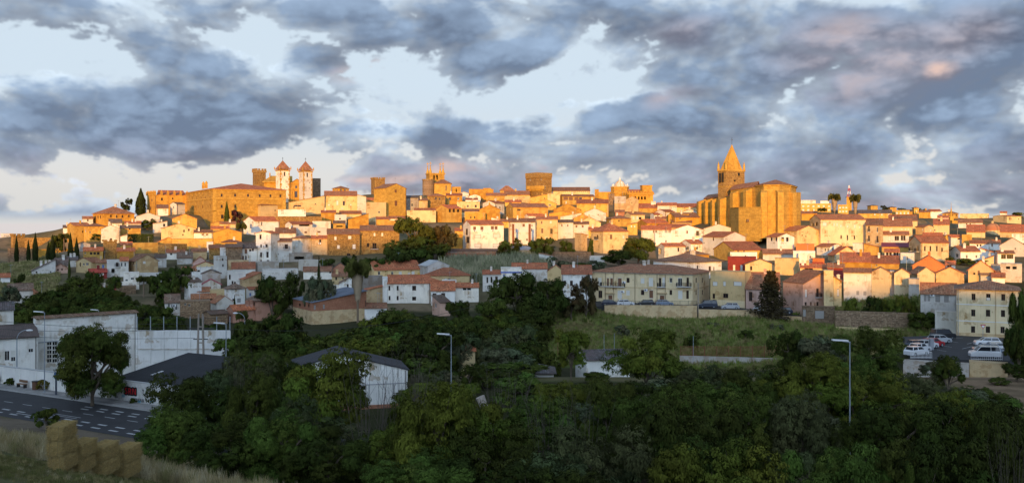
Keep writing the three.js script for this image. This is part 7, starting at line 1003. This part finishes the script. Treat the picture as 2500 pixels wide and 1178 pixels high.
{ // white boundary wall and graffiti wall
  const wall = (s0, s1, t, h, label) => { const o = roadAt(s0, t), g = thing('boundary_wall', label, 'wall', o[0], 0, o[1], along, 'white walls along the road'), L = s1 - s0; part('wall', new Geo().box(0, -.3, -.25, L, h, 0), wallMat('W'), g); part('coping', new Geo().box(-.05, h, -.3, L + .05, h + .1, .06), grainMat('coping', [.42, .41, .39]), g); return g; };
  const w1 = wall(-40, -10.6, -6.75, 2.25, 'long white boundary wall beside the pavement'); for (let i = 1; i < 9; i++) part('pilaster', new Geo().box(i * 3.3 - .15, -.3, 0, i * 3.3 + .15, 2.2, .07), wallMat('W'), w1);
  const w2 = wall(-10.2, 1.6, -6.75, 2.3, 'white wall end covered in red and black graffiti');
  const cv = document.createElement('canvas'); cv.width = 1400; cv.height = 280; const c = cv.getContext('2d'); c.fillStyle = '#d2cfc9'; c.fillRect(0, 0, 1400, 280);
  seed(40); for (let i = 0; i < 1500; i++) { c.fillStyle = `rgba(${rnd() < .5 ? '90,80,70' : '240,238,232'},${rr(.02, .09)})`; c.fillRect(rr(0, 1400), rr(0, 280), rr(3, 50), rr(4, 70)); }
  const word = (t, x, y, size, col, lw, rot = 0, fill = null, font = 'sans-serif') => { c.save(); c.translate(x, y); c.rotate(rot); c.font = `bold ${size}px ${font}`; c.lineJoin = 'round'; c.strokeStyle = col; c.lineWidth = lw; if (fill) { c.strokeText(t, 0, 0); c.fillStyle = fill; c.fillText(t, 0, 0); } else { c.lineWidth = lw; c.strokeText(t, 0, 0); } c.restore(); };
  word('SRN', 300, 172, 124, '#0c0b0b', 40, -.02, '#c01018'); word('SRN', 300, 172, 124, '#0c0b0b', 4, -.02); c.strokeStyle = '#0c0b0b'; c.lineWidth = 10; c.beginPath(); c.moveTo(318, 58); c.lineTo(344, 72); c.lineTo(372, 54); c.stroke();
  word('PIU', 50, 110, 74, '#1a1a1c', 5, .05); word('FLi', 56, 190, 66, '#1a1a1c', 5, -.04); word('oo', 100, 245, 54, '#1a1a1c', 5); word('MSGAN', 470, 262, 62, '#16161a', 6, -.03); word('TASS', 700, 168, 62, '#1a1a1c', 5, .04); word('*', 250, 120, 60, '#1a1a1c', 5); word('*', 650, 120, 60, '#1a1a1c', 5);
  c.strokeStyle = '#3d9ab5'; c.lineWidth = 6; for (const [x, y] of [[245, 190], [810, 210], [560, 250]]) { c.beginPath(); c.moveTo(x, y); for (let k = 1; k < 8; k++) c.lineTo(x + k * 9, y + (k & 1 ? 34 : -6)); c.stroke(); }
  const tx = new THREE.CanvasTexture(cv); tx.colorSpace = THREE.SRGBColorSpace; const pg = new THREE.PlaneGeometry(11.6, 2.2); pg.translate(5.9, 1.15, .006); part('painted_face', pg, new THREE.MeshStandardMaterial({ map: tx, roughness: .9 }), w2);
  const gate = thing('metal_gate', 'dark barred gate at the end of the graffiti wall', 'gate', ...P3(-1.2, -6.6, 0), along); for (let i = 0; i < 12; i++) part('bar', new Geo().box(i * .2, .05, 0, i * .2 + .06, 1.95, .05), M.iron, gate); part('rail', new Geo().box(0, .3, -.02, 2.3, .38, .06).box(0, 1.7, -.02, 2.3, 1.78, .06), M.iron, gate);
  // the dark-roofed shed behind the graffiti wall
  const sh = thing('shed', 'long shed with dark corrugated roof behind the graffiti wall', 'shed', ...P3(-9.8, -7.2, 0), along); part('wall', new Geo().box(0, -.3, -10.5, 19, 2.2, 0), wallMat('W'), sh); part('roof', new Geo().slab([[-.3, 2.35, .2], [19.3, 2.35, .2], [19.3, 3.9, -10.8], [-.3, 3.9, -10.8]], .12), metalRoof('darkShed', [.028, .028, .03]), sh); part('gable', new Geo().tri([0, 2.2, 0], [0, 2.2, -10.5], [0, 3.7, -10.5]).tri([19, 2.2, 0], [19, 2.2, -10.5], [19, 3.7, -10.5]), wallMat('W'), sh);
  for (const [x, z, l] of [[3.2, -2.2, 1.6], [9, -8.5, 1.2]]) { const y = (q) => 2.36 + -q * .141 + .04; part('roof_light', new Geo().slab([[x, y(z), z], [x + .35, y(z), z], [x + .35, y(z - l), z - l], [x, y(z - l), z - l]], .02), M.white, sh); } }
const DEPOT = { nogroup: true, c: 0, ant: false, name: 'warehouse', cat: 'warehouse' };
{ const t = H('p', 'large white warehouse with a tall barred window', 80, 88, 333, 778, 948, 'b', 'W', 'g', { ...DEPOT, d: 121, th: 14, dep: 13, pitch: .14, w: grid('d', 119.5, 133, 2, 838, 880, 5, 12, 9.4) }), c = t.c;
  const dw = new Geo(); { const a = c.local(139, 832), b = c.local(139, 890); dw.box(a.u, b.v, 0, a.u + .1, a.v, .1); dw.box(c.local(92, 830).u, a.v - .05, 0, a.u, a.v + .05, .1); } part('drainpipe', dw, M.steel, t.house);
  H('p', 'low white workshop with brown corrugated roof at the left edge', -40, -40, 91, 828, 950, 'b', 'W', 'g', { ...DEPOT, name: 'workshop', cat: 'workshop', d: 115, th: 2, dep: 9, rise: 1.1, rmat: metalRoof('brownSheet', [.13, .095, .08]), w: 'd16,868,12,26;s31,862,11,13;d31,876,11,11;d74,855,12,8' });
  H('p', 'pale workshop end behind the low white workshop', -30, -30, 32, 757, 850, 'b', 'w', 'd', { ...DEPOT, name: 'workshop', cat: 'workshop', d: 132, w: '' });
  const w7 = H('p', 'white gabled warehouse with dark roof among the trees', 661, 661, 995, 917, 1004, 'a', 'W', 'd', { ...DEPOT, d: 93, dep: 6, rise: 1.95, skirt: [992, 'X'], rmat: metalRoof('grey', [.055, .055, .06]), w: 'd880,947,30,10', ov: .15 });
  const q = new Geo(), v = w7.c.local(860, 940).v; q.box(.1, v - .04, 0, w7.c.LB - .1, v + .04, .05); for (const x of [715, 835, 900, 960]) { const u = w7.c.local(x, 950).u; q.box(u - .03, 0, 0, u + .03, v, .05); } part('cladding_joint', q, grainMat('joint', [.3, .3, .3]), w7.house);
  H('p', 'small white hut with barred window in the wood', 1280, 1280, 1352, 910, 940, 'h', 'W', 'd', { ...DEPOT, name: 'hut', cat: 'hut', d: 122, rise: .7, w: 'd1296,922,9,15' });
  H('p', 'white low shed with dark flat roof behind the feathery tree', 1405, 1432, 1538, 878, 915, 'b', 'W', 'd', { ...DEPOT, name: 'shed', cat: 'shed', d: 126, th: 15, rise: .8, dep: 6, w: '' });
  H('p', 'cream hut with red tile edge by the lamp post', 1122, 1122, 1160, 857, 888, 'sb', 'C', 'r', { ...DEPOT, name: 'hut', cat: 'hut', d: 128, w: 's1128,868,6,12', rise: .3, dep: 4 }); }
{ // white panel wall with posts and wires
  const d = 128, a = at(333, 806, d), b = at(560, 806, d), g = thing('panel_wall', 'weathered white panel wall with tall posts', 'wall', a[0], 0, -d), L = b[0] - a[0], h = a[1]; part('wall', new Geo().box(0, -2.5, -.3, L, h, 0), wallMat('B'), g);
  for (let i = 0; i <= 7; i++) { const x = i / 7 * L; part('pilaster', new Geo().box(x - .14, -2.5, 0, x + .14, h - .1, .1), wallMat('B'), g); part('post', new Geo().box(x - .05, h, -.2, x + .05, h + 2, -.1), M.steel, g); } part('band', new Geo().box(0, h - 2.75, 0, L, h - 2.6, .12), wallMat('K'), g); part('wire', new Geo().bar([0, h + 1.8, -.15], [L, h + 1.8, -.15], .02, 4).bar([0, h + .9, -.15], [L, h + .9, -.15], .02, 4), M.iron, g); }
// ---------- lamps, poles and wires ----------
function lamp(label, x, z, top, curved, side = -1) { const y0 = ground(x, z) + .05, h = top - y0, g = thing('street_lamp', label, 'lamp', x, y0, z, 0, 'street lamps');
  if (curved) { const pole = new Geo(); pole.bar([0, 0, 0], [0, h - 1.2, 0], .09, 8, .06); for (let i = 0; i < 8; i++) { const a = i / 8 * 1.45, b = (i + 1) / 8 * 1.45; pole.bar([side * (1 - Math.cos(a)) * 1.3, h - 1.2 + Math.sin(a) * 1.2, 0], [side * (1 - Math.cos(b)) * 1.3, h - 1.2 + Math.sin(b) * 1.2, 0], .05, 6); } part('pole', pole, M.steel, g); part('lamp_head', new THREE.SphereGeometry(.3, 14, 8).scale(1.5, .45, .7).translate(side * 1.6, h - .05, 0), M.white, g); }
  else { part('pole', new Geo().bar([0, 0, 0], [0, h, 0], .065, 10, .04), M.steel, g); part('arm', new Geo().bar([0, h - .06, 0], [side * .5, h, 0], .045, 6), M.steel, g); part('lamp_head', new Geo().slab([[side * .15, h + .1, .17], [side * 1.25, h + .16, .14], [side * 1.25, h + .16, -.14], [side * .15, h + .1, -.17]], .09), M.white, g); part('base', new Geo().box(-.2, -.1, -.2, .2, .12, .2), M.steel, g); } return g; }
const onPave = (s, t) => roadAt(s, t), topAt = (py, z) => EYE + (CY - py) / F * -z;
for (const [s, t, py, l] of [[-20.1, -5.6, 762, 'street lamp on the pavement before the white warehouse'], [9.2, -5.6, 790, 'street lamp behind the big dark tree'], [36.3, -5.6, 817, 'street lamp in the centre of the wood'], [69.3, -5.6, 833, 'nearest street lamp in the right-hand wood']]) { const [x, z] = onPave(s, t); lamp(l, x, z, topAt(py, z), false); }
{ const z = -113, x = (40 - 1250) / F * 113; lamp('curved street lamp in front of the low workshop', x, z, topAt(805, z), true, 1); const z2 = -150, x2 = (597 - 1250) / F * 150; lamp('curved street lamp before the salmon house', x2, z2, topAt(763, z2), true, -1); const z3 = -138; lamp('small street lamp behind the white warehouse roof', (240 - 1250) / F * 138, z3, topAt(757, z3), false); }
{ // twin concrete pole with cross arms
  const d = 111, x = (489 - 1250) / F * d, y0 = ground(x, -d), h = topAt(766, -d) - y0, g = thing('utility_pole', 'twin-legged concrete power pole above the dark shed roof', 'pole', x, y0, -d); for (const s of [-.3, .3]) part('leg', new Geo().bar([s * 1.5, -.3, 0], [s * .8, h, 0], .17, 6, .11), grainMat('poleConcrete', [.24, .2, .16]), g); part('cross_arm', new Geo().box(-1.5, h - 1.9, -.08, 1.7, h - 1.75, .08).box(-.9, h - 3.2, -.06, .9, h - 3.08, .06), M.iron, g); for (let i = 0; i < 4; i++) part('brace', new Geo().box(-.38, 1 + i * 2, -.06, .38, 1.15 + i * 2, .06), grainMat('poleConcrete', [.24, .2, .16]), g);
  const wire = (label, a, b, sag) => { const q = new Geo(), n = 14; let p = a; for (let i = 1; i <= n; i++) { const t = i / n, c = [mix(a[0], b[0], t), mix(a[1], b[1], t) - sag * 4 * t * (1 - t), mix(a[2], b[2], t)]; q.bar(p, c, .022, 4); p = c; } single('power_line', label, 'wire', q, M.iron, 'power lines'); };
  wire('upper power line running left from the twin pole', [x - 1.4, y0 + h - 1.7, -d], [-90, 9.5, -121], 1.2); wire('lower power line running left from the twin pole', [x + 1, y0 + h - 1.7, -d], [-90, 8.2, -119], 1.4); wire('thin cable across the white warehouse front', [x - .7, y0 + h - 3, -d], [-90, 7, -117], .8); wire('power line running right from the twin pole', [x + 1.6, y0 + h - 1.7, -d], [-5, 9, -118], 1.5);
  const px = (1705 - 1250) / F * 206.5, gy = ground(px, -206.5), p2 = thing('utility_pole', 'thin concrete pole at the right end of the yellow flats', 'pole', px, gy, -206.5); part('pole', new Geo().bar([0, -.3, 0], [0, topAt(690, -206.5) - gy, 0], .17, 7, .12), grainMat('poleConcrete', [.24, .2, .16]), p2);
  [[1475, 838, 'white field post on the meadow, left'], [1500, 835, 'white field post on the meadow, right'], [1693, 842, 'white field post by the meadow fence'], [1362, 832, 'rusty field post behind the young tree']].forEach(([q, y, l]) => { const dd = 158, X = (q - 1250) / F * dd, Y = ground(X, -dd); const m = thing('post', l, 'post', X, Y, -dd, 0, 'posts on the meadow'); part('shaft', new Geo().bar([0, -.2, 0], [0, topAt(y - 22, -dd) - Y, 0], .05, 6), q === 1362 ? grainMat('rust', [.15, .07, .04]) : M.steel, m); }); }
{ const p = P3(-17.4, -5.2, .15), g = thing('post', 'dark bus stop post on the pavement', 'post', ...p); part('shaft', new Geo().box(-.09, 0, -.06, .09, 2.6, .06), plain('busPost', [.05, .06, .08], .5), g); part('panel', new Geo().box(-.2, 1.9, -.05, .2, 2.6, .08), plain('busPanel', [.08, .16, .3], .5), g);
  const b = P3(-22.6, -6.1, .16), bin = thing('litter_bin', 'brown slatted litter bin on the pavement', 'bin', ...b); part('body', new Geo().cyl(0, 0, 0, .95, .33, .36, 12), grainMat('binBrown', [.12, .06, .035]), bin); part('rim', new Geo().cyl(0, 0, .95, 1.02, .4, .4, 12), M.iron, bin);
  const s = P3(-25.2, -6.1, .16), be = thing('bench', 'dark bench against the white boundary wall', 'bench', s[0], s[1], s[2], along); part('seat', new Geo().box(-.8, .42, -.2, .8, .48, .2), M.wood, be); part('backrest', new Geo().box(-.8, .6, -.24, .8, .9, -.19), M.wood, be); for (const x of [-.65, .65]) part('leg', new Geo().box(x - .04, 0, -.2, x + .04, .42, .2), M.iron, be);
  const mk = P3(-3.2, 5.2, 0), m = thing('post', 'thin grey marker post at the near road edge', 'post', ...mk); part('shaft', new Geo().bar([0, -.1, 0], [0, 1.9, 0], .05, 6), M.steel, m); }
// weeds and shrubs along the wall
[[-31, -6.2, 1.9, 'leafy weed clump against the white wall, left'], [-28, -6.3, 1.2, 'small weed clump beside the bench'], [-21.5, -6.2, 1.5, 'dry weed clump right of the litter bin'], [-14.6, -6, 2.6, 'young tree shoot against the white wall'], [-5.5, -6.2, .8, 'low weeds under the graffiti'], [-.8, 7.2, 2.4, 'dark bush on the near verge of the road']].forEach(([s, t, h, l], i) => { const [x, z] = roadAt(s, t), g = thing('shrub', l, 'shrub', x, ground(x, z), z, i, 'weeds along the road'); put('stem', V.mid[i % 4].trunk, barkMat, g, 0, 0, 0, 0, h * .4, h, h * .4); put('foliage', V.far[i % 3].crown, leafMat(i === 2 ? 'yel' : 'mid', LEAF[i === 2 ? 'yel' : 'mid']), g, 0, 0, 0, 0, h * .5, h, h * .5); });
// ---------- hay bales ----------
{ const W = .78, Hh = .74, Ln = 1.5, g = new THREE.BoxGeometry(W, Hh, Ln, 14, 13, 24), p = g.attributes.position, v = new THREE.Vector3();
  for (let i = 0; i < p.count; i++) { v.fromBufferAttribute(p, i); const n = fbm(v.x * 5, v.y * 5, v.z * 5, 4), ex = Math.pow(Math.abs(v.x) / (W / 2), 5), ey = Math.pow(Math.abs(v.y) / (Hh / 2), 5), ez = Math.pow(Math.abs(v.z) / (Ln / 2), 12), c = (ex * ey + ey * ez + ex * ez) * .06; v.multiplyScalar(1 + n * .09 - c); v.y -= .02 * Math.abs(Math.sin(v.z * 9)); p.setXYZ(i, v.x, v.y, v.z); } g.computeVertexNormals();
  const sg = new Geo(); seed(66); for (let i = 0; i < 2600; i++) { const f = Math.floor(rnd() * 5), a = rr(-.5, .5), b = rr(-.5, .5), o = f < 2 ? [(f ? .5 : -.5) * W, a * Hh, b * Ln] : f < 4 ? [a * W, b * Hh, (f === 2 ? .5 : -.5) * Ln] : [a * W, .5 * Hh, b * Ln], l = rr(.05, .16), q = dirRnd(), t = .004; sg.tri([o[0] - q[0] * l, o[1] - q[1] * l * .6, o[2] - q[2] * l], [o[0] + q[0] * l, o[1] + q[1] * l * .6, o[2] + q[2] * l], [o[0] + q[1] * t * 2, o[1] + t * 3, o[2] + q[0] * t * 2]); }
  const st = tex(512, 1, (u, v) => { const a = vf(u * 10 + 3 * vf(u * 6, v * 6, 6, 3, 5), v * 90, 90, 3, 121), b = vf(u * 70, v * 14, 70, 3, 123), c = vf(u * 5, v * 5, 5, 4, 125), k = .25 + .55 * a * b * 2 + .3 * (c - .4); return [k, k * .93, k * .8]; }), straw = sg.geometry(), straw2 = mat('straw', () => new THREE.MeshStandardMaterial({ color: rgb([.8, .58, .23]), map: st, bumpMap: st, bumpScale: .05, roughness: 1 })), loose = plain('looseStraw', [.42, .31, .12], .9);
  const who = ['leftmost stack', 'second stack from the left', 'third stack from the left', 'rightmost stack'], lev = [['bottom', 'middle', 'top'], ['bottom', 'top'], ['bottom', 'top'], ['bottom', 'top']];
  [[136, 1150], [186, 1155], [242, 1161], [299, 1166]].forEach(([px, py], i) => { let d = 33; for (; d < 60; d += .05) if (EYE - (py - CY) / F * d <= ground((px - 1250) / F * d, -d)) break; const x = (px - 1250) / F * d, n = lev[i].length, y0 = Math.max(ground(x, -d), ground(x, -d - .9)); seed(900 + i); const q = d / 43;
    for (let k = 0; k < n; k++) { const b = thing('hay_bale', `${lev[i][k]} straw bale of the ${who[i]}`, 'bale', x + rr(-.05, .05), y0 + (Hh / 2 + k * Hh * .985) * q, -d + rr(-.05, .05) - .5, -.02 - i * .03 + rr(-.06, .06), 'straw bales'); b.scale.set(q, q * .95, q); put('straw_block', g, straw2, b, 0, 0, 0); put('loose_straw', straw, loose, b, 0, 0, 0); for (const sx of [-.2, .2]) put('twine', new Geo().box(sx - .006, -.375, -.76, sx + .006, .376, .76).geometry(), plain('twine', [.3, .22, .1], .9), b, 0, 0, 0); } }); }
// ---------- cars, street and parking place ----------
const carGeo = {};
{ const prof = (pts) => { const s = new THREE.Shape(); pts.forEach(([x, y], i) => i ? s.lineTo(x, y) : s.moveTo(x, y)); return s; };
  const ex = (pts, w, b) => { const g = new THREE.ExtrudeGeometry(prof(pts), { depth: w - 2 * b, bevelEnabled: true, bevelThickness: b, bevelSize: b, bevelSegments: 2 }); g.translate(0, 0, -w / 2 + b); return g; };
  const kinds = { hatch: [[-2, .3], [-2.02, .75], [-1.85, .92], [1, .92], [1.85, .78], [2, .6], [1.98, .28]], van: [[-2.1, .3], [-2.12, .8], [-2.05, 1.02], [1.2, 1.02], [2, .85], [2.12, .6], [2.1, .28]] };
  carGeo.body = ex(kinds.hatch, 1.68, .09); carGeo.bodyVan = ex(kinds.van, 1.78, .09);
  const cab = (b, t, y0, y1, zb, zt) => { const g = new Geo(), B = [[b[0], y0, zb], [b[1], y0, zb], [b[1], y0, -zb], [b[0], y0, -zb]], Tt = [[t[0], y1, zt], [t[1], y1, zt], [t[1], y1, -zt], [t[0], y1, -zt]]; for (let i = 0; i < 4; i++) g.face(B[i], B[(i + 1) % 4], Tt[(i + 1) % 4], Tt[i]); return g; };
  carGeo.glass = cab([-1.8, 1.15], [-1.5, .45], .98, 1.44, .76, .6).geometry(); carGeo.glassVan = cab([-2.05, 1.4], [-1.95, .7], 1.08, 1.75, .8, .7).geometry();
  const roof = (x0, x1, y, z) => new Geo().slab([[x0, y + .06, z], [x1, y + .04, z], [x1, y + .04, -z], [x0, y + .06, -z]], .07).geometry(); carGeo.roof = roof(-1.58, .5, 1.45, .63); carGeo.roofVan = roof(-2, .75, 1.76, .73);
  const pil = (b, t, y0, y1, zb, zt, xs) => { const g = new Geo(); for (const [u, v] of xs) for (const s of [-1, 1]) g.bar([u, y0, s * zb], [v, y1, s * zt], .05, 4); return g.geometry(); };
  carGeo.pillar = pil(0, 0, .96, 1.46, .77, .61, [[-1.78, -1.5], [-.5, -.45], [1.12, .46]]); carGeo.pillarVan = pil(0, 0, 1.06, 1.78, .81, .71, [[-2.05, -1.95], [-.7, -.7], [1.38, .72]]);
  carGeo.wheel = new Geo().cyl(0, 0, -.11, .11, .32, .32, 16).geometry().rotateX(Math.PI / 2); carGeo.rim = new Geo().cyl(0, 0, .1, .125, .2, .2, 10).geometry().rotateX(Math.PI / 2); carGeo.lamp = new THREE.BoxGeometry(.1, .14, .34); }
function car(label, c, x, y, z, turn, van = false) { const g = thing(van ? 'parked_van' : 'parked_car', label, van ? 'van' : 'car', x, y, z, turn, 'parked cars'), paint = mat('paint' + c.join(), () => new THREE.MeshPhysicalMaterial({ color: rgb(c), roughness: .4, clearcoat: 1, clearcoatRoughness: .08 })), k = van ? 'Van' : '';
  put('body', carGeo['body' + k], paint, g, 0, 0, 0); put('windows', carGeo['glass' + k], plain('carGlass', [.02, .022, .025], .05), g, 0, 0, 0); put('roof', carGeo['roof' + k], paint, g, 0, 0, 0); put('pillars', carGeo['pillar' + k], paint, g, 0, 0, 0);
  for (const wx of [-1.3, 1.32]) for (const s of [-1, 1]) { const w = put('wheel', carGeo.wheel, plain('tyre', [.015, .015, .016], .9), g, wx, .32, s * .76, s < 0 ? Math.PI : 0); put('rim', carGeo.rim, M.steel, w, 0, 0, 0); }
  for (const s of [-1, 1]) { put('headlight', carGeo.lamp, M.white, g, 1.98, .68, s * .6); put('tail_light', carGeo.lamp, plain('tail', [.35, .015, .012], .3), g, -2.02, .76, s * .66); } return g; }
const Wh = [.72, .72, .72], Sv = [.42, .43, .44], Bk = [.012, .012, .014], Rd = [.42, .012, .018], Nv = [.02, .028, .05], Bl = [.2, .25, .32];
{ // street in front of the flats
  const line = [[1440, 209, .45], [1700, 208, .45], [1852, 205, -.35], [1968, 202, -1.15], [2062, 200, -1.9], [2240, 190, -2.6]], g = new Geo(), far = 14; const Q = (i, k) => { const [px, d, y] = line[i]; return [(px - 1250) / F * (d + k), y, -d - k]; };
  for (let i = 0; i < line.length - 1; i++) g.slab([Q(i, 0), Q(i + 1, 0), Q(i + 1, far), Q(i, far)], 1.2); structure('street', g, asphalt);
  const st = (px) => { for (let i = 1; i < line.length; i++) if (px <= line[i][0]) return mix(line[i - 1][2], line[i][2], (px - line[i - 1][0]) / (line[i][0] - line[i - 1][0])); return -2.6; };
  for (const [px, d, c, turn, van, l] of [[1527, 210.3, Wh, .03, 0, 'white estate car parked before the yellow flats'], [1490, 210.5, Nv, 0, 0, 'dark teal car at the left end of the yellow flats'], [1577, 210.2, Bk, 3.1, 0, 'black car right of the white estate car'], [1622, 210.2, Bl, 0, 0, 'blue car before the middle of the yellow flats'], [1728, 207.5, Nv, 3.1, 1, 'dark van at the corner of the yellow flats'], [1783, 206.8, Sv, 3.05, 0, 'silver hatchback before the beige house'], [1862, 205, Wh, -.3, 0, 'white car left of the conifer trunk'], [1912, 204, Nv, 3.1, 0, 'dark car right of the conifer trunk'], [2069, 200.4, Wh, .05, 1, 'white van beside the rough stone wall'], [2105, 199, Bl, 0, 0, 'grey-blue car right of the white van']]) car(l, c, (px - 1250) / F * d, st(px) + .01, -d, turn, !!van);
  const rail = thing('railing', 'thin iron railing along the street wall below the yellow flats', 'railing', (1462 - 1250) / F * 207.2, .88, -206.8), L = (1700 - 1462) / F * 207; part('rail', new Geo().box(0, 1, -.02, L, 1.05, .02).box(0, .1, -.02, L, .15, .02), M.iron, rail); for (let i = 0; i <= 12; i++) part('post', new Geo().box(i / 12 * L - .03, -.1, -.03, i / 12 * L + .03, 1.1, .03), M.iron, rail); const bars = new Geo(); for (let i = 0; i < 150; i++) bars.box(i / 150 * L, .15, -.01, i / 150 * L + .02, 1, .01); part('bars', bars, M.iron, rail).userData.kind = 'stuff'; }
{ // parking place
  const Y = -1.2, g = new Geo(); const c4 = [[2205, 166], [2338, 169], [2480, 164], [2480, 137], [2225, 139]].map(([px, d]) => [(px - 1250) / F * d, Y, -d]); g.slab(c4.reverse(), .8); const lot = structure('parking_lot', g, asphalt);
  const put2 = (px, d) => [(px - 1250) / F * d, -d], paint = grainMat('roadPaint', [.38, .38, .37]); for (const [a, b] of [[[2318, 160], [2340, 158]], [[2300, 154], [2325, 152]], [[2350, 150], [2376, 153]], [[2335, 164], [2352, 164]], [[2288, 149], [2312, 147]], [[2362, 156], [2384, 159]]]) { const [x0, z0] = put2(...a), [x1, z1] = put2(...b), L = Math.hypot(x1 - x0, z1 - z0), nx = -(z1 - z0) / L * .07, nz = (x1 - x0) / L * .07; part('bay_marking', new Geo().face([x0 + nx, Y + .006, z0 + nz], [x1 + nx, Y + .006, z1 + nz], [x1 - nx, Y + .006, z1 - nz], [x0 - nx, Y + .006, z0 - nz]), paint, lot); }
  for (const [px, py, c, turn, van, l] of [[2303, 826, Bk, .25, 1, 'black off-road car at the back of the parking place'], [2294, 837, Sv, .3, 0, 'silver estate car beside the black off-road car'], [2278, 846, Rd, .45, 0, 'red car in the left parking row'], [2264, 850, Wh, .5, 0, 'white car half hidden left of the red car'], [2243, 851, Nv, .2, 0, 'dark blue car at the left of the parking place'], [2246, 859, Wh, .55, 0, 'white hatchback in front of the dark blue car'], [2238, 867, Wh, .5, 0, 'nearest white car behind the white railing'], [2412, 844, Wh, 2.9, 0, 'white car with black roof line in the right parking row'], [2424, 857, Wh, 2.95, 0, 'white estate car in the right parking row'], [2410, 861, Bl, 2.9, 0, 'blue-grey car between two white cars in the right row'], [2405, 872, Wh, 2.95, 1, 'white van nearest in the right parking row']]) { const d = (EYE - Y) * F / (py - CY); car(l, c, (px - 1250) / F * d, Y + .01, -d, turn, !!van); }
  const d = 160, x = (2401 - 1250) / F * d, sg = thing('yield_sign', 'white triangular yield sign with red border before the yellow block', 'sign', x, Y, -d); part('pole', new Geo().bar([0, 0, 0], [0, 2.5, 0], .04, 8), M.steel, sg); const tri = (k, z) => new Geo().slab([[0, 0, 0], [0, 0, 0], [0, 0, 0]], 0) && (() => { const q = new Geo(), a = [[-.5 * k, .43 * k], [.5 * k, .43 * k], [0, -.43 * k]]; q.tri(...a.map(([u, w]) => [u, 2.55 + w, z])); q.tri(...a.map(([u, w]) => [u, 2.55 + w, z - .02]).reverse()); for (let i = 0; i < 3; i++) { const j = (i + 1) % 3; q.face([a[i][0], 2.55 + a[i][1], z], [a[j][0], 2.55 + a[j][1], z], [a[j][0], 2.55 + a[j][1], z - .02], [a[i][0], 2.55 + a[i][1], z - .02]); } return q; })(); part('border', tri(1, .05), plain('signRed', [.5, .02, .02], .5), sg); part('face', tri(.62, .056), M.white, sg);
  const kd = 149, k = thing('ticket_machine', 'grey ticket machine by the left parking row', 'machine', (2275 - 1250) / F * kd, Y, -kd); part('cabinet', new Geo().box(-.3, 0, -.25, .3, 1.7, .25), plain('cabinet', [.3, .31, .33], .5), k); part('hood', new Geo().slab([[-.36, 1.82, .34], [.36, 1.82, .34], [.36, 1.78, -.3], [-.36, 1.78, -.3]], .08), M.steel, k);
  for (const [p0, p1, dd, l] of [[2224, 2276, 139.4, 'white bar railing in front of the left parking row'], [2372, 2448, 137.6, 'white bar railing in front of the white van']]) { const x0 = (p0 - 1250) / F * dd, L = (p1 - p0) / F * dd, r = thing('railing', l, 'railing', x0, Y, -dd, 0, 'parking railings'); part('rail', new Geo().box(0, 1, -.02, L, 1.06, .02).box(0, .12, -.02, L, .18, .02), M.white, r); for (let i = 0; i <= 16; i++) part('bar', new Geo().box(i / 16 * L - .02, 0, -.02, i / 16 * L + .02, 1.04, .02), M.white, r); } }
{ // rusty bar fence at the foot of the meadow
  const d = 160.3, x0 = (1662 - 1250) / F * d, L = (1896 - 1662) / F * d, y = topAt(870, -d), f = thing('fence', 'rusty vertical bar fence along the foot of the meadow', 'fence', x0, y, -d); part('rail', new Geo().box(0, 1.75, -.02, L, 1.8, .02).box(0, .2, -.02, L, .25, .02), grainMat('rust', [.15, .07, .04]), f); for (let i = 0; i <= 8; i++) part('post', new Geo().box(i / 8 * L - .05, -.3, -.05, i / 8 * L + .05, 1.95, .05), grainMat('rust', [.15, .07, .04]), f); const b = new Geo(); for (let i = 0; i < 110; i++) b.box(i / 110 * L, .1, -.012, i / 110 * L + .035, 1.9, .012); part('bars', b, grainMat('rust', [.15, .07, .04]), f).userData.kind = 'stuff'; }

renderer.render(scene, camera);
